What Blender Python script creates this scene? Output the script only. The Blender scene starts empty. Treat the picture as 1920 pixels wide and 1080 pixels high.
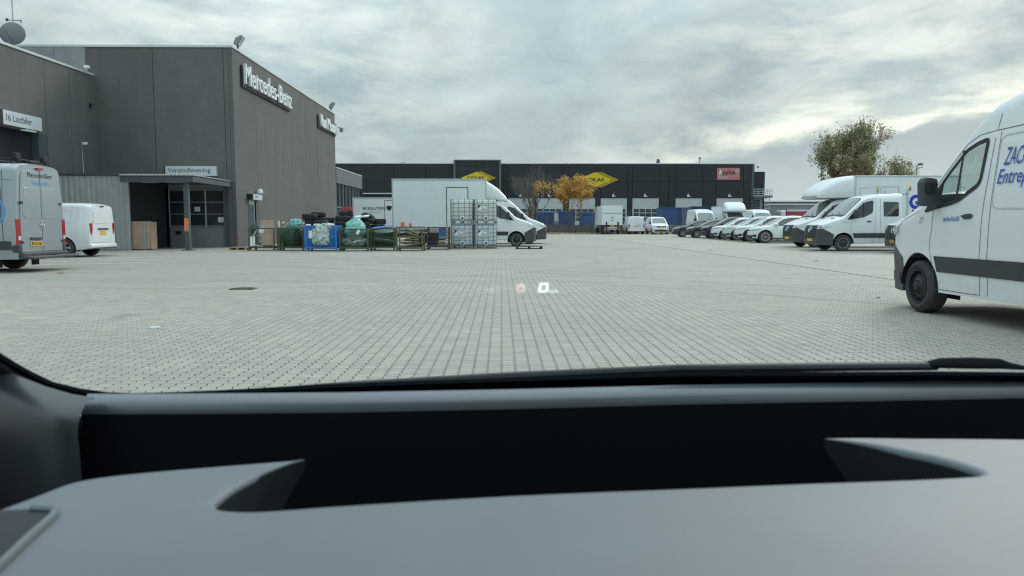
import bpy, bmesh, math, random
from mathutils import Vector, Matrix, Euler
R = math.radians
rnd = random.Random(7)
SC = bpy.context.scene
COL = SC.collection

# ------------------------------------------------------------------ camera
CAMH, F, PITCH, YAW = 1.165, 1400.0, 4.94, -0.82
cam_d = bpy.data.cameras.new('camera')
cam = bpy.data.objects.new('camera', cam_d); COL.objects.link(cam)
cam.location = (0, 0, CAMH)
cam.rotation_euler = (R(90 - PITCH), 0, R(YAW))
cam_d.sensor_width = 36; cam_d.lens = F / 1920 * 36
cam_d.clip_start = 0.02; cam_d.clip_end = 6000
cam_d.dof.use_dof = True; cam_d.dof.focus_distance = 5.5; cam_d.dof.aperture_fstop = 6.0
SC.camera = cam
CR = cam.rotation_euler.to_matrix()

# ------------------------------------------------------------------ sky and light
SUN_EL, SUN_AZ = 32, 38          # degrees; azimuth measured from +Y towards +X
W = bpy.data.worlds.new('World'); SC.world = W; W.use_nodes = True
nt = W.node_tree; nt.nodes.clear()
def N(t, **kw):
    n = nt.nodes.new(t)
    for k, v in kw.items():
        if k == 'ins':
            for i, x in v.items(): n.inputs[i].default_value = x
        else: setattr(n, k, v)
    return n
def L(a, b): nt.links.new(a, b)
def M(op, a, b=None, c=None):
    n = nt.nodes.new('ShaderNodeMath'); n.operation = op
    for i, x in enumerate((a, b, c)):
        if x is None: continue
        if isinstance(x, (int, float)): n.inputs[i].default_value = x
        else: nt.links.new(x, n.inputs[i])
    return n.outputs[0]
def ramp(fac, pts):
    r = nt.nodes.new('ShaderNodeValToRGB')
    while len(r.color_ramp.elements) < len(pts): r.color_ramp.elements.new(0.5)
    for e, (p, c) in zip(r.color_ramp.elements, pts):
        e.position = p; e.color = (c, c, c, 1) if isinstance(c, (int, float)) else (*c, 1)
    nt.links.new(fac, r.inputs[0]); return r.outputs[0]
def mixc(fac, a, b):
    m = nt.nodes.new('ShaderNodeMix'); m.data_type = 'RGBA'
    for s, x in ((0, fac), (6, a), (7, b)):
        if isinstance(x, (int, float)): m.inputs[s].default_value = x
        elif isinstance(x, tuple): m.inputs[s].default_value = (*x, 1)
        else: nt.links.new(x, m.inputs[s])
    return m.outputs[2]
def noise(vec, scale, detail=4, rough=.55, dist=0):
    n = nt.nodes.new('ShaderNodeTexNoise'); n.inputs['Scale'].default_value = scale
    n.inputs['Detail'].default_value = detail; n.inputs['Roughness'].default_value = rough
    n.inputs['Distortion'].default_value = dist
    if vec is not None: nt.links.new(vec, n.inputs['Vector'])
    return n.outputs[0]
def comb(x, y, z):
    c = nt.nodes.new('ShaderNodeCombineXYZ')
    for i, v in enumerate((x, y, z)):
        if isinstance(v, (int, float)): c.inputs[i].default_value = v
        else: nt.links.new(v, c.inputs[i])
    return c.outputs[0]
tc = N('ShaderNodeTexCoord'); sp = N('ShaderNodeSeparateXYZ'); L(tc.outputs['Generated'], sp.inputs[0])
dx, dy, dz = sp.outputs
zc = M('ADD', M('MAXIMUM', dz, 0.0), 0.13)
u = M('DIVIDE', dx, zc); v = M('DIVIDE', dy, zc)
uv = comb(u, v, 0)
n1 = noise(uv, 0.75, 7, .56, .4)
n2 = noise(comb(u, v, 7.3), 0.32, 3, .5)
n3 = noise(comb(M('MULTIPLY', u, .8), M('MULTIPLY', v, 1.5), 3.1), 2.2, 6, .6, .3)
lump = noise(comb(M('MULTIPLY', dx, 3.4), M('MULTIPLY', dy, 1.5), M('MULTIPLY', dz, 6.5)), 1.5, 8, .60, .35)
base = M('ADD', M('ADD', M('MULTIPLY', n1, .20), M('MULTIPLY', lump, .54)), M('ADD', M('MULTIPLY', n2, .22), M('MULTIPLY', n3, .04)))
fac = ramp(base, [(0.37, 0.0), (0.5, .42), (0.58, .68), (0.68, 1.0)])
# break in the clouds low on the right, where the veiled sun stands
bd = Vector((0.47, 0.87, 0.16)).normalized()
dotn = N('ShaderNodeVectorMath', operation='DOT_PRODUCT'); L(tc.outputs['Generated'], dotn.inputs[0]); dotn.inputs[1].default_value = bd
glow = M('MULTIPLY', ramp(dotn.outputs['Value'], [(0.90, 0.0), (0.97, .22), (0.999, .5)]), ramp(dz, [(.22, 1.0), (.34, .25)]))
bd2 = Vector((-0.30, 0.93, 0.20)).normalized()
dotm = N('ShaderNodeVectorMath', operation='DOT_PRODUCT'); L(tc.outputs['Generated'], dotm.inputs[0]); dotm.inputs[1].default_value = bd2
glow2 = ramp(dotm.outputs['Value'], [(0.93, 0.0), (0.985, .5), (1.0, .8)])
streak = noise(comb(M('MULTIPLY', dx, 3.0), M('MULTIPLY', dy, 2.0), M('MULTIPLY', dz, 9.0)), 2.1, 7, .60, .25)
sfac = ramp(streak, [(0.42, 0.0), (0.62, 1.0)])
bright = M('MINIMUM', M('ADD', M('MULTIPLY', glow, M('ADD', .02, M('MULTIPLY', sfac, .9))), M('MULTIPLY', M('MULTIPLY', glow2, sfac), .55)), 1.0)
dark, mid, lite = (.205, .262, .290), (.305, .380, .408), (.470, .540, .553)
c0 = mixc(M('MINIMUM', M('MULTIPLY', fac, 2.0), 1.0), dark, mid)
c1 = mixc(M('MAXIMUM', M('SUBTRACT', M('MULTIPLY', fac, 2.0), 1.0), 0.0), c0, lite)
c2 = mixc(bright, c1, (.74, .76, .67))
# low darker bank with a broken upper edge
edge = M('ADD', M('MULTIPLY', M('SUBTRACT', noise(comb(M('MULTIPLY', dx, 5.0), M('MULTIPLY', dy, 1.0), M('MULTIPLY', dz, 11.0)), 1.7, 7, .6, .3), .5), .085), M('SUBTRACT', M('ADD', .055, M('MULTIPLY', M('MAXIMUM', dx, 0.0), .150)), dz))
above = M('MULTIPLY', edge, -1.0)
lining = M('MULTIPLY', M('MULTIPLY', ramp(above, [(0.0, 1.0), (0.014, .80), (0.040, 0.0)]), ramp(dx, [(-.1, .10), (0.15, .55), (0.40, 1.0)])), ramp(streak, [(0.40, .25), (0.60, 1.0)]))
c2 = mixc(lining, c2, (.80, .82, .70))
bank = M('MULTIPLY', ramp(edge, [(0.0, 0.0), (0.010, 1.0)]), ramp(dx, [(-.02, 0.0), (0.22, .9)]))
bankc = mixc(ramp(dz, [(0.0, 0.0), (.10, 1.0)]), (.385, .462, .492), (.245, .312, .347))
c3 = mixc(bank, c2, bankc)
hz = ramp(dz, [(0.0, .7), (.07, 0.0)])
c4 = mixc(hz, c3, (.41, .49, .52))
# overcast dome grows lighter towards the zenith
dzp = M('MAXIMUM', dz, 0.0)
lum = M('ADD', 0.92, M('ADD', M('MULTIPLY', dzp, .30), M('MULTIPLY', M('MULTIPLY', dzp, dzp), 2.3)))
vm = N('ShaderNodeVectorMath', operation='SCALE'); L(c4, vm.inputs[0]); L(M('MULTIPLY', lum, 10.0), vm.inputs['Scale'])
sky = N('ShaderNodeTexSky', sky_type='NISHITA'); sky.sun_disc = False
sky.sun_elevation = R(SUN_EL); sky.sun_rotation = R(SUN_AZ); sky.air_density = 1.5; sky.dust_density = 2.5
va = N('ShaderNodeMix', data_type='RGBA'); va.inputs[0].default_value = .975
L(sky.outputs[0], va.inputs[6]); L(vm.outputs[0], va.inputs[7])
bg = N('ShaderNodeBackground'); bg.inputs['Strength'].default_value = 0.1
L(va.outputs[2], bg.inputs[0])
wo = N('ShaderNodeOutputWorld'); L(bg.outputs[0], wo.inputs[0])
sd = bpy.data.lights.new('sun', 'SUN'); sd.energy = 0.9; sd.angle = R(14); sd.color = (1.0, .96, .88)
so = bpy.data.objects.new('sun', sd); COL.objects.link(so)
sdir = Vector((math.sin(R(SUN_AZ)) * math.cos(R(SUN_EL)), math.cos(R(SUN_AZ)) * math.cos(R(SUN_EL)), math.sin(R(SUN_EL))))
so.rotation_euler = sdir.to_track_quat('Z', 'Y').to_euler(); so.location = (30, 40, 40)
SC.view_settings.view_transform = 'Standard'; SC.view_settings.look = 'None'
SC.cycles.filter_width = 1.1
SC.view_settings.exposure = 0.62; SC.view_settings.gamma = 1; SC.view_settings.use_curve_mapping = False

# ------------------------------------------------------------------ helpers
def ray(px, py):
    return CR @ Vector(((px - 960) / F, -(py - 540) / F, -1))
def atY(px, py, Y):
    d = ray(px, py); t = Y / d.y
    return Vector((d.x * t, Y, CAMH + d.z * t))
def atZ(px, py, z=0.0):
    d = ray(px, py); t = (z - CAMH) / d.z
    return Vector((d.x * t, d.y * t, z))
def XY(px, Y): return atY(px, 540, Y).x

MATS = {}
def mat(name, col, rough=.6, metal=0.0, var=.08, nscale=6.0, bump=0.0, bscale=40.0, spec=.5, coat=0.0, dirt=0.0, emis=0.0, streak=0.0):
    if name in MATS: return MATS[name]
    global nt
    m = bpy.data.materials.new(name); m.use_nodes = True; nt = m.node_tree
    b = nt.nodes['Principled BSDF']
    b.inputs['Roughness'].default_value = rough; b.inputs['Metallic'].default_value = metal
    b.inputs['Specular IOR Level'].default_value = spec; b.inputs['Coat Weight'].default_value = coat
    b.inputs['Coat Roughness'].default_value = .06
    t = nt.nodes.new('ShaderNodeTexCoord'); geo = nt.nodes.new('ShaderNodeNewGeometry')
    c = tuple(col)
    out = None
    if var > 0:
        f = ramp(noise(t.outputs['Object'], nscale, 5, .6), [(0.3, 0.0), (0.7, 1.0)])
        out = mixc(f, tuple(x * (1 - var) for x in c), tuple(min(1, x * (1 + var)) for x in c))
    if streak > 0:
        mp = nt.nodes.new('ShaderNodeMapping'); mp.inputs['Scale'].default_value = (1.3, 1.3, .12)
        nt.links.new(geo.outputs['Position'], mp.inputs[0])
        f = ramp(noise(mp.outputs[0], 1.4, 6, .65), [(0.42, 0.0), (0.72, streak)])
        out = mixc(f, out if out else c, tuple(x * .62 for x in c))
    if dirt > 0:      # road dirt on the lowest body panels, broken up by noise
        s = nt.nodes.new('ShaderNodeSeparateXYZ'); nt.links.new(geo.outputs['Position'], s.inputs[0])
        f = M('MULTIPLY', ramp(s.outputs[2], [(0.15, dirt), (0.8, 0.02)]), ramp(noise(t.outputs['Object'], 3.5, 6, .65), [(0.35, .25), (0.65, 1.0)]))
        out = mixc(f, out if out else c, (.22, .21, .18))
    if out: nt.links.new(out, b.inputs['Base Color'])
    else: b.inputs['Base Color'].default_value = (*c, 1)
    if bump > 0:
        bn = nt.nodes.new('ShaderNodeBump'); bn.inputs['Strength'].default_value = bump; bn.inputs['Distance'].default_value = .01
        nt.links.new(noise(t.outputs['Object'], bscale, 4, .6), bn.inputs['Height']); nt.links.new(bn.outputs[0], b.inputs['Normal'])
    if emis > 0:
        b.inputs['Emission Color'].default_value = (*c, 1); b.inputs['Emission Strength'].default_value = emis
    MATS[name] = m
    return m
def glass_mat(name, tint, refl=1.0, rough=0.0):
    """thin pane: lets the view through with a tint and mirrors by fresnel"""
    global nt
    m = bpy.data.materials.new(name); m.use_nodes = True; nt = m.node_tree
    nt.nodes.remove(nt.nodes['Principled BSDF'])
    tr = nt.nodes.new('ShaderNodeBsdfTransparent'); tr.inputs[0].default_value = (*tint, 1)
    gl = nt.nodes.new('ShaderNodeBsdfGlossy'); gl.inputs['Roughness'].default_value = rough
    ge = nt.nodes.new('ShaderNodeNewGeometry'); dp = nt.nodes.new('ShaderNodeVectorMath'); dp.operation = 'DOT_PRODUCT'
    nt.links.new(ge.outputs['Incoming'], dp.inputs[0]); nt.links.new(ge.outputs['Normal'], dp.inputs[1])
    cs = M('ABSOLUTE', dp.outputs['Value']); fr = M('ADD', .05, M('MULTIPLY', .95, M('POWER', M('SUBTRACT', 1.0, cs), 5.0)))
    mx = nt.nodes.new('ShaderNodeMixShader')
    nt.links.new(M('MULTIPLY', fr, refl), mx.inputs[0])
    nt.links.new(tr.outputs[0], mx.inputs[1]); nt.links.new(gl.outputs[0], mx.inputs[2])
    nt.links.new(mx.outputs[0], nt.nodes['Material Output'].inputs[0])
    MATS[name] = m
    return m

def link(name, me, m=None, parent=None, label=None, kind=None):
    o = bpy.data.objects.new(name, me)
    if m is not None and me is not None and not me.materials: me.materials.append(m)
    if parent is not None: o.parent = parent
    if label: o['label'] = label
    if kind: o['kind'] = kind
    COL.objects.link(o)
    return o
def thing(name, label, cat, loc=(0, 0, 0), rz=0, group=None):
    o = bpy.data.objects.new(name, None); COL.objects.link(o)
    o.empty_display_size = .2
    o.location = loc; o.rotation_euler = (0, 0, R(rz)); o['label'] = label; o['category'] = cat
    if group: o['group'] = group
    return o
def tag(o, label, cat, group=None):
    o['label'] = label; o['category'] = cat
    if group: o['group'] = group
    return o
def copy_tree(o, parent=None):
    c = o.copy(); COL.objects.link(c); c.parent = parent
    for ch in list(o.children): copy_tree(ch, c)
    return c

class MB:
    def __init__(s): s.v = []; s.f = []
    def add(s, vs, fs):
        n = len(s.v); s.v += [tuple(q) for q in vs]; s.f += [tuple(i + n for i in f) for f in fs]; return s
    def box(s, x0, x1, y0, y1, z0, z1):
        vs = [(x0, y0, z0), (x1, y0, z0), (x1, y1, z0), (x0, y1, z0), (x0, y0, z1), (x1, y0, z1), (x1, y1, z1), (x0, y1, z1)]
        return s.add(vs, [(0, 3, 2, 1), (4, 5, 6, 7), (0, 1, 5, 4), (1, 2, 6, 5), (2, 3, 7, 6), (3, 0, 4, 7)])
    def cyl(s, p0, p1, r0, r1=None, n=10, cap=True):
        r1 = r0 if r1 is None else r1
        p0 = Vector(p0); p1 = Vector(p1); d = (p1 - p0)
        if d.length < 1e-6: return s
        q = d.normalized(); a = q.orthogonal().normalized(); b = q.cross(a)
        vs = []
        for p, r in ((p0, r0), (p1, r1)):
            for i in range(n):
                t = 2 * math.pi * i / n
                vs.append(p + a * (r * math.cos(t)) + b * (r * math.sin(t)))
        fs = [(i, (i + 1) % n, n + (i + 1) % n, n + i) for i in range(n)]
        if cap: fs += [tuple(reversed(range(n))), tuple(range(n, 2 * n))]
        return s.add(vs, fs)
    def tube(s, pts, r, n=6):
        for a, b in zip(pts[:-1], pts[1:]): s.cyl(a, b, r, n=n)
        return s
    def prism(s, poly, a0, a1, axis='y'):
        n = len(poly)
        def p(q, a):
            return {'y': (q[0], a, q[1]), 'x': (a, q[0], q[1]), 'z': (q[0], q[1], a)}[axis]
        vs = [p(q, a0) for q in poly] + [p(q, a1) for q in poly]
        fs = [(i, (i + 1) % n, n + (i + 1) % n, n + i) for i in range(n)] + [tuple(reversed(range(n))), tuple(range(n, 2 * n))]
        return s.add(vs, fs)
    def lathe(s, prof, axis='y', n=28, c=(0, 0, 0)):
        # prof: (radius, along)
        vs = []; k = len(prof)
        for i in range(n):
            t = 2 * math.pi * i / n; ct, st = math.cos(t), math.sin(t)
            for r, a in prof:
                if axis == 'y': vs.append((c[0] + r * ct, c[1] + a, c[2] + r * st))
                elif axis == 'z': vs.append((c[0] + r * ct, c[1] + r * st, c[2] + a))
                else: vs.append((c[0] + a, c[1] + r * ct, c[2] + r * st))
        fs = []
        for i in range(n):
            j = (i + 1) % n
            for q in range(k - 1): fs.append((i * k + q, j * k + q, j * k + q + 1, i * k + q + 1))
        return s.add(vs, fs)
    def grid(s, rows):
        n = len(rows[0]); vs = [p for r in rows for p in r]; fs = []
        for i in range(len(rows) - 1):
            for j in range(n - 1): fs.append((i * n + j, i * n + j + 1, (i + 1) * n + j + 1, (i + 1) * n + j))
        return s.add(vs, fs)
    def mesh(s, name='mesh', smooth=None, bevel=0, recalc=True):
        me = bpy.data.meshes.new(name); me.from_pydata(s.v, [], s.f); me.update()
        if bevel or recalc:
            bm = bmesh.new(); bm.from_mesh(me)
            if recalc: bmesh.ops.recalc_face_normals(bm, faces=bm.faces)
            if bevel:
                es = [e for e in bm.edges if len(e.link_faces) == 2 and e.calc_face_angle(0) > .5]
                bmesh.ops.bevel(bm, geom=es, offset=bevel, segments=2, profile=.5, affect='EDGES')
            bm.to_mesh(me); bm.free()
        if smooth is not None:
            me.shade_smooth(); me.set_sharp_from_angle(angle=R(smooth))
        return me
    def build(s, name, m, parent=None, label=None, kind=None, smooth=None, bevel=0, recalc=True):
        return link(name, s.mesh(name, smooth, bevel, recalc), m, parent, label, kind)

def round_poly(poly, r, n=4):
    out = []; k = len(poly)
    for i in range(k):
        p = Vector(poly[i]); a = Vector(poly[i - 1]); b = Vector(poly[(i + 1) % k])
        rr = r[i] if isinstance(r, (list, tuple)) else r
        da, db = a - p, b - p
        q = min(rr, da.length * .45, db.length * .45)
        if q < 1e-4: out.append(tuple(p)); continue
        s, e = p + da.normalized() * q, p + db.normalized() * q
        for j in range(n + 1):
            t = j / n
            out.append(tuple(s * (1 - t) ** 2 + p * 2 * t * (1 - t) + e * t * t))
    return out
_tm = {}
def text_mesh(body, bold=0.0):
    k = (body, bold)
    if k in _tm: return _tm[k]
    c = bpy.data.curves.new('t', 'FONT'); c.body = body; c.size = 1; c.offset = bold; c.resolution_u = 3
    o = bpy.data.objects.new('t', c); COL.objects.link(o)
    dg = bpy.context.evaluated_depsgraph_get(); dg.update()
    me = bpy.data.meshes.new_from_object(o.evaluated_get(dg))
    vs = [v.co.copy() for v in me.vertices]; fs = [tuple(p.vertices) for p in me.polygons]
    bpy.data.objects.remove(o); bpy.data.curves.remove(c); bpy.data.meshes.remove(me)
    x0 = min(v.x for v in vs); x1 = max(v.x for v in vs)
    _tm[k] = (vs, fs, x0, x1)
    return _tm[k]
CAP = max(v.y for v in text_mesh('H')[0])
def text(name, body, m, parent, width, cap, fn, bold=0.0, depth=0.0, label=None):
    """fn(u, v, w): u across 0..width, v up from the baseline, w = 0 front / 1 back"""
    vs, fs, x0, x1 = text_mesh(body, bold)
    sx = width / (x1 - x0); sy = cap / CAP
    P = [fn((v.x - x0) * sx, v.y * sy, 0.0) for v in vs]; Fc = list(fs)
    if depth:
        n = len(P); P += [fn((v.x - x0) * sx, v.y * sy, depth) for v in vs]
        cnt = {}
        for f in fs:
            for a, b in zip(f, f[1:] + f[:1]): cnt[(a, b)] = 1
        for (a, b) in list(cnt):
            if (b, a) not in cnt: Fc.append((b, a, a + n, b + n))
    mb = MB(); mb.add(P, Fc)
    return mb.build(name, m, parent, label, recalc=False)

# ------------------------------------------------------------------ shared materials
m_white = mat('white_paint', (.78, .81, .83), .28, var=.02, coat=.6, dirt=.22)
m_whitebox = mat('white_box_panel', (.74, .78, .80), .42, var=.03, dirt=.15, streak=.12)
m_silver = mat('silver_paint', (.36, .40, .43), .30, metal=.3, var=.03, coat=.7, dirt=.3)
m_mint = mat('pale_mint_paint', (.58, .68, .66), .26, var=.02, coat=.8, dirt=.15)
m_dgrey = mat('dark_grey_paint', (.055, .06, .065), .24, metal=.3, var=.03, coat=.9)
m_dblack = mat('black_paint', (.018, .02, .024), .22, var=.03, coat=.9)
m_plast = mat('dark_plastic_trim', (.04, .046, .052), .55, var=.12, bump=.15, bscale=300, dirt=.25)
m_black = mat('black_rubber', (.016, .017, .019), .7, var=.15, nscale=20)
m_tyre = mat('tyre_rubber', (.024, .025, .027), .78, var=.25, nscale=12, bump=.25, bscale=60, dirt=.25)
m_glass = mat('dark_glass', (.02, .026, .03), .06, var=0, spec=.8, coat=1.0)
m_wglass = mat('windscreen_glass', (.10, .125, .13), .05, var=0, spec=.9, coat=1.0)
m_rimst = mat('steel_wheel_grey', (.42, .44, .46), .45, metal=.6, var=.1)
m_rimdk = mat('dark_wheel_steel', (.035, .038, .04), .5, metal=.4, var=.1)
m_rimal = mat('alloy_silver', (.62, .64, .66), .3, metal=.8, var=.05)
m_chrome = mat('chrome', (.75, .77, .78), .12, metal=1.0, var=0)
m_seam = mat('panel_gap', (.03, .035, .04), .8, var=0)
m_gap = mat('fine_shut_line', (.12, .135, .145), .8, var=0)
m_lamp = mat('headlamp_lens', (.62, .68, .72), .1, var=.1, nscale=18, coat=1.0)
m_red = mat('red_lamp_lens', (.42, .012, .02), .15, var=.25, nscale=14, coat=1.0)
m_amber = mat('amber_lens', (.8, .28, .03), .3, var=.1)
m_beacon = mat('beacon_amber', (.85, .48, .10), .3, var=.1)
m_plate = mat('yellow_plate', (.80, .45, .03), .45, var=.03)
m_ink = mat('black_ink', (.015, .015, .018), .6, var=0)
m_blueink = mat('blue_ink', (.035, .09, .38), .5, var=0)
m_ltblue = mat('light_blue_ink', (.10, .33, .72), .5, var=0)
m_whiteink = mat('white_ink', (.82, .84, .84), .5, var=0)
m_bluedk = mat('logo_dark_blue', (.02, .03, .42), .4, var=.02)
m_greytxt = mat('grey_ink', (.25, .27, .29), .5, var=0)
# ------------------------------------------------------------------ vehicle builder
# local axes: x grows from the nose (0) to the tail, -y is the vehicle's left side
def interp(tab, x):
    if x <= tab[0][0]: return tab[0][1]
    for (a, p), (b, q) in zip(tab[:-1], tab[1:]):
        if x <= b:
            return p + (q - p) * (x - a) / (b - a) if b > a else q
    return tab[-1][1]
class Body:
    def __init__(s, L, W, top, botz, wid, sec, belt, rad, axles, wr, arch, crown=.03, step=.06, levels=22, fill=None):
        s.L, s.W, s.topt, s.botz, s.widt, s.sect, s.belt, s.radt = L, W, top, botz, wid, sec, belt, rad
        s.axles, s.wr, s.arch, s.crown, s.step, s.levels = axles, wr, arch, crown, step, levels
    def top(s, x):   # lightly smoothed profile
        e = .05
        return (interp(s.topt, x - e) + 2 * interp(s.topt, x) + interp(s.topt, x + e)) / 4
    def bot(s, x):
        b = interp(s.botz, x)
        for a in s.axles:
            d = abs(x - a)
            if d < s.arch: b = max(b, s.wr + math.sqrt(max(0, s.arch ** 2 - d ** 2)))
        return b
    def rad(s, x): return min(interp(s.radt, x), max(.02, (s.top(x) - s.bot(x)) * .45))
    def sec(s, z, x): return interp(s.sect, z)
    def side(s, x, z):
        Wx = s.W * interp(s.widt, x); t = s.top(x); r = s.rad(x)
        if z <= t - r: return Wx * s.sec(z, x)
        yb = Wx * s.sec(t - r, x); k = min(1, (z - (t - r)) / r)
        return yb - r * (1 - math.sqrt(max(0, 1 - k * k)))
    def ztop(s, x, y):
        Wx = s.W * interp(s.widt, x); t = s.top(x); r = s.rad(x); yb = Wx * s.sec(t - r, x); yt = yb - r
        y = abs(y)
        if y <= yt: return t + s.crown * (1 - (y / max(yt, .01)) ** 2)
        k = min(1, (y - yt) / r)
        return t - r + r * math.sqrt(max(0, 1 - k * k))
    def front(s, y, z):
        x = 0.0
        while x < 2.5:
            if s.top(x) >= z - .001 and s.side(x, min(z, s.top(x))) >= abs(y): return x
            x += .008
        return x
    def ring(s, x):
        t = s.top(x); r = s.rad(x); b = s.bot(x); Wx = s.W * interp(s.widt, x)
        z0 = min(p[1] for p in s.botz); pts = []
        zt = t - r
        for i in range(s.levels + 1):
            z = z0 + (zt - z0) * i / s.levels
            z = max(z, min(b, zt))
            pts.append((Wx * s.sec(z, x), z))
        yb = pts[-1][0]
        for i in range(1, 6):
            a = i / 5 * math.pi / 2
            pts.append((yb - r + r * math.cos(a), zt + r * math.sin(a)))
        yt = yb - r
        for k in (.66, .33, 0): pts.append((yt * k, t + s.crown * (1 - k * k)))
        return [(0, b)] + pts
    def mesh(s, x0=0, x1=None, cut=(), tcut=(), smooth=32):
        x1 = s.L if x1 is None else x1
        xs = set([x0, x1])
        for a in [x0 + i * s.step for i in range(int((x1 - x0) / s.step) + 1)]: xs.add(round(a, 4))
        for tb in (s.topt, s.widt):
            for p in tb:
                if x0 < p[0] < x1: xs.add(round(p[0], 4))
        for a in s.axles:
            for i in range(-8, 9):
                q = a + s.arch * math.sin(i / 8 * math.pi / 2)
                if x0 < q < x1: xs.add(round(q, 4))
            for q in (a - s.arch - .004, a + s.arch + .004):
                if x0 < q < x1: xs.add(round(q, 4))
        xs = sorted(xs)
        mb = MB(); rows = []
        for x in xs:
            h = s.ring(x)
            row = [(x, y, z) for y, z in h] + [(x, -y, z) for y, z in reversed(h[:-1])]
            rows.append(row)
        mb.grid(rows)
        n = len(rows[0])
        mb.f.append(tuple(range(n - 1))); last = (len(rows) - 1) * n
        mb.f.append(tuple(last + i for i in reversed(range(n - 1))))
        me = bpy.data.meshes.new('body'); me.from_pydata(mb.v, [], mb.f); me.update()
        bm = bmesh.new(); bm.from_mesh(me)
        bmesh.ops.remove_doubles(bm, verts=bm.verts, dist=.0005)
        bmesh.ops.recalc_face_normals(bm, faces=bm.faces)
        def inside(p, poly):
            c = False; j = len(poly) - 1
            for i in range(len(poly)):
                a, b = poly[i], poly[j]
                if (a[1] > p[1]) != (b[1] > p[1]) and p[0] < (b[0] - a[0]) * (p[1] - a[1]) / (b[1] - a[1]) + a[0]: c = not c
                j = i
            return c
        kill = []
        for f in bm.faces:
            c = f.calc_center_median()
            if abs(c.y) > s.W * .55 and any(inside((c.x, c.z), p) for p in cut): kill.append(f)
            elif f.normal.z > .1 and any(inside((c.x, c.y), p) for p in tcut): kill.append(f)
        if kill: bmesh.ops.delete(bm, geom=kill, context='FACES')
        bm.to_mesh(me); bm.free()
        me.shade_smooth(); me.set_sharp_from_angle(angle=R(smooth)); s.me = me
        return me
def cutmesh(poly, gx, gz):
    bm = bmesh.new()
    vs = [bm.verts.new((p[0], p[1], 0)) for p in poly]; bm.faces.new(vs)
    bmesh.ops.triangulate(bm, faces=bm.faces[:], ngon_method='EAR_CLIP')
    xs = [p[0] for p in poly]; ys = [p[1] for p in poly]
    for lo, hi, g, ax in ((min(xs), max(xs), gx, 0), (min(ys), max(ys), gz, 1)):
        k = math.ceil(lo / g + .01)
        while k * g < hi - .002:
            co = [0, 0, 0]; co[ax] = k * g; no = [0, 0, 0]; no[ax] = 1
            bmesh.ops.bisect_plane(bm, geom=bm.verts[:] + bm.edges[:] + bm.faces[:], plane_co=co, plane_no=no, dist=1e-5)
            k += 1
    return bm
def patch(poly, fn, name, m, parent, gx=.12, gz=.08, label=None, flip=False):
    bm = cutmesh(poly, gx, gz)
    for v in bm.verts: v.co = Vector(fn(v.co.x, v.co.y))
    me = bpy.data.meshes.new(name)
    bmesh.ops.recalc_face_normals(bm, faces=bm.faces[:])
    if flip: bmesh.ops.reverse_faces(bm, faces=bm.faces[:])
    bm.to_mesh(me); bm.free(); me.shade_smooth()
    return link(name, me, m, parent, label)
def spatch(B, poly, name, m, parent, off=.006, sides=(-1, 1), **kw):
    out = []
    for sg in sides:
        out.append(patch(poly, lambda x, z: (x, sg * (B.side(x, z) + off), z), name, m, parent, **kw))
    return out
def fpatch(B, poly, name, m, parent, off=.008, **kw):
    return patch(poly, lambda y, z: (B.front(y, z) - off, y, z), name, m, parent, gx=.1, gz=.08, **kw)
def tpatch(B, poly, name, m, parent, off=.006, **kw):
    return patch(poly, lambda x, y: (x - off * .6, y, B.ztop(x, y) + off), name, m, parent, gx=.1, gz=.12, **kw)
def region(B, planes, name, m, parent, off=.006, x1=None, src=None, label=None):
    """piece of the body skin cut out by planes (a, b, c, d): keep a x + b y + c z < d, raised by off"""
    bm = bmesh.new(); bm.from_mesh(src or B.me)
    lo = min([p[3] / p[0] for p in planes if p[0] > 0 and p[1] == 0 and p[2] == 0] + [9])
    bmesh.ops.delete(bm, geom=[v for v in bm.verts if v.co.x > lo + .25], context='VERTS')
    for a, b, c, d in planes:
        no = Vector((a, b, c)); k = no.length_squared
        bmesh.ops.bisect_plane(bm, geom=bm.verts[:] + bm.edges[:] + bm.faces[:], plane_co=no * (d / k), plane_no=no, clear_outer=True, dist=1e-5)
    bm.normal_update()
    for v in bm.verts: v.co += v.normal * off
    me = bpy.data.meshes.new(name); bm.to_mesh(me); bm.free()
    if not me.polygons: return None
    me.shade_smooth(); me.set_sharp_from_angle(angle=R(40))
    while me.materials: me.materials.pop()
    return link(name, me, m, parent, label)
def strip(B, pts, w, name, m, parent, off=.008, sides=(-1,), wrap=None):
    """thin line laid on the body side along pts (x, z)"""
    for sg in sides:
        mb = MB()
        dense = []
        for a, b in zip(pts[:-1], pts[1:]):
            n = max(1, int(math.dist(a, b) / .08))
            dense += [(a[0] + (b[0] - a[0]) * i / n, a[1] + (b[1] - a[1]) * i / n) for i in range(n)]
        dense.append(pts[-1]); A = []; Bq = []
        for i, p in enumerate(dense):
            q = dense[min(i + 1, len(dense) - 1)]; o = dense[max(i - 1, 0)]
            d = Vector((q[0] - o[0], q[1] - o[1])).normalized(); nn = Vector((-d.y, d.x)) * w / 2
            for lst, k in ((A, 1), (Bq, -1)):
                x, z = p[0] + nn.x * k, p[1] + nn.y * k
                lst.append((x, sg * (B.side(x, z) + off), z))
        mb.grid([A, Bq]); mb.build(name, m, parent)
def outline(B, poly, w, name, m, parent, off=.008, sides=(-1,)): strip(B, list(poly) + [poly[0]], w, name, m, parent, off, sides)

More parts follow.
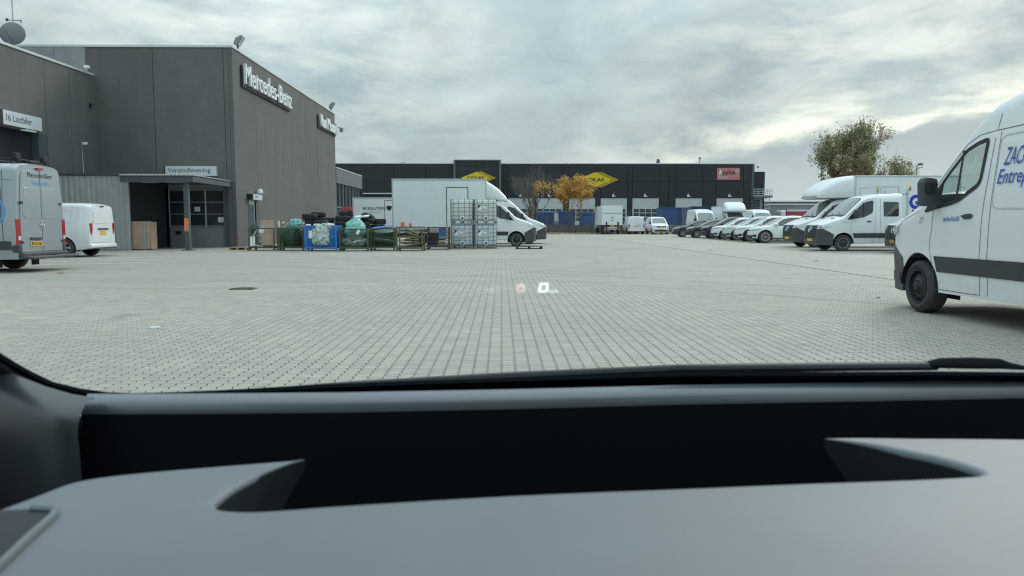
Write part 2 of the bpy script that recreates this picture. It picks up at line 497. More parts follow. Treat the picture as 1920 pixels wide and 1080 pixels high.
_wc = {}
def wheel_mesh(kind, r, w, rr):
    k = (kind, r, w)
    if k in _wc: return _wc[k]
    t = MB().lathe([(rr, -w / 2 + .01), (rr + .02, -w / 2 - .004), ((r + rr) / 2, -w / 2 - .012), (r - .035, -w / 2 + .002), (r - .01, -w / 2 + .02),
                    (r, -w / 2 + .045), (r - .006, -w * .17), (r, -w * .15), (r, w * .15), (r - .006, w * .17), (r, w / 2 - .04), (r - .03, w / 2), (rr, w / 2)], n=36)
    tyre = t.mesh('tyre', 35)
    disc = MB(); rim = MB()
    y = -w / 2
    rim.lathe([(rr + .004, y + .0), (rr + .004, y - .006), (rr - .012, y - .006), (rr - .02, y + .03), (rr - .03, y + .12)], n=36)
    if kind == 'steel':
        disc.lathe([(rr - .02, y + .06), (rr * .78, y + .045), (rr * .70, y + .02), (rr * .52, y + .012), (rr * .46, y - .004), (rr * .26, y - .02), (rr * .22, y - .03), (.001, y - .034)], n=36)
        for i in range(16):
            a = 2 * math.pi * i / 16; c, s = math.cos(a), math.sin(a)
            disc.cyl((c * rr * .74, y + .045, s * rr * .74), (c * rr * .74, y + .022, s * rr * .74), rr * .045, n=8)
        for i in range(6):
            a = 2 * math.pi * i / 6; c, s = math.cos(a), math.sin(a)
            disc.cyl((c * rr * .36, y, s * rr * .36), (c * rr * .36, y - .028, s * rr * .36), .013, n=6)
    else:
        disc.lathe([(rr * .24, y + .03), (rr * .22, y + .0), (.001, y - .004)], n=20)
        n = {'five': 5, 'ten': 10, 'turbine': 16}[kind]
        for i in range(n):
            a = 2 * math.pi * i / n; tw = {'five': .0, 'ten': .12, 'turbine': .35}[kind]
            w0, w1 = {'five': (.055, .085), 'ten': (.028, .03), 'turbine': (.014, .035)}[kind]
            r0, r1 = rr * (.15 if kind != 'turbine' else .45), rr * .97
            e = Vector((math.cos(a), 0, math.sin(a))); g = Vector((-math.sin(a), 0, math.cos(a)))
            e2 = Vector((math.cos(a + tw), 0, math.sin(a + tw))); g2 = Vector((-math.sin(a + tw), 0, math.cos(a + tw)))
            P = []
            for yy in (y + .0, y + .035):
                P += [e * r0 - g * w0 / 2 + Vector((0, yy, 0)), e * r0 + g * w0 / 2 + Vector((0, yy, 0)), e2 * r1 + g2 * w1 / 2 + Vector((0, yy + .004, 0)), e2 * r1 - g2 * w1 / 2 + Vector((0, yy + .004, 0))]
            disc.add(P, [(0, 1, 2, 3), (7, 6, 5, 4), (0, 3, 7, 4), (1, 5, 6, 2), (0, 4, 5, 1), (2, 6, 7, 3)])
    dm = disc.mesh('disc', 35); rm = rim.mesh('rim', 35)
    bk = MB().lathe([(rr - .01, y + .10), (.001, y + .10)], n=24).mesh('brake', 35)
    _wc[k] = (tyre, dm, rm, bk); return _wc[k]
def wheels(root, B, kind, wr, ww, rr, rim_m, disc_m, steer=0):
    tyre, dm, rm, bk = wheel_mesh(kind, wr, ww, rr)
    for ai, a in enumerate(B.axles):
        for sg in (-1, 1):
            h = link('wheel', dm, None, root)
            if not dm.materials: dm.materials.append(disc_m)
            h.material_slots[0].link = 'OBJECT'; h.material_slots[0].material = disc_m
            h.location = (a, sg * (B.side(a, wr + B.arch * 1.02) - ww / 2 - .015), wr)
            h.rotation_euler = (0, 0, (math.pi if sg > 0 else 0) + (R(steer) if ai == 0 else 0))
            for nm, me, mm in (('tyre', tyre, m_tyre), ('rim', rm, rim_m), ('brake_drum', bk, m_seam)):
                if not me.materials: me.materials.append(mm)
                c = link(nm, me, None, h)
                c.material_slots[0].link = 'OBJECT'; c.material_slots[0].material = mm
def arch_liner(root, B):
    for a in B.axles:
        mb = MB()
        for sg in (-1, 1):
            rows = []
            for i in range(13):
                t = math.pi * i / 12; rr = B.arch - .012
                x = a + rr * math.cos(t); z = B.wr + rr * math.sin(t)
                y = B.side(a, B.wr + B.arch) - .012
                rows.append([(x, sg * y, z), (x, sg * (y - .32), z)])
            mb.grid(rows)
            ys = sg * (y - .32)
            c = [(a + rr * math.cos(math.pi * i / 12), ys, B.wr + rr * math.sin(math.pi * i / 12)) for i in range(13)]
            mb.add(c + [(a + rr, ys, .2), (a - rr, ys, .2)], [tuple([14] + list(reversed(range(13))) + [13])])
        mb.build('wheel_arch_liner', m_black, root, recalc=False)
def underbody(root, x0, x1, w, z0=.3, z1=.7):
    MB().box(x0, x1, -w, w, z0, z1).build('underbody', m_seam, root)
def badge_star(parent, fn, r):
    mb = MB()
    n = 24; ring = []
    for i in range(n + 1):
        t = 2 * math.pi * i / n; ring.append(fn(r * math.cos(t), r * math.sin(t)))
    mb.tube(ring, r * .10, 5)
    for i in range(3):
        t = math.pi / 2 + 2 * math.pi * i / 3
        mb.cyl(fn(0, 0), fn(r * math.cos(t), r * math.sin(t)), r * .17, r * .05, n=5)
    mb.build('star_badge', m_chrome, parent)
def plate(root, fn, w=.50, h=.11, txt='', name='number_plate'):
    mb = MB(); P = [fn(-w / 2, -h / 2, 0), fn(w / 2, -h / 2, 0), fn(w / 2, h / 2, 0), fn(-w / 2, h / 2, 0), fn(-w / 2, -h / 2, 1), fn(w / 2, -h / 2, 1), fn(w / 2, h / 2, 1), fn(-w / 2, h / 2, 1)]
    mb.add(P, [(0, 1, 2, 3), (7, 6, 5, 4), (0, 4, 5, 1), (1, 5, 6, 2), (2, 6, 7, 3), (3, 7, 4, 0)])
    p = mb.build(name, m_plate, root)
    if txt: text('plate_number', txt, m_ink, p, w * .86, h * .62, lambda u, v, ww: fn(u - w * .43, v - h * .31, -.25), bold=.02)
    return p

# ---- large van ---------------------------------------------------------------
VT_HI = [(0, .74), (.03, .98), (.07, 1.06), (.16, 1.13), (.55, 1.30), (.98, 1.45), (1.04, 1.49), (1.70, 2.11), (1.88, 2.28), (2.07, 2.44), (2.22, 2.53), (2.7, 2.645), (3.3, 2.69)]
VT_LO = [(0, .74), (.03, .98), (.07, 1.06), (.16, 1.13), (.55, 1.30), (.98, 1.45), (1.04, 1.49), (1.68, 2.10), (1.85, 2.22), (2.1, 2.32), (2.5, 2.38), (3.4, 2.41)]
WINDOW = round_poly([(1.12, 1.315), (1.32, 1.56), (1.56, 1.80), (1.84, 2.035), (2.04, 2.10), (2.20, 2.125), (2.24, 2.09), (2.21, 1.66), (2.16, 1.585), (2.02, 1.52), (1.86, 1.44), (1.70, 1.40), (1.4, 1.36)], .05, 3)
def big_van_body(L=5.93, high=True, cab=False, step=.07, levels=20):
    top = list(VT_HI if high else VT_LO)
    if not cab: top += [(L - .06, top[-1][1] - .01), (L, top[-1][1] - .05)]
    else: top += [(L, top[-1][1])]
    wid = [(0, .60), (.03, .71), (.08, .81), (.16, .885), (.30, .945), (.55, .985), (.9, 1.0), (L - .25, 1.0), (L - .05, .985), (L, .96)]
    sec = [(.25, .955), (.55, .975), (.78, 1.0), (1.2, 1.0), (1.45, .985), (2.1, .915), (2.45, .875), (2.7, .83)]
    rad = [(0, .10), (.2, .12), (.9, .16), (1.05, .10), (1.7, .10), (2.1, .16), (2.6, .22), (3.2, .20)]
    ax = [1.0, 4.66] if not cab else [1.0]
    botz = [(0, .27), (.5, .25), (1.4, .30), (L, .33)]
    return Body(L, 1.0, top, botz, wid, sec, 1.2, rad, ax, .345, .44, crown=.035, step=step, levels=levels)
def frame_ring(B, outer, w, name, m, parent, off, sides):
    c = Vector((sum(p[0] for p in outer) / len(outer), sum(p[1] for p in outer) / len(outer)))
    k = len(outer); inner = []
    for i in range(k):
        p = Vector(outer[i]); d = (Vector(outer[(i + 1) % k]) - Vector(outer[i - 1])).normalized(); n = Vector((-d.y, d.x))
        if (c - p).dot(n) < 0: n = -n
        inner.append(tuple(p + n * w))
    for sg in sides:
        A = [(x, sg * (B.side(x, z) + off), z) for x, z in outer]; Q = [(x, sg * (B.side(x, z) + off), z) for x, z in inner]
        mb = MB(); mb.grid([A + [A[0]], Q + [Q[0]]]); mb.build(name, m, parent, recalc=False)
def big_van_front(root, B, paint, see=False, sides=(-1, 1), platetxt='', badge=True):
    # black bumper wraps from the nose to the wheel arches
    region(B, [(1, 0, 0, .585), (.55, 0, 1, 1.03)], 'front_bumper', m_plastf, root, off=.010)
    region(B, [(1, 0, 0, .50), (0, 0, 1, .50), (0, 0, -1, -.38)], 'bumper_lip', m_plastf, root, off=.020)
    g = region(B, [(1, 0, 0, .25), (0, 1, -.30, .30), (0, -1, -.30, .30), (0, 0, -1, -.70), (-.2, 0, 1, 1.065)], 'grille', m_seam, root, off=.018)
    for z in (.78, .86, .94, 1.02):
        mb = MB(); w = .46 + (z - .72) * .30
        rows = [[(B.front(y, z) - .05, y, z - .012) for y in [w * k / 8 for k in range(-8, 9)]], [(B.front(y, z) - .03, y, z + .02) for y in [w * k / 8 for k in range(-8, 9)]]]
        mb.grid(rows); mb.build('grille_slat', m_plast, g)
    region(B, [(1, 0, 0, .25), (0, 1, 0, .52), (0, -1, 0, .52), (0, 0, -1, -.54), (0, 0, 1, .67)], 'lower_grille', m_seam, root, off=.016)
    if badge: badge_star(root, lambda a, b: (B.front(a, .92 + b) - .065, a, .92 + b), .115)
    for sg in (-1, 1):
        h = region(B, [(1, 0, 0, .42), (0, -sg, 0, -.60), (.28, 0, -1, -.925), (-.30, 0, 1, 1.05)], 'headlight', m_lamp, root, off=.020)
        if h: region(B, [(1, 0, 0, .36), (0, -sg, 0, -.66), (.28, 0, -1, -.955), (-.30, 0, 1, 1.02), (0, sg, 0, .86)], 'headlight_reflector', m_lampd, h, off=.024)
    plate(root, lambda a, b, w: (-.03 + w * .012, -a, .46 + b), txt=platetxt)
    # hood shut line, windscreen, wipers
    ws = round_poly([(1.055, -.86), (1.70, -.76), (1.80, -.62), (1.80, .62), (1.70, .76), (1.055, .86)], .06)
    if not see:
        tpatch(B, round_poly([(1.02, -.89), (1.72, -.80), (1.84, -.66), (1.84, .66), (1.72, .80), (1.02, .89)], .06), 'windscreen_seal', m_black, root, off=.004)
    tpatch(B, ws, 'windscreen', m_clear if see else m_wglass, root, off=.010)
    tpatch(B, [(.95, -.80), (1.045, -.84), (1.045, .84), (.95, .80)], 'cowl', m_plast, root, off=.010)
    for yy in (-.62, .05):
        MB().cyl((1.0, yy + .1, B.ztop(1.0, yy) + .02), (1.16, yy + .55, B.ztop(1.16, yy + .55) + .035), .012, n=6).build('wiper', m_black, root)
    for yy in (-.45, .45):
        tpatch(B, round_poly([(.70, yy - .16), (.78, yy - .18), (.78, yy + .18), (.70, yy + .16)], .03), 'hood_vent', m_plast, root, off=.008)
    for sg in sides:
        strip(B, [(.33, 1.12), (.6, 1.22), (.98, 1.33)], .008, 'hood_gap', m_gap, root, off=.004, sides=(sg,))
        # door mirror: two glass tall housing on an arm
        x, z = 1.44, 1.55; y = B.side(x, z)
        me = MB(); prof = round_poly([(.04, -.17), (.23, -.17), (.25, .13), (.20, .19), (.06, .17)], .045, 4)
        me.prism(prof, -.075, .075, 'x'); me.v = [(vx + x - .02, sg * (y + .02 + vy), z + vz) for vx, vy, vz in me.v]
        mo = me.build('mirror', m_plast, root, bevel=.022, smooth=40)
        MB().box(x - .06, x + .03, min(sg * (y - .06), sg * (y + .09)), max(sg * (y - .06), sg * (y + .09)), z - .165, z - .10).build('mirror_arm', m_plast, mo)
        gl = MB(); gl.prism(round_poly([(.075, -.03), (.215, -.03), (.225, .12), (.08, .12)], .03), .078, .082, 'x')
        gl.v = [(vx + x - .02, sg * (y + .02 + vy), z + vz) for vx, vy, vz in gl.v]
        gl.build('mirror_glass', m_glass, mo)
def side_door(root, B, sides=(-1, 1), see=False, handle=True):
    for sg in sides:
        strip(B, [(1.36, .34), (1.33, .60), (1.26, .92), (1.30, 1.1), (1.31, 1.33)], .008, 'door_gap', m_gap, root, off=.004, sides=(sg,))
        strip(B, [(1.36, .34), (2.29, .345), (2.31, 1.2), (2.35, 2.12)], .008, 'door_gap', m_gap, root, off=.004, sides=(sg,))
        strip(B, [(1.08, 1.40), (1.30, 1.62), (1.56, 1.86), (1.84, 2.10), (2.05, 2.18), (2.35, 2.20)], .008, 'door_gap', m_gap, root, off=.004, sides=(sg,))
        if see:
            frame_ring(B, [tuple(Vector((1.78, 1.74)) + (Vector(p) - Vector((1.78, 1.74))) * 1.035) for p in WINDOW], .052, 'window_frame', m_black, root, .008, (sg,))
            spatch(B, WINDOW, 'side_window', m_clear, root, off=.004, sides=(sg,))
        else:
            spatch(B, WINDOW, 'window_frame', m_black, root, off=.005, sides=(sg,))
            c = Vector((1.78, 1.72))
            spatch(B, [tuple(c + (Vector(p) - c) * .95) for p in WINDOW], 'side_window', m_glass, root, off=.009, sides=(sg,))
        strip(B, [(1.80, 2.03), (1.79, 1.41)], .045, 'window_divider', m_black, root, off=.012, sides=(sg,))
        spatch(B, [(1.12, 1.315), (1.33, 1.57), (1.50, 1.73), (1.46, 1.37)], 'mirror_triangle', m_black, root, off=.014, sides=(sg,))
        if handle:
            hb = spatch(B, round_poly([(1.96, 1.215), (2.12, 1.22), (2.13, 1.28), (1.98, 1.275)], .02), 'door_handle', m_plast, root, off=.012, sides=(sg,))[0]
            mb = MB(); y = B.side(2.05, 1.24)
            mb.box(1.95, 2.14, sg * (y + .012) - .02, sg * (y + .012) + .02, 1.235, 1.265); mb.build('handle_bar', m_plast, hb, bevel=.008)
def cladding(root, B, xr, sides=(-1, 1), gap=()):
    for sg in sides:
        spatch(B, [(1.43, .56), (xr[0], .56), (xr[0], .765), (1.38, .755), (1.415, .66)], 'side_cladding', m_plast, root, off=.012, sides=(sg,))
        for a, b in xr[1:]:
            spatch(B, [(a, .56), (b, .56), (b, .775), (a, .775)], 'side_cladding', m_plast, root, off=.012, sides=(sg,))
def big_van_rear(root, B, platetxt, lettering=False):
    L_ = B.L; f = lambda y, z, o=.0: (L_ + .004 + o, y, z)
    P = lambda poly, name, m, o=.004: MB().add([(L_ + o, y, z) for y, z in poly], [tuple(range(len(poly)))]).build(name, m, root)
    hw = lambda z: B.side(L_, z)
    # two doors as raised leaves with a gap between them
    for sg in (-1, 1):
        out = [(sg * .012, .50), (sg * (hw(.5) - .12), .50), (sg * (hw(.8) - .13), .8), (sg * (hw(1.3) - .13), 1.3), (sg * (hw(2.0) - .12), 2.0), (sg * (hw(2.38) - .12), 2.38), (sg * (hw(2.38) - .2), 2.52), (sg * .012, 2.53)]
        mb = MB(); mb.prism(out, L_ + .0, L_ + .022, 'x'); d = mb.build('rear_door', m_paint, root, bevel=.006)
        win = round_poly([(sg * .06, 1.32), (sg * (hw(1.4) - .32), 1.32), (sg * (hw(1.4) - .20), 1.44), (sg * (hw(2.1) - .22), 2.10), (sg * .06, 2.10)], .09)
        MB().prism(win, L_ + .018, L_ + .030, 'x').build('window_blank', m_paint, d, bevel=.006)
        for z in (.75, 1.72): MB().box(L_ + .01, L_ + .05, sg * (hw(z) - .14) - .05, sg * (hw(z) - .14) + .05, z - .03, z + .03).build('hinge', m_plast, d, bevel=.01)
        # tall rear lamps at the corners
        y0, y1 = sg * (hw(1.2) - .125), sg * (hw(1.2) + .008)
        lm = MB(); lm.prism([(y0, .70), (y1, .70), (y1, 1.32), (y0, 1.32)], L_ - .24, L_ + .03, 'x'); l = lm.build('tail_light', m_red, root, bevel=.015)
        MB().box(L_ + .031, L_ + .036, min(y0, y1) + .02, max(y0, y1) - .03, .80, .90).build('reversing_lens', m_lamp, l)
        MB().box(L_ - .12, L_ + .04, min(y0, y1) - .01, max(y0, y1) + .006, .50, .69).build('bumper_corner', m_plast, root, bevel=.02)
    MB().box(L_ - .12, L_ + .11, -.93, .93, .36, .49).build('rear_bumper', m_plast, root, bevel=.03)
    MB().box(L_ + .02, L_ + .06, -.50, .12 - .2, .80, .86).build('plate_light_bar', m_plast, root, bevel=.01)
    plate(root, lambda a, b, w: (L_ + .036 - w * .012, -.26 + a, .70 + b), txt=platetxt, h=.12, w=.48)
    badge_star(root, lambda a, b: (L_ + .04, a, 1.20 + b), .08)
    MB().box(L_ - .02, L_ + .06, -.12, .12, 2.56, 2.62).build('high_brake_light', m_red, root, bevel=.01)
m_plastf = mat('front_bumper_plastic', (.055, .064, .072), .5, var=.08, bump=.1, bscale=300, dirt=.25)
m_lampd = mat('headlamp_dark_inside', (.22, .25, .27), .15, var=.5, nscale=30, coat=1.0)
m_clear = glass_mat('clear_window_glass', (.72, .80, .78), 1.0)
m_paint = m_white
def big_van(label, loc, rz, high=True, see=False, platetxt='', sides=(-1, 1), cut=False, rear=True, paint=None, length=5.93, group=None, step=.07, levels=20, rim=None, disc=None):
    global m_paint
    m_paint = paint or m_white
    B = big_van_body(L=length, high=high, step=step, levels=levels)
    root = thing('panel_van', label, 'van', loc, rz, group)
    kw = {}
    if cut:
        c = Vector((1.78, 1.72)); kw = dict(cut=[[tuple(c + (Vector(p) - c) * .985) for p in WINDOW]], tcut=[[(1.08, -.80), (1.72, -.72), (1.78, -.6), (1.78, .6), (1.72, .72), (1.08, .80)]])
    link('body', B.mesh(**kw), m_paint, root)
    arch_liner(root, B); underbody(root, .3, length - .2, .62)
    big_van_front(root, B, m_paint, see=see, platetxt=platetxt)
    side_door(root, B, see=see)
    cladding(root, B, [4.18, (5.14, length - .12)])
    wheels(root, B, 'steel', .345, .235, .215, rim or m_rimdk, disc or m_rimdk, steer=0)
    if high: # roof cap seam and pressed side panel
        for sg in (-1, 1):
            strip(B, [(2.36, 2.20), (length - .1, 2.27)], .009, 'roof_seam', m_gap, root, off=.004, sides=(sg,))
            strip(B, [(2.36, 2.20), (2.40, 2.38)], .009, 'roof_seam', m_gap, root, off=.004, sides=(sg,))
    for sg in (-1, 1):
        strip(B, [(2.43, .35), (2.45, 1.2), (2.44, 2.18)], .008, 'panel_gap', m_gap, root, off=.004, sides=(sg,))
    if rear: big_van_rear(root, B, platetxt)
    return root, B
# ---- box trucks on the same cab ------------------------------------------------
def loft_pod(x0, x1, prof_top, prof_bot, wid, W_, name, m, root, r=.16):
    rows = []; n = 16
    for i in range(n + 1):
        x = x0 + (x1 - x0) * i / n; t = interp(prof_top, x); b = interp(prof_bot, x); w = W_ * interp(wid, x); rr = min(r, (t - b) * .45)
        half = [(w * .55, b), (w - .05, b + .02), (w, b + .10 if t - b > .25 else b + (t - b) * .3)]
        for k in range(6):
            a = k / 5 * math.pi / 2; half.append((w - rr + rr * math.cos(a) - .03, t - rr + rr * math.sin(a)))
        half += [(w * .5, t + .01)]
        rows.append([(x, -y, z) for y, z in half] + [(x, y, z) for y, z in reversed(half)])
    mb = MB(); mb.grid([r_ + [r_[0]] for r_ in rows]); k = len(rows[0])
    base = len(mb.v) - (k + 1)
    mb.f.append(tuple(reversed(range(k)))); mb.f.append(tuple(base + i for i in range(k)))
    return mb.build(name, m, root, smooth=40)
def box_body(root, x0, x1, z0, z1, w=1.05, door=None, m=None):
    m = m or m_whitebox
    b = MB().box(x0, x1, -w, w, z0, z1).build('box_body', m, root, bevel=.02)
    for z in (z0, z1 - .09): MB().box(x0 - .005, x1 + .005, -w - .012, w + .012, z, z + .09).build('edge_rail', m_rail, b, bevel=.006)
    for x in (x0, x1 - .06): 
        for y in (-w - .010, w + .002): MB().box(x, x + .06, y, y + .008, z0 + .09, z1 - .09).build('corner_post', m_rail, b)
    return b
m_rail = mat('aluminium_rail', (.48, .52, .54), .4, metal=.4, var=.05)
def box_truck(label, loc, rz, bx0, bx1, bz0, bz1, pod, platetxt='', door=None, group=None, high=False, w=1.05, sides=(-1, 1)):
    global m_paint
    m_paint = m_white
    B = big_van_body(L=2.46, high=False, cab=True, step=.07, levels=20)
    root = thing('box_truck', label, 'truck', loc, rz, group)
    link('cab', B.mesh(), m_white, root)
    big_van_front(root, B, m_white, platetxt=platetxt)
    side_door(root, B)
    for sg in (-1, 1):
        spatch(B, [(1.43, .56), (2.42, .56), (2.42, .765), (1.38, .755), (1.415, .66)], 'side_cladding', m_plast, root, off=.012, sides=(sg,))
    class Q: pass
    B2 = Q(); B2.side = B.side; B2.arch = B.arch; B2.axles = [1.0, bx1 - 1.25]
    wheels(root, B2, 'steel', .345, .235, .215, m_rimst, m_rimdk)
    B3 = Q(); B3.axles = [1.0]; B3.arch = B.arch; B3.wr = B.wr; B3.side = B.side; arch_liner(root, B3)
    MB().box(2.3, bx1 - .1, -.42, .42, .45, .66).build('chassis', m_black, root, bevel=.01)
    MB().box(2.46, bx0, -.7, .7, .7, 1.1).build('cab_rear_panel', m_plast, root)
    bb = box_body(root, bx0, bx1, bz0, bz1, w)
    for sg in (-1, 1): MB().box(2.5, bx1 - 1.8, sg * (w - .03) - .02, sg * (w - .03) + .02, .42, bz0 - .06).build('side_guard', m_rail, root, bevel=.01)
    MB().box(bx1 - .05, bx1 + .02, -w, w, .45, .60).build('rear_bumper', m_plast, root)
    for sg in (-1, 1): MB().box(bx1 - .02, bx1 + .04, sg * (w - .15) - .12, sg * (w - .15) + .12, .62, .76).build('tail_light', m_red, root)
    if pod == 'luton':
        pt = [(1.05, 2.62), (1.15, 2.80), (1.35, 2.98), (1.65, 3.18), (2.0, 3.34), (2.4, 3.43), (bx0, bz1)]
        pb = [(1.05, 2.42), (1.2, 2.36), (bx0, 2.42)]
        loft_pod(1.05, bx0, pt, pb, [(1.05, .86), (1.2, .95), (1.6, 1.0), (bx0, 1.0)], w, 'luton_pod', m_white, root, .3)
        loft_pod(1.0, bx0, [(1.0, 2.50), (bx0, 2.54)], [(1.0, 2.38), (1.2, 2.34), (bx0, 2.38)], [(1.0, .86), (1.2, .95), (1.6, 1.0), (bx0, 1.0)], w + .015, 'pod_lip', m_rail, root, .03)
    elif pod == 'deflector':
        pt = [(1.42, 2.34), (1.55, 2.55), (1.85, 2.86), (2.2, 3.12), (bx0, bz1 - .10)]
        pb = [(1.42, 2.25), (1.8, 2.30), (bx0, 2.40)]
        loft_pod(1.42, bx0, pt, pb, [(1.42, .70), (1.8, .82), (bx0, .97)], w, 'wind_deflector', m_white, root, .2)
    if door:
        for sg in door[2]:
            y = sg * (w + .004)
            f = MB()
            for (a, b_, c, d) in ((door[0], door[0] + .035, bz0 + .12, door[3]), (door[1] - .035, door[1], bz0 + .12, door[3]), (door[0], door[1], door[3] - .035, door[3])):
                f.box(a, b_, min(y, y + sg * .012), max(y, y + sg * .012), c, d)
            f.build('door_frame', m_seam, root)
            MB().box(door[0] + .035, door[1] - .035, min(y, y + sg * .008), max(y, y + sg * .008), bz0 + .12, door[3] - .035).build('side_door', m_whitebox, root)
            MB().box(door[0] + .08, door[0] + .22, min(y, y + sg * .05), max(y, y + sg * .05), bz0 + .55, bz0 + .60).build('door_handle', m_plast, root)
    return root, B

# ---- cars ---------------------------------------------------------------------
def car(label, loc, rz, paint, L_=4.45, H=1.60, hood=1.0, xc=1.05, xr=1.95, xp=2.5, xe=3.6, nose=.80, W_=.92, wb=2.75, fo=.80, wr=.34, rim='five', rimm=None, clad=False, group=None, name='parked_car', cat='car', wcol=None, tailz=1.05, fast=.0):
    top = [(0, nose - .16), (.03, nose - .04), (.12, nose + .04), (.5, (nose + hood) / 2 + .04), (xc - .05, hood), (xc + .05, hood + .05), (xr, H - .10), (xr + .25, H - .03), (xp, H), (xe, H - .06), (xe + .25, H - .14), (L_ - .22, tailz + .12 + fast), (L_ - .05, tailz - .05), (L_, tailz - .25)]
    wid = [(0, .36), (.04, .50), (.12, .66), (.3, .85), (.6, .975), (1.2, 1.0), (L_ - .6, .99), (L_ - .2, .94), (L_ - .05, .86), (L_, .78)]
    sec = [(.2, .92), (.38, .97), (.6, 1.0), (.85, .985), (.95, .95), (1.02, .92), (H, .67)]
    rad = [(0, .12), (.3, .14), (xc, .14), (xr, .10), (xp, .14), (L_, .14)]
    B = Body(L_, W_, top, [(0, .24), (.5, .20), (L_ - .5, .22), (L_, .30)], wid, sec, .95, rad, [fo, fo + wb], wr, wr + .055, crown=.04, step=.09, levels=14)
    root = thing(name, label, cat, loc, rz, group)
    link('body', B.mesh(smooth=40), paint, root)
    arch_liner(root, B); underbody(root, .3, L_ - .3, .55, .24, .5)
    bz = .97 if H > 1.4 else .9
    bz = hood - .03
    win = [(xc + .32, bz + .06), (xr - .02, H - .20), (xr + .3, H - .125), (xp, H - .105), (xe - .1, H - .15), (xe + .30, bz + .28), (xe + .22, bz + .12), (xe - .3, bz + .07)]
    win = [(x, min(z, B.top(x) - .09)) for x, z in win]
    for sg in (-1, 1):
        spatch(B, win, 'window_frame', m_black, root, off=.006, sides=(sg,))
        mid = (xr + xe) / 2 + .1
        c = Vector((sum(p[0] for p in win) / len(win), sum(p[1] for p in win) / len(win)))
        iw = [tuple(c + Vector(((p[0] - c.x) * .965, (p[1] - c.y) * .88))) for p in win]
        spatch(B, iw, 'side_window', m_glass, root, off=.010, sides=(sg,))
        strip(B, [(mid, bz + .07), (mid + .02, B.top(mid) - .11)], .07, 'door_pillar', m_black, root, off=.014, sides=(sg,))
        for xx in (xc + .30, mid):
            strip(B, [(xx, .32), (xx - .02, bz)], .010, 'door_gap', m_gap, root, off=.004, sides=(sg,))
        spatch(B, [(mid - .28, bz - .16), (mid - .08, bz - .155), (mid - .08, bz - .12), (mid - .28, bz - .125)], 'door_handle', paint, root, off=.03, sides=(sg,))
        x, z = xc + .42, bz + .10; y = B.side(x, z)
        mb = MB().box(x - .08, x + .10, min(sg * y, sg * (y + .22)), max(sg * y, sg * (y + .22)), z - .04, z + .10); mb.build('mirror', paint, root, bevel=.035, smooth=50)
        # lamps wrap round the corners
        region(B, [(1, 0, 0, .52), (0, -sg, 0, -.44), (.22, 0, -1, -(nose - .10)), (-.10, 0, 1, nose + .035)], 'headlight', m_lampd if paint not in (m_white, m_mint) else m_lampc, root, off=.008)
        region(B, [(1, 0, 0, .30), (0, -sg, 0, -.58), (0, 0, 1, .50), (0, 0, -1, -.36)], 'air_intake', m_seam, root, off=.006)
        spatch(B, [(L_ - .45, tailz - .22), (L_ - .12, tailz - .25), (L_ - .12, tailz - .10), (L_ - .45, tailz - .12)], 'tail_light', m_red, root, off=.01, sides=(sg,))
        if clad:
            for a in B.axles:
                pts = [(a + (B.arch + .03) * math.cos(t), wr + (B.arch + .03) * math.sin(t)) for t in [math.pi * k / 12 for k in range(13)]]
                strip(B, pts, .07, 'wheel_arch_trim', m_plast, root, off=.014, sides=(sg,))
            strip(B, [(fo + .42, .30), (fo + wb - .42, .30)], .14, 'sill_trim', m_plast, root, off=.014, sides=(sg,))
        else:
            strip(B, [(fo + .42, .27), (fo + wb - .42, .27)], .08, 'sill_trim', m_plast, root, off=.012, sides=(sg,))
    region(B, [(1, 0, 0, .25), (0, 1, 0, .56), (0, -1, 0, .56), (0, 0, 1, .46), (0, 0, -1, -.30)], 'lower_grille', m_seam, root, off=.010)
    region(B, [(1, 0, 0, .45), (0, 0, 1, .30)], 'front_splitter', m_plast, root, off=.012)
    region(B, [(1, 0, 0, .25), (0, 1, 0, .40), (0, -1, 0, .40), (0, 0, 1, nose - .02), (0, 0, -1, -(nose - .07))], 'nose_strip', m_seam, root, off=.007)
    tpatch(B, round_poly([(xc + .07, -.74), (xr - .02, -.62), (xr - .02, .62), (xc + .07, .74)], .06), 'windscreen', m_wglass, root, off=.010)
    tpatch(B, round_poly([(xe + .28, -.52), (L_ - .30, -.60), (L_ - .30, .60), (xe + .28, .52)], .05), 'rear_window', m_glass, root, off=.010)
    wheels(root, B, rim, wr, .22, wr * .70, rimm or m_rimal, wcol or m_rimal)
    return root, B

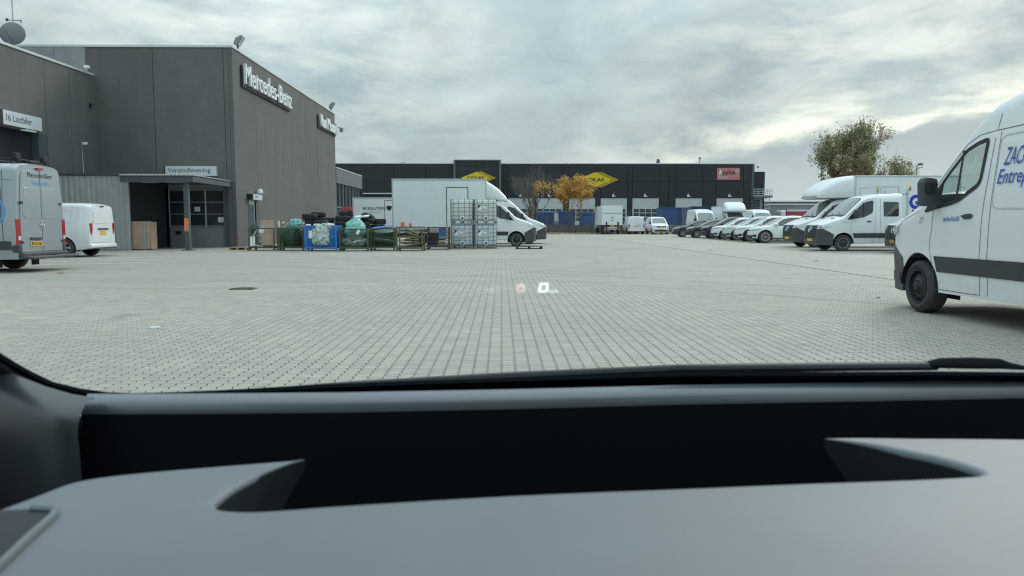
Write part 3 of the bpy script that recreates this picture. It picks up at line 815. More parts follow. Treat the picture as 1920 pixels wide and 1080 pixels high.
def small_van(label, loc, rz, L_=4.45, H=1.86, W_=.90, hood=1.08, wr=.33, paint=None, rear_txt='', group=None, lamps='mid', rim='five'):
    paint = paint or m_white
    top = [(0, .72), (.03, .84), (.12, .92), (.6, 1.04), (.88, hood), (.98, hood + .06), (1.72, H - .16), (2.0, H - .06), (2.5, H), (L_ - .4, H - .02), (L_ - .12, H - .08), (L_ - .03, H - .25), (L_, H - .6)]
    # the tail keeps its height: only the last centimetres lean in
    wid = [(0, .62), (.04, .74), (.12, .86), (.3, .95), (.6, .99), (1.2, 1.0), (L_ - .35, 1.0), (L_ - .1, .97), (L_, .93)]
    sec = [(.2, .93), (.4, .97), (.65, 1.0), (.95, .99), (1.1, .965), (H, .80)]
    rad = [(0, .12), (.3, .14), (1.0, .13), (1.8, .10), (2.3, .14), (L_, .14)]
    top = top[:-3] + [(L_ - .10, H - .05), (L_, H - .10)]
    fo, wb = .88, L_ - 1.74
    B = Body(L_, W_, top, [(0, .24), (.5, .22), (L_ - .5, .24), (L_, .30)], wid, sec, 1.0, rad, [fo, fo + wb], wr, wr + .055, crown=.035, step=.09, levels=16)
    root = thing('small_van', label, 'van', loc, rz, group)
    link('body', B.mesh(smooth=38), paint, root); arch_liner(root, B); underbody(root, .3, L_ - .3, .55, .26, .5)
    win = [(1.22, hood + .05), (1.72, H - .26), (2.0, H - .20), (2.32, H - .19), (2.36, hood + .10), (1.9, hood + .03)]
    for sg in (-1, 1):
        spatch(B, win, 'side_window', m_glass, root, off=.008, sides=(sg,))
        for pl in ([(1.20, .30), (1.16, .9), (1.2, hood)], [(2.42, .30), (2.44, H - .16)]): strip(B, pl, .010, 'door_gap', m_gap, root, off=.004, sides=(sg,))
        outline(B, round_poly([(2.62, hood + .08), (L_ - .62, hood + .08), (L_ - .62, H - .24), (2.62, H - .24)], .14), .014, 'pressed_panel', m_seam2, root, off=.003, sides=(sg,))
        region(B, [(1, 0, 0, .42), (0, -sg, 0, -.50), (.2, 0, -1, -.80), (-.1, 0, 1, .91)], 'headlight', m_lampc, root, off=.010)
        x, z = 1.35, hood + .14; y = B.side(x, z)
        MB().box(x - .08, x + .08, min(sg * y, sg * (y + .22)), max(sg * y, sg * (y + .22)), z - .09, z + .13).build('mirror', m_plast, root, bevel=.03, smooth=50)
        strip(B, [(fo + .42, .30), (fo + wb - .42, .30)], .10, 'sill_trim', m_plast, root, off=.012, sides=(sg,))
        spatch(B, [(2.50, 1.0), (2.66, 1.0), (2.66, 1.035), (2.5, 1.035)], 'door_handle', m_plast, root, off=.02, sides=(sg,))
        # rear lamps
        hy = B.side(L_, 1.1)
        if lamps == 'mid':
            lm = MB().prism([(sg * (hy - .16), 1.08), (sg * (hy - .10), .78), (sg * (hy - .05), .78), (sg * (hy + .004), 1.0), (sg * (hy + .0), 1.17), (sg * (hy - .10), 1.20)], L_ - .16, L_ + .02, 'x')
        else:
            lm = MB().prism([(sg * (hy - .10), .72), (sg * (hy + .004), .72), (sg * (hy - .0), 1.14), (sg * (hy - .10), 1.14)], L_ - .10, L_ + .02, 'x')
        lm.build('tail_light', m_red, root, bevel=.012)
    region(B, [(1, 0, 0, .2), (0, 1, 0, .50), (0, -1, 0, .50), (0, 0, 1, .88), (0, 0, -1, -.74)], 'grille', m_seam, root, off=.012)
    region(B, [(1, 0, 0, .3), (0, 1, 0, .70), (0, -1, 0, .70), (0, 0, 1, .50), (0, 0, -1, -.30)], 'lower_grille', m_seam, root, off=.012)
    badge_star(root, lambda a, b: (B.front(a, .80 + b) - .03, a, .80 + b), .08)
    plate(root, lambda a, b, w: (-.03 + w * .01, -a, .56 + b))
    tpatch(B, round_poly([(1.0, -.74), (1.72, -.66), (1.72, .66), (1.0, .74)], .05), 'windscreen', m_wglass, root, off=.010)
    # tail: door leaf, window, plate recess
    hz = lambda z: B.side(L_, z)
    if lamps == 'mid':
        d = MB().prism(round_poly([(-hz(.5) + .10, .50), (hz(.5) - .10, .50), (hz(1.1) - .17, 1.1), (hz(1.68) - .10, 1.70), (-hz(1.68) + .10, 1.70), (-hz(1.1) + .17, 1.1)], .05), L_ - .0, L_ + .02, 'x').build('tailgate', paint, root, bevel=.006)
        MB().prism(round_poly([(-.60, 1.17), (.60, 1.17), (.56, 1.58), (-.56, 1.58)], .08), L_ + .018, L_ + .030, 'x').build('window_blank', paint, d, bevel=.005)
        MB().box(L_ + .018, L_ + .05, -.34, .34, .945, 1.0).build('handle_bar', m_plast, d, bevel=.008)
        MB().box(L_ - .02, L_ + .03, -.10, .10, 1.74, 1.78).build('high_brake_light', m_black, root)
        plate(root, lambda a, b, w: (L_ + .036 - w * .012, a + .0, .84 + b), w=.36, h=.13)
    else:
        for sg in (-1, 1):
            MB().prism(round_poly([(sg * .01, .46), (sg * (hz(.5) - .10), .46), (sg * (hz(1.7) - .09), H - .22), (sg * .01, H - .18)], .04), L_, L_ + .02, 'x').build('rear_door', paint, root, bevel=.006)
        plate(root, lambda a, b, w: (L_ + .036 - w * .012, a - .05, .86 + b), w=.46, h=.11)
        MB().box(L_ + .02, L_ + .05, .1, .35, .98, 1.01).build('handle_bar', m_plast, root)
    MB().box(L_ - .15, L_ + .07, -W_ + .05, W_ - .05, .30, .46).build('rear_bumper', paint, root, bevel=.04, smooth=50)
    MB().box(L_ - .10, L_ + .075, -W_ + .12, W_ - .12, .28, .34).build('bumper_trim', m_plast, root, bevel=.02)
    wheels(root, B, rim, wr, .21, wr * .66, m_rimst if rim == 'steel' else m_rimal, m_rimdk if rim == 'steel' else m_rimal)
    return root, B
m_lampc = mat('clear_headlamp', (.34, .40, .43), .1, var=.6, nscale=25, coat=1.0)
m_seam2 = mat('pressed_edge', (.50, .54, .57), .5, var=0)
# ------------------------------------------------------------------ ground
def ground_mat(name, gap_only=False, geo=False):
    """interlocking concrete pavers: zigzag joints along Y, thin joints across"""
    global nt
    m = bpy.data.materials.new(name); m.use_nodes = True; nt = m.node_tree
    b = nt.nodes['Principled BSDF']; b.inputs['Roughness'].default_value = .78; b.inputs['Specular IOR Level'].default_value = .35
    g = nt.nodes.new('ShaderNodeNewGeometry'); s = nt.nodes.new('ShaderNodeSeparateXYZ'); nt.links.new(g.outputs['Position'], s.inputs[0])
    X, Y = s.outputs[0], s.outputs[1]; P = g.outputs['Position']
    base = mixc(ramp(noise(P, .16, 6, .6), [(0.35, 0.0), (0.66, 1.0)]), (.435, .392, .322), (.325, .294, .244))
    base = mixc(ramp(noise(P, 1.1, 7, .7), [(0.40, 0.0), (0.72, .55)]), base, (.28, .265, .235))
    base = mixc(ramp(noise(P, 6.0, 4, .7), [(0.40, 0.0), (0.75, .5)]), base, (.25, .245, .22))
    base = mixc(ramp(noise(P, 130, 3, .7), [(0.42, 0.0), (0.62, .42)]), base, (.54, .54, .50))
    base = mixc(ramp(noise(P, 300, 2, .7), [(0.50, 0.0), (0.68, .40)]), base, (.10, .10, .09))
    # tyre marks: long arcs swept across the yard, broken by noise
    br = ramp(noise(P, .45, 5, .7), [(0.38, .15), (0.62, 1.0)])
    for (cx, cy, rr, w, k) in ((6, 52, 28.5, .13, .5), (6, 52, 30.2, .13, .42), (-16, 44, 24.0, .12, .45), (-16, 44, 25.7, .12, .40), (16, 40, 24.5, .14, .5), (16, 40, 26.2, .14, .4), (-30, -20, 47, .14, .5), (-30, -20, 48.7, .14, .45), (2, 70, 53.5, .12, .42), (2, 70, 55.2, .12, .36), (30, 20, 20.3, .13, .35), (-6, 24, 9.0, .11, .38), (-6, 24, 10.5, .11, .3)):
        ddx = M('SUBTRACT', X, cx); ddy = M('SUBTRACT', Y, cy)
        d = M('ABSOLUTE', M('SUBTRACT', M('SQRT', M('ADD', M('MULTIPLY', ddx, ddx), M('MULTIPLY', ddy, ddy))), rr))
        f = M('MULTIPLY', M('MULTIPLY', M('SUBTRACT', 1.0, M('MINIMUM', M('DIVIDE', d, w * 1.6), 1.0)), br), k)
        base = mixc(f, base, (.13, .13, .12))
    # oil drips and grime patches
    oil = M('MULTIPLY', ramp(noise(P, .9, 3, .5), [(0.66, 0.0), (0.72, .55)]), ramp(noise(P, 9, 4, .6), [(0.4, .3), (0.6, 1.0)]))
    base = mixc(oil, base, (.12, .12, .11))
    p = .1125
    # per paver tone
    cell = nt.nodes.new('ShaderNodeTexWhiteNoise'); cell.noise_dimensions = '2D'
    zz = M('MULTIPLY', M('SUBTRACT', M('ABSOLUTE', M('SUBTRACT', M('FRACT', M('DIVIDE', Y, p)), .5)), .25), .042)
    Xz = M('ADD', X, zz)
    nt.links.new(comb(M('FLOOR', M('DIVIDE', Xz, p)), M('FLOOR', M('DIVIDE', Y, p)), 0), cell.inputs['Vector'])
    base = mixc(M('MULTIPLY', cell.outputs['Value'], .50), base, (.25, .24, .21))
    if not geo:
        jx = M('SUBTRACT', M('ABSOLUTE', M('SUBTRACT', M('FRACT', M('DIVIDE', Xz, p)), .5)), .5)   # 0 at joint, negative inside
        jy = M('SUBTRACT', M('ABSOLUTE', M('SUBTRACT', M('FRACT', M('DIVIDE', Y, p)), .5)), .5)
        wj = ramp(noise(P, .7, 3, .6), [(0.3, .45), (0.7, 1.0)])
        fx = M('MULTIPLY', M('MAXIMUM', M('SUBTRACT', 1.0, M('DIVIDE', M('ABSOLUTE', jx), .072)), 0.0), wj)
        fx = M('MINIMUM', M('MULTIPLY', fx, 1.35), .72)
        fy = M('MULTIPLY', M('MAXIMUM', M('SUBTRACT', 1.0, M('DIVIDE', M('ABSOLUTE', jy), .045)), 0.0), .60)
        # the far right bay is laid crosswise
        right = M('GREATER_THAN', X, 8.15)
        fx2 = M('MULTIPLY', fx, M('SUBTRACT', 1.0, M('MULTIPLY', right, .75)))
        base = mixc(M('MAXIMUM', fx2, fy), base, (.085, .09, .075))
    nt.links.new(base, b.inputs['Base Color'])
    bn = nt.nodes.new('ShaderNodeBump'); bn.inputs['Strength'].default_value = .35; bn.inputs['Distance'].default_value = .004
    nt.links.new(noise(P, 180, 3, .6), bn.inputs['Height']); nt.links.new(bn.outputs[0], b.inputs['Normal'])
    return m
m_pave = ground_mat('paver_field'); m_paver = ground_mat('paver_stone', geo=True)
m_sand = mat('joint_sand', (.075, .08, .065), .95, var=.3, nscale=30)
PV = .1125; Y0, Y1 = 36, 128; XN = 116    # paver grid in cells: Y from 4.05 m to 14.4 m
zA, zB, xA = Y0 * PV, Y1 * PV, XN * PV
g = MB()
for a in ((-1500, 1500, -300, zA), (-1500, 1500, zB, 3000), (-1500, -xA, zA, zB), (xA, 1500, zA, zB)):
    g.add([(a[0], a[2], 0), (a[1], a[2], 0), (a[1], a[3], 0), (a[0], a[3], 0)], [(0, 1, 2, 3)])
yard = g.build('ground', m_pave, kind='structure', recalc=False)
bed = MB().add([(-xA, zA, -.012), (xA, zA, -.012), (xA, zB, -.012), (-xA, zB, -.012)], [(0, 1, 2, 3)]).build('joint_sand', m_sand, kind='structure', recalc=False)
# one interlocking stone: zigzag flanks, straight ends, a small chamfer
def stone(cx, cy, dz, tx, ty):
    h = PV / 2; gp = .0048; ge = .0030; a = .021
    # flank centre line shifts by the zigzag (matches the joint in the paving)
    L_ = [(cx - h + gp - a / 2, cy - h + ge), (cx - h + gp + a / 2, cy), (cx - h + gp - a / 2, cy + h - ge)]
    Rr = [(cx + h - gp - a / 2, cy + h - ge), (cx + h - gp + a / 2, cy), (cx + h - gp - a / 2, cy - h + ge)]
    o = L_ + Rr; c = .0035
    top = [(x + (c if x < cx else -c), y + (c if y < cy - .01 else -c if y > cy + .01 else 0)) for x, y in o]
    f = lambda x, y, z: (x, y, z + tx * (x - cx) + ty * (y - cy))
    vs = [f(x, y, dz - .012) for x, y in o] + [f(x, y, dz - .0025) for x, y in o] + [f(x, y, dz) for x, y in top]
    fs = []
    for i in range(6):
        j = (i + 1) % 6
        fs += [(i + 6, j + 6, j, i), (i + 12, j + 12, j + 6, i + 6)]
    fs.append((17, 16, 15, 14, 13, 12))
    return vs, fs
cells = []
for j in range(Y0, Y1):
    yc = (j + .5) * PV; lim = (yc * 980 / 1400) + .7
    for i in range(-XN, XN):
        xc = (i + .5) * PV
        if -lim - .25 < xc < lim: cells.append((i, j, xc, yc))
MANHOLE = (-4.62, 13.4)
def on_view(xc, yc):
    dpx = F * xc / yc + 940; return 60 < dpx < 1900
big = MB(); singles = []
near = sorted([c for c in cells if c[3] > 5.35 and on_view(c[2], c[3])], key=lambda c: (c[1], abs(c[2])))[:300]
nearset = {(c[0], c[1]) for c in near}
def pr(i, j, k): return random.Random((i * 7349 + j * 9151 + k * 31) & 0xffffffff).uniform(-1, 1)
for i, j, xc, yc in cells:
    if (xc - MANHOLE[0]) ** 2 + (yc - MANHOLE[1]) ** 2 < .26 ** 2: continue
    sh = .0
    dz = .0008 * pr(i, j, 1) + .0012 * math.sin(xc * .9) * math.cos(yc * .7); a = stone(xc, yc, dz, .008 * pr(i, j, 2), .008 * pr(i, j, 3))
    if (i, j) in nearset:
        q = MB().add(*a).build('paving_stone', m_paver, yard, recalc=False)
    else: big.add(*a)
big.build('paving_stones', m_paver, yard, kind='stuff', recalc=False)
# outer fan of the near field not covered by single stones
fill = MB()
for j in range(Y0, Y1):
    yc = (j + .5) * PV; lim = (yc * 980 / 1400) + .7
    i0 = math.ceil((-lim - .25) / PV - .5) ; i1 = math.ceil(lim / PV - .5)
    for a, b in ((-xA, i0 * PV), (i1 * PV, xA)):
        if b > a: fill.add([(a, j * PV, 0), (b, j * PV, 0), (b, (j + 1) * PV, 0), (a, (j + 1) * PV, 0)], [(0, 1, 2, 3)])
fill.build('outer_paving', m_pave, kind='structure', recalc=False)
# seam between two bays on the right, painted bay lines on the left
m_conc = mat('concrete_strip', (.34, .35, .33), .85, var=.15)
mb = MB()
for k in range(44):
    y = 12.0 + k * 1.0
    mb.box(8.12 + .01 * math.sin(k * .7), 8.16 + .01 * math.sin(k * .7), y, y + .985, -.004, .004)
mb.build('drain_seam', m_seam, kind='structure')
m_line = mat('road_paint', (.72, .74, .72), .6, var=.25, nscale=9)
for (x0, y0, x1, y1) in ((-14.2, 16.7, -11.2, 18.6), (-14.5, 20.5, -9.8, 22.8), (-15.5, 24.5, -12.55, 25.2), (-13.4, 25.5, -11.9, 26.3), (-20, 29.0, -14.6, 29.0)):
    d = Vector((x1 - x0, y1 - y0, 0)).normalized(); n = Vector((-d.y, d.x, 0)) * .05
    MB().add([Vector((x0, y0, .004)) - n, Vector((x1, y1, .004)) - n, Vector((x1, y1, .004)) + n, Vector((x0, y0, .004)) + n], [(0, 1, 2, 3)]).build('bay_line', m_line, kind='structure')
# manhole and drain covers
def cover(x, y, r, label, sq=False):
    t = thing('drain_cover', label, 'drain cover', (x, y, 0))
    if sq: MB().box(-r, r, -r, r, -.004, .006).build('frame', m_iron, t)
    else: MB().lathe([(r, -.01), (r, .006), (r - .03, .007), (0, .004)], 'z', 24).build('frame', m_iron, t)
    mb = MB()
    for k in range(-3, 4):
        w = math.sqrt(max(.001, (r * .85) ** 2 - (k * r * .24) ** 2)); mb.box(-w, w, k * r * .24 - .012, k * r * .24 + .012, .006, .010)
    mb.build('grating', m_iron2, t)
m_iron = mat('cast_iron', (.11, .112, .11), .6, metal=.3, var=.3, nscale=30)
m_iron2 = mat('worn_iron', (.10, .10, .10), .5, metal=.5, var=.3, nscale=30)
cover(MANHOLE[0], MANHOLE[1], .24, 'round dark iron drain cover let into the pavers left of the middle', False)
cover(-5.6, 33.1, .35, 'dark iron drain grate in front of the green cages by the big white box truck', True)
# ------------------------------------------------------------------ small litter
m_leafo = mat('dead_leaf_orange', (.42, .17, .05), .8, var=.3, nscale=30)
m_leafb = mat('dead_leaf_brown', (.17, .11, .06), .85, var=.3, nscale=30)
def leaf_on_ground(px, py, m, label, s=.09):
    p = atZ(px, py); n = 7
    vs = [(0, 0, .018)] + [(s * (1 + .25 * math.cos(3 * t)) * math.cos(t), s * .7 * math.sin(t), .010 + .022 * abs(math.sin(2 * t))) for t in [2 * math.pi * k / n for k in range(n)]]
    o = MB().add(vs, [(0, 1 + k, 1 + (k + 1) % n) for k in range(n)]).build('leaf', m)
    o.location = (p.x, p.y, .0); tag(o, label, 'leaf'); return o
leaf_on_ground(1528, 490, m_leafo, 'orange dead leaf lying on the pavers in front of the crew cab', .11)
leaf_on_ground(1329, 471, m_leafb, 'brown dead leaf on the paving in front of the white cars', .13)
leaf_on_ground(112, 513, m_leafo, 'pale orange leaf on the paving near the silver service van', .10)
leaf_on_ground(1644, 560, m_leafb, 'dark dead leaf on the paving left of the large white van', .05)
o = MB().box(-.05, .05, -.03, .03, .001, .012).build('paper_scrap', m_whiteink); p = atZ(291, 615); o.location = p; o.rotation_euler.z = .4
tag(o, 'scrap of white paper on the pavers at the left', 'litter')
# verge with fallen leaves under the trees
m_soil = mat('verge_soil', (.13, .11, .085), .95, var=.4, nscale=3, bump=.6, bscale=8)
MB().box(XY(600, 85), XY(1270, 85), 85.0, 88.2, -.05, .10).build('verge', m_soil, kind='structure')
MB().box(XY(600, 84.8), XY(1270, 84.8), 84.8, 85.0, -.05, .12).build('kerb', m_conc, kind='structure')
mb = MB(); rr = random.Random(3)
for k in range(1600):
    x = rr.uniform(XY(960, 86), XY(1265, 86)); y = rr.uniform(84.0, 88.0) if rr.random() < .8 else rr.uniform(80, 84.5); s = rr.uniform(.04, .10); a = rr.uniform(0, 6.3)
    z = .105 if y > 85 else .01
    e = Vector((math.cos(a), math.sin(a), 0)) * s; f = Vector((-math.sin(a), math.cos(a), rr.uniform(0, .6))) * s * .7; c = Vector((x, y, z + .01))
    mb.add([c - e, c - f, c + e, c + f + Vector((0, 0, .03))], [(0, 1, 2, 3)])
mb.build('fallen_leaves', mat('fallen_leaf', (.36, .20, .08), .85, var=.5, nscale=2), kind='stuff')['label'] = 'fallen brown and yellow leaves along the low wall'
bpy.data.objects['fallen_leaves']['category'] = 'leaves'
# raised ground behind the low retaining wall
m_asph = mat('far_asphalt', (.12, .125, .125), .9, var=.15, nscale=1)
MB().box(-90, 75, 88.35, 420, -.3, .50).build('terrace', m_asph, kind='structure')

# ------------------------------------------------------------------ buildings
m_agg = mat('exposed_aggregate', (.138, .139, .134), .9, var=.10, nscale=1.2, bump=.8, bscale=55, streak=.38)
def add_speckle(m, scale, a, b, f):
    global nt
    nt = m.node_tree; B_ = nt.nodes['Principled BSDF']; src = B_.inputs['Base Color'].links[0].from_socket
    g_ = nt.nodes.new('ShaderNodeNewGeometry')
    c = mixc(ramp(noise(g_.outputs['Position'], scale, 3, .7), [(a, 0.0), (b, f)]), src, (.30, .29, .26))
    c = mixc(ramp(noise(g_.outputs['Position'], scale * .6, 3, .7), [(a + .02, 0.0), (b + .02, f)]), c, (.035, .036, .036))
    oi = nt.nodes.new('ShaderNodeObjectInfo'); c = mixc(M('MULTIPLY', oi.outputs['Random'], .22), c, (.075, .078, .078))
    nt.links.new(c, B_.inputs['Base Color'])
add_speckle(m_agg, 34, .48, .66, .5)
m_concw = mat('weathered_concrete', (.33, .34, .34), .85, var=.12, nscale=1, streak=.5)
m_cope = mat('roof_coping', (.62, .66, .66), .4, metal=.2, var=.06)
m_steel = mat('painted_steel_grey', (.075, .095, .11), .5, var=.12)
m_corr = mat('galvanised_sheet', (.44, .46, .46), .5, metal=.15, var=.10, nscale=1.5, streak=.35)
m_doorp = mat('roller_door_grey', (.26, .29, .31), .5, var=.08, streak=.15)
m_doorw = mat('white_door_panel', (.55, .58, .58), .5, var=.05, streak=.15)
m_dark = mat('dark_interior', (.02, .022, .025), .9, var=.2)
m_signw = mat('sign_face', (.60, .64, .67), .4, var=.02)
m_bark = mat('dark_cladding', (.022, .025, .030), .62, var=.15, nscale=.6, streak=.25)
m_fasc = mat('ribbed_fascia', (.15, .165, .175), .5, var=.08)
m_frame = mat('window_frame_grey', (.22, .24, .26), .5, var=.05)
m_dglass = mat('door_glass', (.035, .045, .05), .12, var=.4, nscale=.7, spec=.6)

YF = 37.0                     # main front wall plane
XR = atY(441, 300, YF).x      # east wall plane
ZT = atY(441, 89, YF).z
YE = XR / (atY(629, 300, 100).x / 100)   # far corner of the east wall
bld = thing('workshop_building', 'tall grey aggregate panel workshop with white lettering at left', 'building', (XR, YF, 0))
def loc(o): o.location = (-XR, -YF, 0); return o
def bpart(mb, name, m, parent=None, **kw):
    o = mb.build(name, m, parent or bld, **kw)
    if parent is None: o.location = (-XR, -YF, 0)
    return o
# core and concrete wall panels with recessed joints
XLW = XY(195, YF)
DR0, DR1 = XY(320, YF), XY(426, YF)
bpart(MB().box(XLW - 12, XR - .25, YF + .45, YE - .06, 0, ZT - .15), 'core', m_dark)
bpart(MB().box(DR0 - .3, DR1 + .3, YF + .19, YF + .40, 0, 3.3), 'door_backing', m_dark)
ys = [YF + .0, 40.3, 43.6, 46.9, 50.2, 53.5, 56.8, YE]
DX0, DX1 = 38.75, 39.85       # side door along Y
for a, b in zip(ys[:-1], ys[1:]):
    a2, b2 = a + (.0 if a == ys[0] else .012), b - .012
    if a < DX0 < b:
        m_ = MB().prism([(a2, 0), (DX0, 0), (DX0, 2.36), (DX1, 2.36), (DX1, 0), (b2, 0), (b2, ZT), (a2, ZT)], XR - .18, XR, 'x')
    else: m_ = MB().box(XR - .18, XR, a2, b2, 0, ZT)
    bpart(m_, 'wall_panel', m_agg)
DR0, DR1 = XY(320, YF), XY(426, YF)     # delivery door on the front
for a, b in ((XLW - 5.0, XLW - 1.2), (XLW - 1.2, XY(303, YF)), (XY(303, YF), XY(432, YF)), (XY(432, YF), XR - .18)):
    if a < DR0 < b: m_ = MB().prism([(a + .012, 0), (DR0, 0), (DR0, 3.05), (DR1, 3.05), (DR1, 0), (b - .012, 0), (b - .012, ZT), (a + .012, ZT)], YF - .0, YF + .18, 'y')
    else: m_ = MB().box(a + .012, b - .012, YF - .0, YF + .18, 0, ZT)
    bpart(m_, 'wall_panel', m_agg)
bpart(MB().box(XLW - 5.2, XR + .04, YF - .04, YF + .25, ZT, ZT + .10), 'coping', m_cope)
bpart(MB().box(XR - .22, XR + .05, YF + .25, YE + .04, ZT, ZT + .10), 'coping', m_cope)
# upper weathered slab seen over the low wing
for k in range(4): bpart(MB().box(XLW - 5.8 + k * 1.5 - .55, XLW - 5.8 + k * 1.5 + .93, YF - .03, YF - .005, 6.5, ZT - .02), 'pale_slab', m_concw)
# delivery door behind the canopy
d = bpart(MB().box(DR0, DR1, YF + .10, YF + .14, 0, 3.05), 'delivery_door', m_doorp)
w3 = (DR1 - DR0 - .12) / 3
for r_ in range(3):
    for c_ in range(3):
        x0 = DR0 + .06 + c_ * w3; z0 = 1.04 + r_ * .58
        p = MB().box(x0 + .03, x0 + w3 - .03, YF + .075, YF + .11, z0 + .03, z0 + .55).build('pane', m_dglass, d)
for c_ in range(4): MB().box(DR0 + .06 + c_ * w3 - .025, DR0 + .06 + c_ * w3 + .025, YF + .05, YF + .10, 1.0, 2.80).build('mullion', m_signw if c_ in (0, 2) else m_frame, d)
for r_ in range(4): MB().box(DR0 + .03, DR1 - .03, YF + .06, YF + .10, 1.02 + r_ * .58, 1.07 + r_ * .58).build('rail', m_frame, d)
MB().box(DR0 + .3, DR0 + .58, YF + .08, YF + .10, .62, .80).build('letter_slot', m_black, d)
MB().box(DR0 + 1.28, DR0 + 1.56, YF + .066, YF + .074, 1.75, 1.98).build('notice', m_whiteink, d)
MB().box(DR1 - .36, DR1 - .08, YF + .066, YF + .074, 1.22, 1.48).build('notice', m_whiteink, d)
bpart(MB().box(DR0 - .12, DR0, YF - .08, YF + .1, 0, 3.15), 'door_jamb', m_steel); bpart(MB().box(DR1, DR1 + .12, YF - .08, YF + .1, 0, 3.15), 'door_jamb', m_steel)
# east side door
d = bpart(MB().box(XR - .10, XR - .05, DX0, DX1, 0, 2.36), 'side_door', m_signw)
MB().box(XR - .05, XR - .03, DX0 + .16, DX1 - .16, .5, 2.15).build('pane', m_dglass, d)
MB().box(XR - .05, XR + .0, DX1 - .12, DX1 - .08, 1.0, 1.2).build('door_handle', m_chrome, d)
bpart(MB().box(XR - .09, XR + .02, DX0 - .07, DX0, 0, 2.43), 'door_jamb', m_steel); bpart(MB().box(XR - .09, XR + .02, DX1, DX1 + .07, 0, 2.43), 'door_jamb', m_steel)
bpart(MB().box(XR - .09, XR + .02, DX0, DX1, 2.36, 2.43), 'door_jamb', m_steel)
# lower glazed wing that continues behind
YG0, YG1 = YE + .05, 70.0; XG = XR + .02; ZG = 5.5
bpart(MB().box(XG - 8, XG - .12, YG0, YG1, 0, ZG - .1), 'glazed_wing_core', m_dark)
k = 0; y = YG0
while y < YG1 - .2:
    bpart(MB().box(XG - .10, XG + .02, y, y + .52, ZG - 1.15, ZG), 'fascia_panel', m_fasc); y += .545
y = YG0
while y < YG1 - .5:
    bpart(MB().box(XG - .11, XG - .07, y + .06, y + 1.28, 2.5, ZG - 1.2), 'window_pane', m_glass)
    bpart(MB().box(XG - .11, XG - .07, y + .06, y + 1.28, .25, 2.4), 'window_pane', m_wglass)
    bpart(MB().box(XG - .11, XG + .0, y - .03, y + .04, 0, ZG - 1.15), 'mullion', m_frame); y += 1.34
bpart(MB().box(XG - .11, XG + .01, YG0, YG1, 2.42, 2.49), 'transom', m_frame); bpart(MB().box(XG - .11, XG + .01, YG0, YG1, 0, .22), 'transom', m_frame)
bpart(MB().box(XG - .9, XG + .06, YG0, YG1 + .1, ZG, ZG + .08), 'coping', m_cope)

# low wing on the left with the truck door
XL = XLW; LW = thing('workshop_wing', 'lower grey aggregate wing with big roller door at the far left', 'building', (XL, YF, 0))
def lpart(mb, name, m, parent=None, **kw):
    o = mb.build(name, m, parent or LW, **kw)
    if parent is None: o.location = (-XL, -YF, 0)
    return o
OY = XL / (atY(91, 300, 100).x / 100)     # edge of the opening
JY = OY + .0; ZL0 = atY(195, 143, YF).z; ZL1 = atY(0, 77, XL / (atY(0, 300, 100).x / 100)).z
zl = lambda y: ZL0 + (ZL1 - ZL0) * (YF - y) / (YF - 29.3) if y > 20 else ZL0
OZ = atY(85, 253, OY).z
lpart(MB().box(XL - 14, XL - .3, 12, YF - .05, 0, ZL0 - .2), 'core', m_dark)
for a, b in ((JY, 34.85), (34.85, YF)):
    lpart(MB().prism([(a + .012, 0), (b - .012, 0), (b - .012, zl(b)), (a + .012, zl(a))], XL - .2, XL, 'x'), 'wall_panel', m_agg)
lpart(MB().prism([(28.0, OZ), (OY - .012, OZ), (OY - .012, zl(OY)), (28.0, zl(28))], XL - .2, XL, 'x'), 'wall_panel', m_agg)
lpart(MB().prism([(22.0, 0), (27.98, 0), (27.98, zl(28)), (22.0, zl(22))], XL - .2, XL, 'x'), 'wall_panel', m_agg)
lpart(MB().prism([(21.9, zl(21.9)), (YF - .05, zl(YF)), (YF - .05, zl(YF) + .10), (21.9, zl(21.9) + .10)], XL - .3, XL + .05, 'x'), 'coping', m_cope)
lpart(MB().box(XL - .46, XL - .002, OY - .62, OY - .02, 0, OZ), 'door_reveal', m_steel)
rd = lpart(MB().box(XL - .42, XL - .34, 28.0, OY - .62, 0, OZ), 'roller_door', m_doorp)
z = .0
while z < OZ - .05:
    MB().box(XL - .34, XL - .31, 28.0, OY - .62, z + .012, min(z + .235, OZ)).build('slat', m_doorp, rd, bevel=.006); z += .25

# canopy and sheet metal lean-to
CY = 32.35; cz = 3.20
cp = thing('canopy', 'flat steel canopy on a dark post in front of the delivery door', 'canopy', (XY(369, CY), CY, 0))
def cpart(mb, name, m, parent=None, **kw):
    o = mb.build(name, m, parent or cp, **kw)
    if parent is None: o.location = (-cp.location.x, -CY, 0)
    return o
CX1 = XY(369, CY); CX0 = XY(246, 33.0) + .03
cpart(MB().box(CX0, CX1, CY, CY + .12, cz - .28, cz), 'front_beam', m_steel)
cpart(MB().box(CX1 - .12, CX1, CY + .12, YF - .01, cz - .26, cz + .02), 'side_beam', m_steel)
mb = MB(); x = CX0
while x < CX1 - .1: mb.box(x, x + .09, CY - .05, YF - .02, cz + .02, cz + .07); x += .18
cpart(mb, 'corrugated_roof', m_corr); cpart(MB().box(CX0, CX1 + .06, CY - .05, YF - .02, cz + .002, cz + .02), 'roof_sheet', m_corr)
PX0 = XY(356, CY + .2)
cpart(MB().box(PX0 - .10, PX0 + .10, CY + .12, CY + .32, .02, cz - .0), 'post', m_steel, bevel=.01)
cpart(MB().box(PX0 - .22, PX0 + .22, CY + .0, CY + .44, 0, .03), 'base_plate', m_steel)
wz0, wz1 = atY(356, 434, CY).z, atY(356, 409, CY).z
m_warn = mat('warning_sheet', (.75, .25, .12), .5, var=.25, nscale=6)
cpart(MB().box(PX0 - .105, PX0 + .09, CY + .112, CY + .12, wz0, wz1), 'warning_sheet', m_warn)
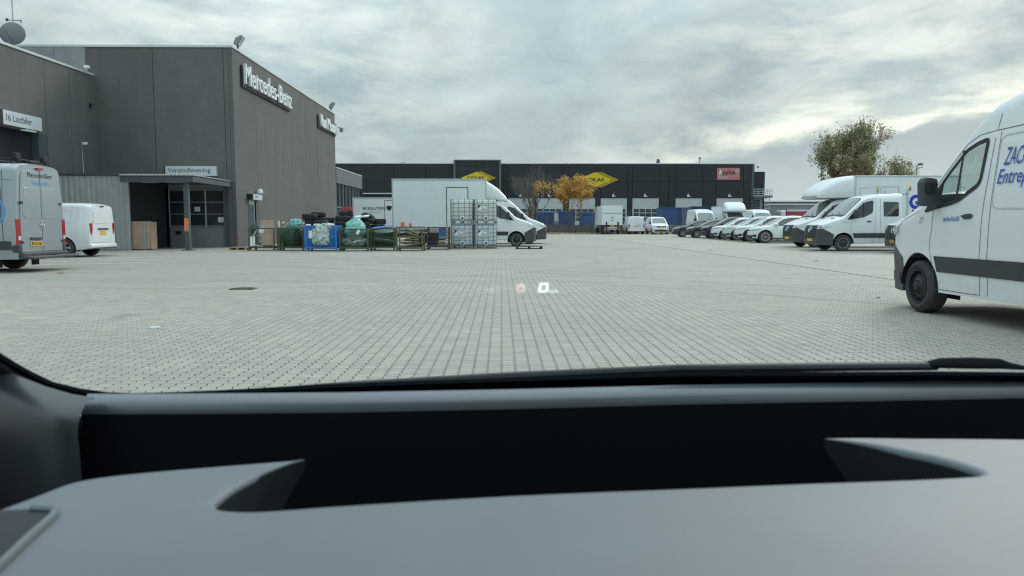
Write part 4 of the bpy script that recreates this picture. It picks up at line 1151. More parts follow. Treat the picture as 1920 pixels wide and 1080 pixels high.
for xx in (XY(300, CY + 1), XY(372, CY + 1) - .9): cpart(MB().box(xx - .5, xx + .5, CY + .7, CY + .8, cz - .26, cz - .20), 'tube_lamp', m_signw)
# dark store bay behind the canopy
SY = 33.0; SX1 = XY(247, SY)
sh = thing('sheet_metal_shed', 'ribbed galvanised sheet wall of the shed beside the canopy', 'shed', (SX1, SY, 0))
x = XL + .02; k = 0
while x < SX1 - .02:
    w = min(.24, SX1 - x)
    mb = MB().prism([(x, SY), (x + w * .35, SY), (x + w * .45, SY - .035), (x + w * .85, SY - .035), (x + w * .97, SY), (x + w * .97, SY + .02), (x, SY + .02)], 0.02, 3.24, 'z')
    o = mb.build('rib_sheet', m_corr, sh); o.location = (-SX1, -SY, 0); x += w
o = MB().box(SX1 - .02, SX1 + .06, SY - .05, SY + .05, 0, 3.26).build('corner_post', m_corr, sh); o.location = (-SX1, -SY, 0)
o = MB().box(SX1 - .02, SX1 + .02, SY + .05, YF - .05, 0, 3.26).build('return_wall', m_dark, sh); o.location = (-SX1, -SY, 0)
o = MB().box(XL + .02, SX1 + .06, SY - .09, YF - .05, 3.26, 3.33).build('roof_sheet', m_steel, sh); o.location = (-SX1, -SY, 0)
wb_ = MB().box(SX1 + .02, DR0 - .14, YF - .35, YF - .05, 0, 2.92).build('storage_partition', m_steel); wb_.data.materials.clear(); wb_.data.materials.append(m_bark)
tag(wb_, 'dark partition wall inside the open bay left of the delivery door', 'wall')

# ------------------------------------------------------------------ signs and fittings on the workshop
def sign(name, label, cat='sign', loc_=(0, 0, 0)):
    return thing(name, label, cat, loc_)
# "Vareindlevering"
y = YF - .06; x0, x1 = XY(320.5, y), XY(414.5, y); z0, z1 = atY(367, 330, y).z, atY(367, 312, y).z
s_ = sign('wall_sign', 'white sign reading Vareindlevering above the canopy')
MB().box(x0, x1, y - .12, y + .05, z0, z1).build('panel', m_signw, s_, bevel=.006); MB().box(x0 - .06, x0 - .002, y - .10, y + .05, z0, z1).build('end_cap', m_black, s_)
text('lettering', 'Vareindlevering', m_ink, s_, (x1 - x0) * .84, .21, lambda u, v, w: (x0 + .12 + u, y - .124, z0 + .17 + v))
# "16 Lastbiler"
xf = XL + .14; zz0 = atY(77, 243, 31.9).z - .02; zz1 = zz0 + .56; ya = XL / (atY(4, 300, 100).x / 100); yb = XL / (atY(76, 300, 100).x / 100)
s_ = sign('wall_sign', 'white sign reading 16 Lastbiler over the roller door')
MB().box(XL - .0, xf, ya, yb, zz0, zz1).build('panel', m_signw, s_, bevel=.006); MB().box(XL, xf, ya - 1.0, ya - .01, zz0, zz1).build('dark_panel', m_ink, s_)
text('lettering', '16 Lastbiler', m_ink, s_, (yb - ya) * .66, .26, lambda u, v, w: (xf + .004, ya + .17 + u, zz0 + .17 + v))
tag(MB().box(xf + .02, xf + .22, ya + 1.0, ya + 1.7, zz0 - .14, zz0 - .08).build('sign_lamp', m_signw), 'flat white lamp under the 16 Lastbiler sign', 'lamp')
# large letters on the east wall
def wall_letters(name, label, body, pxa, pxb, zbase, cap, bold, squash=None):
    ya = XR / (atY(pxa, 300, 100).x / 100); yb = XR / (atY(pxb, 300, 100).x / 100)
    t = sign(name, label)
    MB().box(XR, XR + .10, ya - .15, yb + .1, zbase - .16, zbase - .06).build('mounting_rail', m_black, t)
    MB().box(XR, XR + .08, ya - .15, ya + .02, zbase - .1, zbase + cap * .9).build('mounting_rail', m_black, t)
    chars = []; vs, fs, x0, x1 = text_mesh(body, bold); sc = (yb - ya) / (x1 - x0)
    pen = 0
    for i, ch in enumerate(body):
        if ch == ' ': continue
        v2, f2, a0, a1 = text_mesh(ch, bold)
        _, _, b0, b1 = text_mesh(body[:i + 1], bold)
        right = (b1 - x0) * sc; left = right - (a1 - a0) * sc
        P = [(XR + .24, ya + left + (q.x - a0) * sc, zbase + q.y / CAP * cap) for q in v2]
        n = len(P); Fc = list(f2); cnt = set()
        for f in f2:
            for e in zip(f, f[1:] + f[:1]): cnt.add(e)
        P += [(XR + .12, p[1], p[2]) for p in P]
        for (a, b) in cnt:
            if (b, a) not in cnt: Fc.append((b, a, a + n, b + n))
        mb = MB().add(P, Fc)
        if serif:   # slab feet and hairline serifs of the roman lettering
            w = (a1 - a0) * sc
            for fx, fz in SER.get(ch, ()):
                yy = ya + left + fx * w; mb.box(XR + .18, XR + .245, yy - .10, yy + .10, zbase + fz * cap, zbase + fz * cap + .035)
        mb.build('letter', m_whiteink, t, recalc=False)
        MB().add([(XR + .10, ya + left + (q.x - a0) * sc + .0, zbase + q.y / CAP * cap) for q in v2], f2).build('letter_back', m_black, t, recalc=False)
serif = True
SER = {'M': ((.08, 0), (.92, 0), (.08, .965), (.92, .965)), 'r': ((.2, 0), (.2, .71)), 'd': ((.85, .98), (.9, 0)), 'B': ((.05, 0), (.05, .965)), 'n': ((.15, 0), (.85, 0), (.12, .71)), 'z': ((.1, .68), (.9, .02)), 'e': (), 'c': (), 's': ()}
zb = atY(462, 158, 38.4).z
wall_letters('wall_lettering', 'large white letters reading Mercedes-Benz on the grey side wall', 'Mercedes-Benz', 457, 543, zb, .98, .0)
serif = False
wall_letters('wall_lettering', 'smaller white letters reading Van Mossel near the far corner of the side wall', 'Van Mossel', 596.5, 628.2, atY(598, 235, 53.8).z, .80, .02)
# small door sign, lamps, cameras, dish
ya, yb = XR / (atY(464, 300, 100).x / 100), XR / (atY(481, 300, 100).x / 100); z0, z1 = atY(470, 374.5, 39).z, atY(470, 364, 39).z
s_ = sign('door_sign', 'small white box sign over the side door')
MB().box(XR, XR + .25, ya, yb, z0, z1).build('panel', m_signw, s_, bevel=.006); MB().box(XR, XR + .252, ya - .0 - .25, ya - .002, z0, z1).build('end_cap', m_black, s_)
mb = MB()
for k in range(7): mb.box(XR + .250, XR + .254, ya + .28 + k * .055, ya + .32 + k * .055, z0 + .11, z0 + .20 + .03 * (k in (2, 5)))
mb.build('faded_lettering', m_greytxt, s_)
o = MB().lathe([(.001, 0), (.14, 0), (.16, .08), (.10, .22), (.001, .24)], 'z', 14, (XR + .2, 40.0, z1 + .08)).build('wall_lamp', m_whiteink, smooth=50); tag(o, 'white domed wall lamp above the small door sign', 'lamp')
def floodlight(x, y, z, label, flip=1):
    t = thing('floodlight', label, 'floodlight', (x, y, z))
    MB().cyl((0, 0, 0), (0, 0, .22), .05, n=8).build('bracket', m_plast, t)
    mb = MB(); mb.prism([(-.20, -.10), (.0, -.16), (.26, .24), (.22, .34), (-.08, .20)], -.22, .22, 'y'); h = mb.build('housing', m_frame, t, bevel=.02); h.location = (.05, 0, .36)
    g_ = MB(); g_.add([(.02, -.19, -.15), (.02, .19, -.15), (.27, .19, .24), (.27, -.19, .24)], [(0, 1, 2, 3)]); g_ = g_.build('lens', m_lamp, h)
    return t
floodlight(XR - .05, 38.0, ZT + .1, 'floodlight on the roof edge above the large lettering')
floodlight(XR - .05, YE - 1.0, ZT + .1, 'floodlight on the far roof corner of the tall wall')
t = thing('security_camera', 'white dome camera on an arm at the far wall corner', 'camera', (XR, YE - .2, ZT - 1.05))
MB().box(0, .55, -.06, .06, 0, .10).build('arm', m_signw, t, bevel=.02); MB().lathe([(.001, .0), (.14, 0), (.16, -.12), (.13, -.26), (.001, -.34)], 'z', 16, (.55, 0, 0)).build('dome', m_frame, t, smooth=50)
t = thing('security_camera', 'small white camera on the roof edge where the wing meets the tall wall', 'camera', (XL + .1, 36.2, zl(36.2) + .1))
MB().cyl((0, 0, 0), (0, 0, .12), .03, n=8).build('foot', m_signw, t); MB().cyl((-.08, 0, .18), (.16, -.10, .16), .07, n=12).build('barrel', m_whiteink, t)
pp = XL / (atY(155, 300, 100).x / 100)
t = thing('security_camera', 'small white camera halfway up the low wing wall', 'camera', (XL, pp, atY(155, 268, pp).z))
MB().cyl((0, 0, 0), (.14, 0, 0), .03, n=8).build('arm', m_signw, t); MB().cyl((.16, .10, -.02), (.16, -.16, -.05), .06, n=12).build('barrel', m_whiteink, t)
MB().tube([(.0, .0, -.05), (.02, .0, -2.0)], .012).build('cable', m_signw, t)
pp = XL / (atY(172, 300, 100).x / 100); t = thing('wall_hook', 'small dark bracket on the low wing wall near the corner', 'bracket', (XL, pp, atY(172, 198, pp).z))
MB().box(0, .10, -.05, .05, -.1, .1).build('plate', m_black, t); MB().cyl((.1, 0, .02), (.25, .05, .08), .02, n=6).build('hook', m_black, t)
yd = 31.2; dz = atY(28, 86, yd)
t = thing('satellite_dish', 'round grey satellite dish with aerial mast on the low roof', 'satellite dish', (dz.x - .02, yd, dz.z - .1))
sc_ = yd / F
MB().cyl((0, 0, 0), (0, 0, 2.4), .028, n=8).build('mast', m_rail, t)
dm = MB().lathe([(.001, -.07), (.2, -.055), (.36, -.015), (.46, .04), (.465, .045), (.36, .0), (.2, -.04), (.001, -.055)], 'y', 36); dm = dm.build('dish', m_fasc, t, smooth=60); dm.location = (0, -.1, .58); dm.rotation_euler = (R(-8), 0, R(20))
MB().tube([(0, -.1, .18), (.12, -.5, .35), (.0, -.55, .58)], .012).build('feed_arm', m_plast, t)
mb = MB(); mb.cyl((-.05, 0, 2.0), (.62, -.1, 2.35), .014, n=6)
for k in range(8):
    q = Vector((-.05, 0, 2.0)).lerp(Vector((.62, -.1, 2.35)), k / 7); mb.cyl(q + Vector((0, -.22, 0)), q + Vector((0, .22, 0)), .007, n=5); mb.cyl(q + Vector((0, 0, -.10)), q + Vector((0, 0, .10)), .006, n=5)
mb.build('aerial', m_frame, t)
mb = MB(); mb.cyl((-.25, 0, 1.12), (.32, 0, 1.10), .014, n=6); mb.cyl((.32, 0, 1.0), (.32, 0, 1.12), .02, n=6); mb.box(-.28, -.20, -.03, .03, 1.08, 1.18); mb.build('crossbar', m_plast, t)
# ------------------------------------------------------------------ far dark hall
HY = 117.0; TZ = .5
hx0, hx1 = XY(560, HY), XY(1408, HY); hz = atY(1200, 307.5, HY).z
hall = thing('industrial_hall', 'long low black clad industrial hall across the back of the yard', 'building', (0, HY, TZ))
def hp(mb, name, m, parent=None, **kw):
    o = mb.build(name, m, parent or hall, **kw)
    if parent is None: o.location = (0, -HY, -TZ)
    return o
doors = [977, 1030, 1090, 1149, 1208, 1288, 1364]
dtop = atY(1200, 371.5, HY).z
hp(MB().box(hx0, hx1 - .05, HY + .2, HY + 40, TZ, hz - .1), 'core', m_dark)
m_hpan = mat('black_wall_panel', (.0215, .025, .031), .55, var=.14, nscale=.5, streak=.3)
edges = sorted([560, 640, 690, 740, 800, 852, 940] + [d - 24.5 for d in doors] + [d + 24.5 for d in doors] + [1250, 1408, 895])
edges = [e for i, e in enumerate(edges) if i == 0 or e - edges[i - 1] > 1.5]
for a, b in zip(edges[:-1], edges[1:]):
    x0, x1 = XY(a, HY) + .03, XY(b, HY) - .03; mid = (a + b) / 2
    isdoor = any(abs(mid - d) < 12 for d in doors)
    zlow = dtop if isdoor else TZ
    zs = [zlow, atY(1200, 340, HY).z, hz]
    for c, d_ in zip(zs[:-1], zs[1:]): hp(MB().box(x0, x1, HY - .0, HY + .16, c + .02, d_ - .02), 'wall_panel', m_hpan)
    if isdoor:
        dr = hp(MB().box(x0 + .05, x1 - .05, HY + .08, HY + .14, TZ, dtop), 'garage_door', m_doorw)
        zz = dtop - .62
        while zz > TZ + 2.9: MB().box(x0 + .05, x1 - .05, HY + .06, HY + .085, zz, zz + .03).build('panel_rib', m_cope, dr); zz -= .6
        pw = (x1 - x0 - .3) / 4
        for r_ in range(3):
            for c_ in range(4):
                MB().box(x0 + .15 + c_ * pw + .06, x0 + .15 + (c_ + 1) * pw - .06, HY + .045, HY + .09, TZ + 1.10 + r_ * .66, TZ + 1.10 + r_ * .66 + .50).build('window_pane', m_dglass, dr)
        for q in (x0, x1 - .05): hp(MB().box(q, q + .06, HY - .03, HY + .1, TZ, dtop), 'door_trim', m_cope)
hp(MB().box(hx0, hx1 + .05, HY - .06, HY + .3, hz, hz + .12), 'roof_edge', m_cope)
hp(MB().box(hx1 - .35, hx1 + .02, HY - .05, HY - .002, TZ, hz), 'corner_column', m_steel)
hp(MB().box(XY(684, HY), XY(745, HY), HY - .35, HY - .1, atY(0, 363.5, HY).z, atY(0, 361.5, HY).z), 'gutter_rail', m_cope)
# raised entrance block
tx0, tx1 = XY(852, HY - 1), XY(940, HY - 1); tz = atY(895, 300.5, HY - 1).z
hp(MB().box(tx0 + .25, tx1 - .25, HY - 1.1, HY - .03, TZ, tz), 'entrance_block', m_hpan)
for x in (tx0, tx1 - .28): hp(MB().box(x, x + .27, HY - 1.2, HY - .03, TZ, tz), 'corner_column', m_fasc)
hp(MB().box(tx0 - .02, tx1 + .02, HY - 1.22, HY + .5, tz, tz + .14), 'roof_edge', m_cope)
for a in (XY(871, HY - 1.1), XY(912, HY - 1.1)): hp(MB().box(a - .03, a + .03, HY - 1.125, HY - 1.10, atY(0, 318, HY).z, tz - .1), 'panel_joint', m_steel)
hp(MB().box(XY(868, HY - 1), XY(918, HY - 1), HY - 1.13, HY - 1.10, atY(0, 319, HY).z, atY(0, 318, HY).z), 'panel_joint', m_steel)
# roofed annex with walkway on the right
ax0, ax1 = XY(1409, HY), XY(1428, HY + 2)
hp(MB().box(ax0, ax1, HY + 2, HY + 30, TZ, atY(0, 320.5, HY + 2).z), 'annex', m_hpan)
hp(MB().box(ax1 - .25, ax1, HY + 1.9, HY + 2.0, atY(0, 366, HY).z, atY(0, 320.5, HY).z), 'corner_trim', m_steel)
hp(MB().box(ax0 - .3, ax1 + .4, HY - .6, HY + 2, atY(0, 370, HY).z, atY(0, 366, HY).z), 'walkway_slab', m_fasc)
hp(MB().box(ax0, ax1 - 1.0, HY - .1, HY + 2, TZ, atY(0, 370, HY).z), 'walkway_wall', m_frame)
mb = MB()
for k in range(4): mb.cyl((ax0 - .2, HY - .55, atY(0, 366 - k * 4, HY).z), (ax1 + .3, HY - .55, atY(0, 366 - k * 4, HY).z), .04, n=5)
for k in range(5):
    x = ax0 - .2 + (ax1 + .5 - ax0) * k / 4; mb.cyl((x, HY - .55, atY(0, 366, HY).z), (x, HY - .55, atY(0, 353, HY).z), .04, n=5)
hp(mb, 'walkway_railing', m_rail)
for k, z_ in enumerate((374, 379, 384, 389)): hp(MB().box(XY(1409, HY), XY(1420, HY), HY - .16, HY - .10, atY(0, z_ + 3.6, HY).z, atY(0, z_, HY).z), 'window_pane', m_dglass)
lt = thing('ladder', 'thin steel roof ladder with guard hoops right of the dark hall', 'ladder', (XY(1436, HY), HY, TZ))
mb = MB(); xl0, xl1 = XY(1431, HY) - lt.location.x, XY(1438, HY) - lt.location.x; zt_ = atY(0, 357, HY).z - TZ
for x in (xl0, xl1): mb.cyl((x, 0, 0), (x, 0, zt_), .05, n=5)
for k in range(int(zt_ / .5)): mb.cyl((xl0, 0, k * .5), (xl1, 0, k * .5), .035, n=5)
for k in range(4): mb.tube([(xl0, 0, 2.5 + k * 1.1), (xl0, -.6, 2.5 + k * 1.1), (xl1, -.6, 2.5 + k * 1.1), (xl1, 0, 2.5 + k * 1.1)], .03, 4)
mb.build('frame', m_rail, lt)
# rooftop bits
for px, top_, r_, cap_, lab in ((1230, 297, .10, .34, 'short roof vent with a round cap on the dark hall'), (1307, 293, .07, .18, 'tall thin roof pipe on the dark hall'), (1213, 306, .25, .3, 'low stub vent on the roof edge of the dark hall')):
    x = XY(px, HY + 1.5); z = atY(0, top_, HY + 1.5).z
    t = thing('roof_vent', lab, 'vent', (x, HY + 1.5, hz + .0)); MB().cyl((0, 0, -.3), (0, 0, z - hz - .2), r_, n=8).build('pipe', m_frame, t); MB().cyl((0, 0, z - hz - .55 if cap_ > .3 else z - hz - .3), (0, 0, z - hz), cap_, cap_ * .6, n=10).build('cap', m_steel, t)
t = thing('roof_unit', 'low box unit on the roof of the dark hall left of the entrance block', 'roof unit', (XY(765, HY + 3), HY + 3, hz)); MB().box(-3.2, 1.2, -.8, .8, -.3, .22).build('casing', m_frame, t); MB().box(-.9, -.1, -.4, .4, .22, .45).build('hood', m_rail, t)
t = thing('security_camera', 'tiny camera on the right roof corner of the dark hall', 'camera', (XY(1411, HY), HY - .1, atY(0, 311, HY).z)); MB().box(0, .3, -.03, .03, -.02, .03).build('arm', m_frame, t); MB().cyl((.3, 0, -.2), (.3, 0, .02), .12, n=8).build('dome', m_plast, t)
ws_ = ['']
lampn = ['leftmost, behind the bare tree', 'behind the twigs of the bare tree', 'above the door behind the yellow tree', 'above the door behind the box lorry', 'above the white door with window panes', 'above the door behind the blue container', 'above the door nearest the red sign']
for d_, ln in zip(doors, lampn):
    t = thing('bay_lamp', 'small white bay lamp ' + ln, 'lamp', (XY(d_, HY), HY, atY(0, 367, HY).z), group='lamps over the hall doors')
    MB().box(-.28, .02, -.22, 0, -.1, .22).build('housing', m_whiteink, t); MB().box(.08, .30, -.14, 0, -.12, .0).build('number', m_signw, t); MB().box(-.15, -.05, -.1, 0, .22, .50).build('bracket', m_frame, t)
# emblem signs
m_yel = mat('sign_yellow', (.72, .55, .02), .45, var=.04)
def rhomb(pxl, pxr, pyc, pyt, Y, label):
    c = atY((pxl + pxr) / 2, pyc, Y); s = Y / F; t = thing('company_sign', label, 'sign', tuple(c))
    hw, hh = (pxr - pxl) / 2 * s, (pyc - pyt) * s
    MB().prism([(-hw, 0), (0, -hh), (hw * .06, -hh), (hw * .75, 0), (hw * .06, hh), (0, hh)] if False else [(-hw, 0), (-.10 * hw, -hh), (hw * .68, 0), (-.10 * hw, hh)], -.02, .08, 'y').build('rhombus', m_yel, t)
    for k in (0, 1):
        o_ = .06 * hw + k * .13 * hw; wd = .075 * hw
        q = MB()
        for sg in (-1, 1): q.prism([(-.10 * hw + o_, sg * hh), (-.10 * hw + o_ + wd, sg * hh), (hw * .68 + o_ + wd, 0), (hw * .68 + o_, 0)], -.02, .08, 'y')
        q.build('chevron', m_yel, t)
    text('lettering', 'COLAS', m_ink, t, hw * .92, hh * .42, lambda u, v, w: (-hw * .62 + u, -.03, -hh * .21 + v), bold=.03)
rhomb(864, 931, 333.5, 322, HY - 1.15, 'yellow COLAS rhombus sign on the raised entrance block')
rhomb(1080, 1161, 337, 323, HY - .05, 'larger yellow COLAS rhombus sign partly behind the yellow tree')
m_redp = mat('hazed_red_panel', (.52, .21, .20), .5, var=.05)  # red paled in the colour itself to stand for haze
a_, b_ = atY(1344, 337, HY), atY(1387, 315, HY); t = thing('company_sign', 'pale red Applus sign high on the right end of the dark hall', 'sign', (a_.x, HY, a_.z))
w_, h_ = b_.x - a_.x, b_.z - a_.z
MB().box(0, w_, -.10, -.0, 0, h_).build('panel', m_redp, t)
text('lettering', 'A', m_whiteink, t, w_ * .15, h_ * .38, lambda u, v, w: (w_ * .07 + u, -.11, h_ * .46 + v), bold=.04)
text('lettering', 'pplus', m_ink, t, w_ * .55, h_ * .36, lambda u, v, w: (w_ * .24 + u, -.11, h_ * .46 + v), bold=.02)
mb = MB().tube([(w_ * .88 + .28 * math.cos(k / 12 * 6.283), -.11, h_ * .74 + .28 * math.sin(k / 12 * 6.283)) for k in range(13)], .04, 4); mb.box(w_ * .88 - .18, w_ * .88 + .18, -.13, -.10, h_ * .74 - .04, h_ * .74 + .04); mb.box(w_ * .88 - .04, w_ * .88 + .04, -.135, -.11, h_ * .74 - .18, h_ * .74 + .18); mb.build('plus_mark', m_signw, t)
text('lettering', 'Bilsyn', m_signw, t, w_ * .40, h_ * .19, lambda u, v, w: (w_ * .07 + u, -.11, h_ * .14 + v))

# ------------------------------------------------------------------ low wall with wire fence
m_oldc = mat('old_concrete_wall', (.155, .165, .15), .9, var=.3, nscale=1.2, bump=.4, bscale=12, streak=.45)
wl = thing('retaining_wall', 'low weathered concrete wall between the yard and the hall forecourt', 'wall', (XY(600, 88.2), 88.2, 0))
x = 0; W_end = XY(1500, 88.2) - wl.location.x
while x < W_end:
    MB().box(x + .01, x + 2.99, 0, .16, 0, 1.02 + .02 * math.sin(x)).build('wall_block', m_oldc, wl); x += 3.0
fe = thing('wire_fence', 'thin grey wire mesh fence standing on the low wall', 'fence', (XY(940, 88.4), 88.5, .9))
m_wire = mat('fence_wire', (.16, .18, .17), .5, metal=.4, var=.1)
Lf = XY(1420, 88.5) - fe.location.x; x = 0
while x < Lf: MB().cyl((x, 0, 0), (x, 0, 1.85), .035, n=6).build('post', m_wire, fe); x += 2.7
mb = MB()
for k in range(8): mb.cyl((0, 0, .08 + k * .24), (Lf, 0, .08 + k * .24), .010, n=3, cap=False)
x = 0
while x < Lf: mb.cyl((x, 0, .05), (x, 0, 1.8), .006, n=3, cap=False); x += .12
mb.build('wire_mesh', m_wire, fe, kind='stuff')
# containers and skips beyond the wall
m_cblue = mat('container_blue', (.035, .10, .27), .55, var=.2, nscale=1, streak=.4)
m_cblu2 = mat('container_navy', (.03, .07, .18), .55, var=.2, nscale=1, streak=.4)
m_cgrey = mat('container_grey_blue', (.12, .16, .21), .6, var=.2, nscale=1, streak=.4)
def container(px0, px1, pyt, Y, m, label, depth=2.4, z0=TZ):
    x0, x1 = XY(px0, Y), XY(px1, Y); z1 = atY(0, pyt, Y).z
    t = thing('shipping_container', label, 'container', (x0, Y, z0), group=None); w = x1 - x0; h = z1 - z0
    MB().box(.05, w - .05, .06, depth, .12, h - .02).build('shell', m, t)
    mb = MB(); k = .12
    while k < w - .25: mb.prism([(k, .06), (k + .05, .0), (k + .13, .0), (k + .18, .06)], .14, h - .12, 'z'); k += .28
    mb.build('corrugation', m, t)
    for (a, b, c, d) in ((0, w, 0, .14), (0, w, h - .12, h)): MB().box(a, b, -.01, .12, c, d).build('rail', m, t)
    for a in (0, w - .12): MB().box(a, a + .12, -.02, .12, .14, h - .12).build('corner_post', m, t)
container(1235, 1275, 388.5, 98, m_cblue, 'bright blue shipping container beside the dark hall door'); container(1276, 1293, 388.5, 97.5, m_cgrey, 'grey blue container end between two blue containers')
container(1294, 1331, 386.5, 99, m_cblu2, 'dark blue shipping container behind the front facing van')
container(1342, 1352, 393, 97, m_cgrey, 'narrow grey container left of the white box truck')
def skip(px0, px1, pyt, m, label):
    Y = 96; x0, x1 = XY(px0, Y), XY(px1, Y); z1 = atY(0, pyt, Y).z; w = x1 - x0; h = z1 - TZ
    t = thing('waste_container', label, 'waste container', (x0, Y, TZ))
    MB().prism([(0, 0), (w, 0), (w, h - .3), (w - .1, h - .1), (.1, h - .1), (0, h - .3)], 0, 2.0, 'y').build('body', m, t, bevel=.03)
    MB().box(-.06, w + .06, -.08, 2.05, h - .34, h - .12).build('lid', m_ltbluep if 'bright' in label else m, t, bevel=.03)
    for k in range(3): MB().box(w * (k + .5) / 3 - .05, w * (k + .5) / 3 + .05, -.06, 0, .1, h - .4).build('rib', m, t)
m_ltbluep = mat('plastic_blue', (.05, .20, .55), .5, var=.1)
skip(1007, 1037, 394, m_cblu2, 'blue waste container with bright lid behind the bare tree'); skip(1048, 1077, 394, m_cblu2, 'dark blue waste container between the two autumn trees'); skip(1088, 1114, 396, m_cblue, 'blue waste container behind the yellow tree trunk')
t = thing('white_tank', 'white upright tank between the blue waste containers', 'tank', (XY(1042.5, 96), 96.5, TZ)); MB().box(-.32, .32, -.3, .3, 0, 1.9).build('casing', m_signw, t, bevel=.05); MB().box(-.25, .25, -.33, -.3, .5, 1.0).build('panel', m_frame, t)

# far background on the right
def far_building(px0, px1, pyt, Y, m, label, rooftop=None, bands=0, cutp=None):
    x0, x1 = XY(px0, Y), XY(px1, Y); z1 = atY(0, pyt, Y).z
    t = thing('warehouse', label, 'building', ((x0 + x1) / 2, Y, 0)); w = (x1 - x0) / 2
    MB().box(-w, w, 0, 30, 0, z1).build('wall', m, t); MB().box(-w - .3, w + .3, -.3, 30, z1, z1 + .35).build('roof_edge', m_cope, t)
    n = max(1, int(w * 2 / 6))
    for k in range(n):
        x = -w + (k + .5) * 2 * w / n; MB().box(x - .9, x + .9, -.08, 0, z1 - 3.0, z1 - 1.6).build('window', m_dglass, t)
m_fg = mat('far_grey_cladding', (.13, .145, .15), .7, var=.12, nscale=.2); m_fg2 = mat('far_mid_grey', (.22, .25, .26), .7, var=.12, nscale=.2)
far_building(1440, 1530, 384, 190, m_fg2, 'low grey warehouse far away right of the dark hall')
far_building(1420, 1600, 378, 230, m_fg, 'long dark grey roof beyond the low warehouse')
t = thing('delivery_lorry', 'distant red curtain sided lorry beyond the white cars', 'lorry', (XY(1500, 120), 120, 0))
m_lred = mat('lorry_red', (.42, .06, .07), .5, var=.1)
c0_ = XY(1471, 120) - t.location.x; c1_ = XY(1560, 120) - t.location.x; zt_ = atY(0, 393, 120).z
MB().box(c0_, c1_, 0, 2.5, 1.0, zt_).build('trailer', m_lred, t, bevel=.05); MB().box(c0_ - 1.0, c0_ - .1, 0, 2.4, .6, zt_ - .1).build('cab', m_whitebox, t, bevel=.2); MB().box(c0_, c1_, -.05, .05, zt_ - .25, zt_ + .02).build('roof_rail', m_whitebox, t)
for k in range(3): MB().cyl((c0_ + 1 + k * 2, -.02, .5), (c0_ + 1 + k * 2, .3, .5), .5, n=16).build('wheel', m_tyre, t)
# roadside lamp
t = thing('street_lamp', 'grey street lamp with curved neck above the white box truck', 'street lamp', (XY(1709, 95), 95, 0))
zt_ = atY(0, 306, 95).z
mb = MB().cyl((0, 0, 0), (0, 0, zt_ - .3), .10, .06, n=8); mb.tube([(0, 0, zt_ - .35), (.05, 0, zt_ - .1), (.2, 0, zt_ + .08), (.35, 0, zt_ + .10)], .05, 6); mb.build('pole', m_steel, t)
MB().lathe([(.001, .22), (.18, .18), (.32, .0), (.30, -.10), (.001, -.12)], 'z', 14, (.45, 0, zt_ - .02)).build('lamp_head', m_steel, t, smooth=50)

# ------------------------------------------------------------------ trees
def leafmat(name, a, b):
    global nt
    m = bpy.data.materials.new(name); m.use_nodes = True; nt = m.node_tree; B_ = nt.nodes['Principled BSDF']; B_.inputs['Roughness'].default_value = .75
    g_ = nt.nodes.new('ShaderNodeNewGeometry'); wn = nt.nodes.new('ShaderNodeTexWhiteNoise'); wn.noise_dimensions = '1D'
    nt.links.new(g_.outputs['Random Per Island'], wn.inputs['W'])
    c = mixc(wn.outputs['Value'], a, b)
    c = mixc(ramp(noise(g_.outputs['Position'], .55, 3, .5), [(0.42, 0.0), (0.58, .6)]), c, tuple(x * 1.3 for x in b))
    nt.links.new(c, B_.inputs['Base Color'])
    tr = nt.nodes.new('ShaderNodeBsdfTranslucent'); nt.links.new(c, tr.inputs[0]); mx = nt.nodes.new('ShaderNodeMixShader'); mx.inputs[0].default_value = .3
    nt.links.new(B_.outputs[0], mx.inputs[1]); nt.links.new(tr.outputs[0], mx.inputs[2]); nt.links.new(mx.outputs[0], nt.nodes['Material Output'].inputs[0])
    return m
m_twig = mat('tree_bark', (.14, .125, .105), .9, var=.3, nscale=4)
m_willow = leafmat('windblown_leaves', (.12, .125, .055), (.29, .27, .13)); m_russet = leafmat('russet_leaves', (.17, .115, .075), (.28, .19, .11)); m_gold = leafmat('golden_leaves', (.42, .22, .05), (.64, .40, .11))
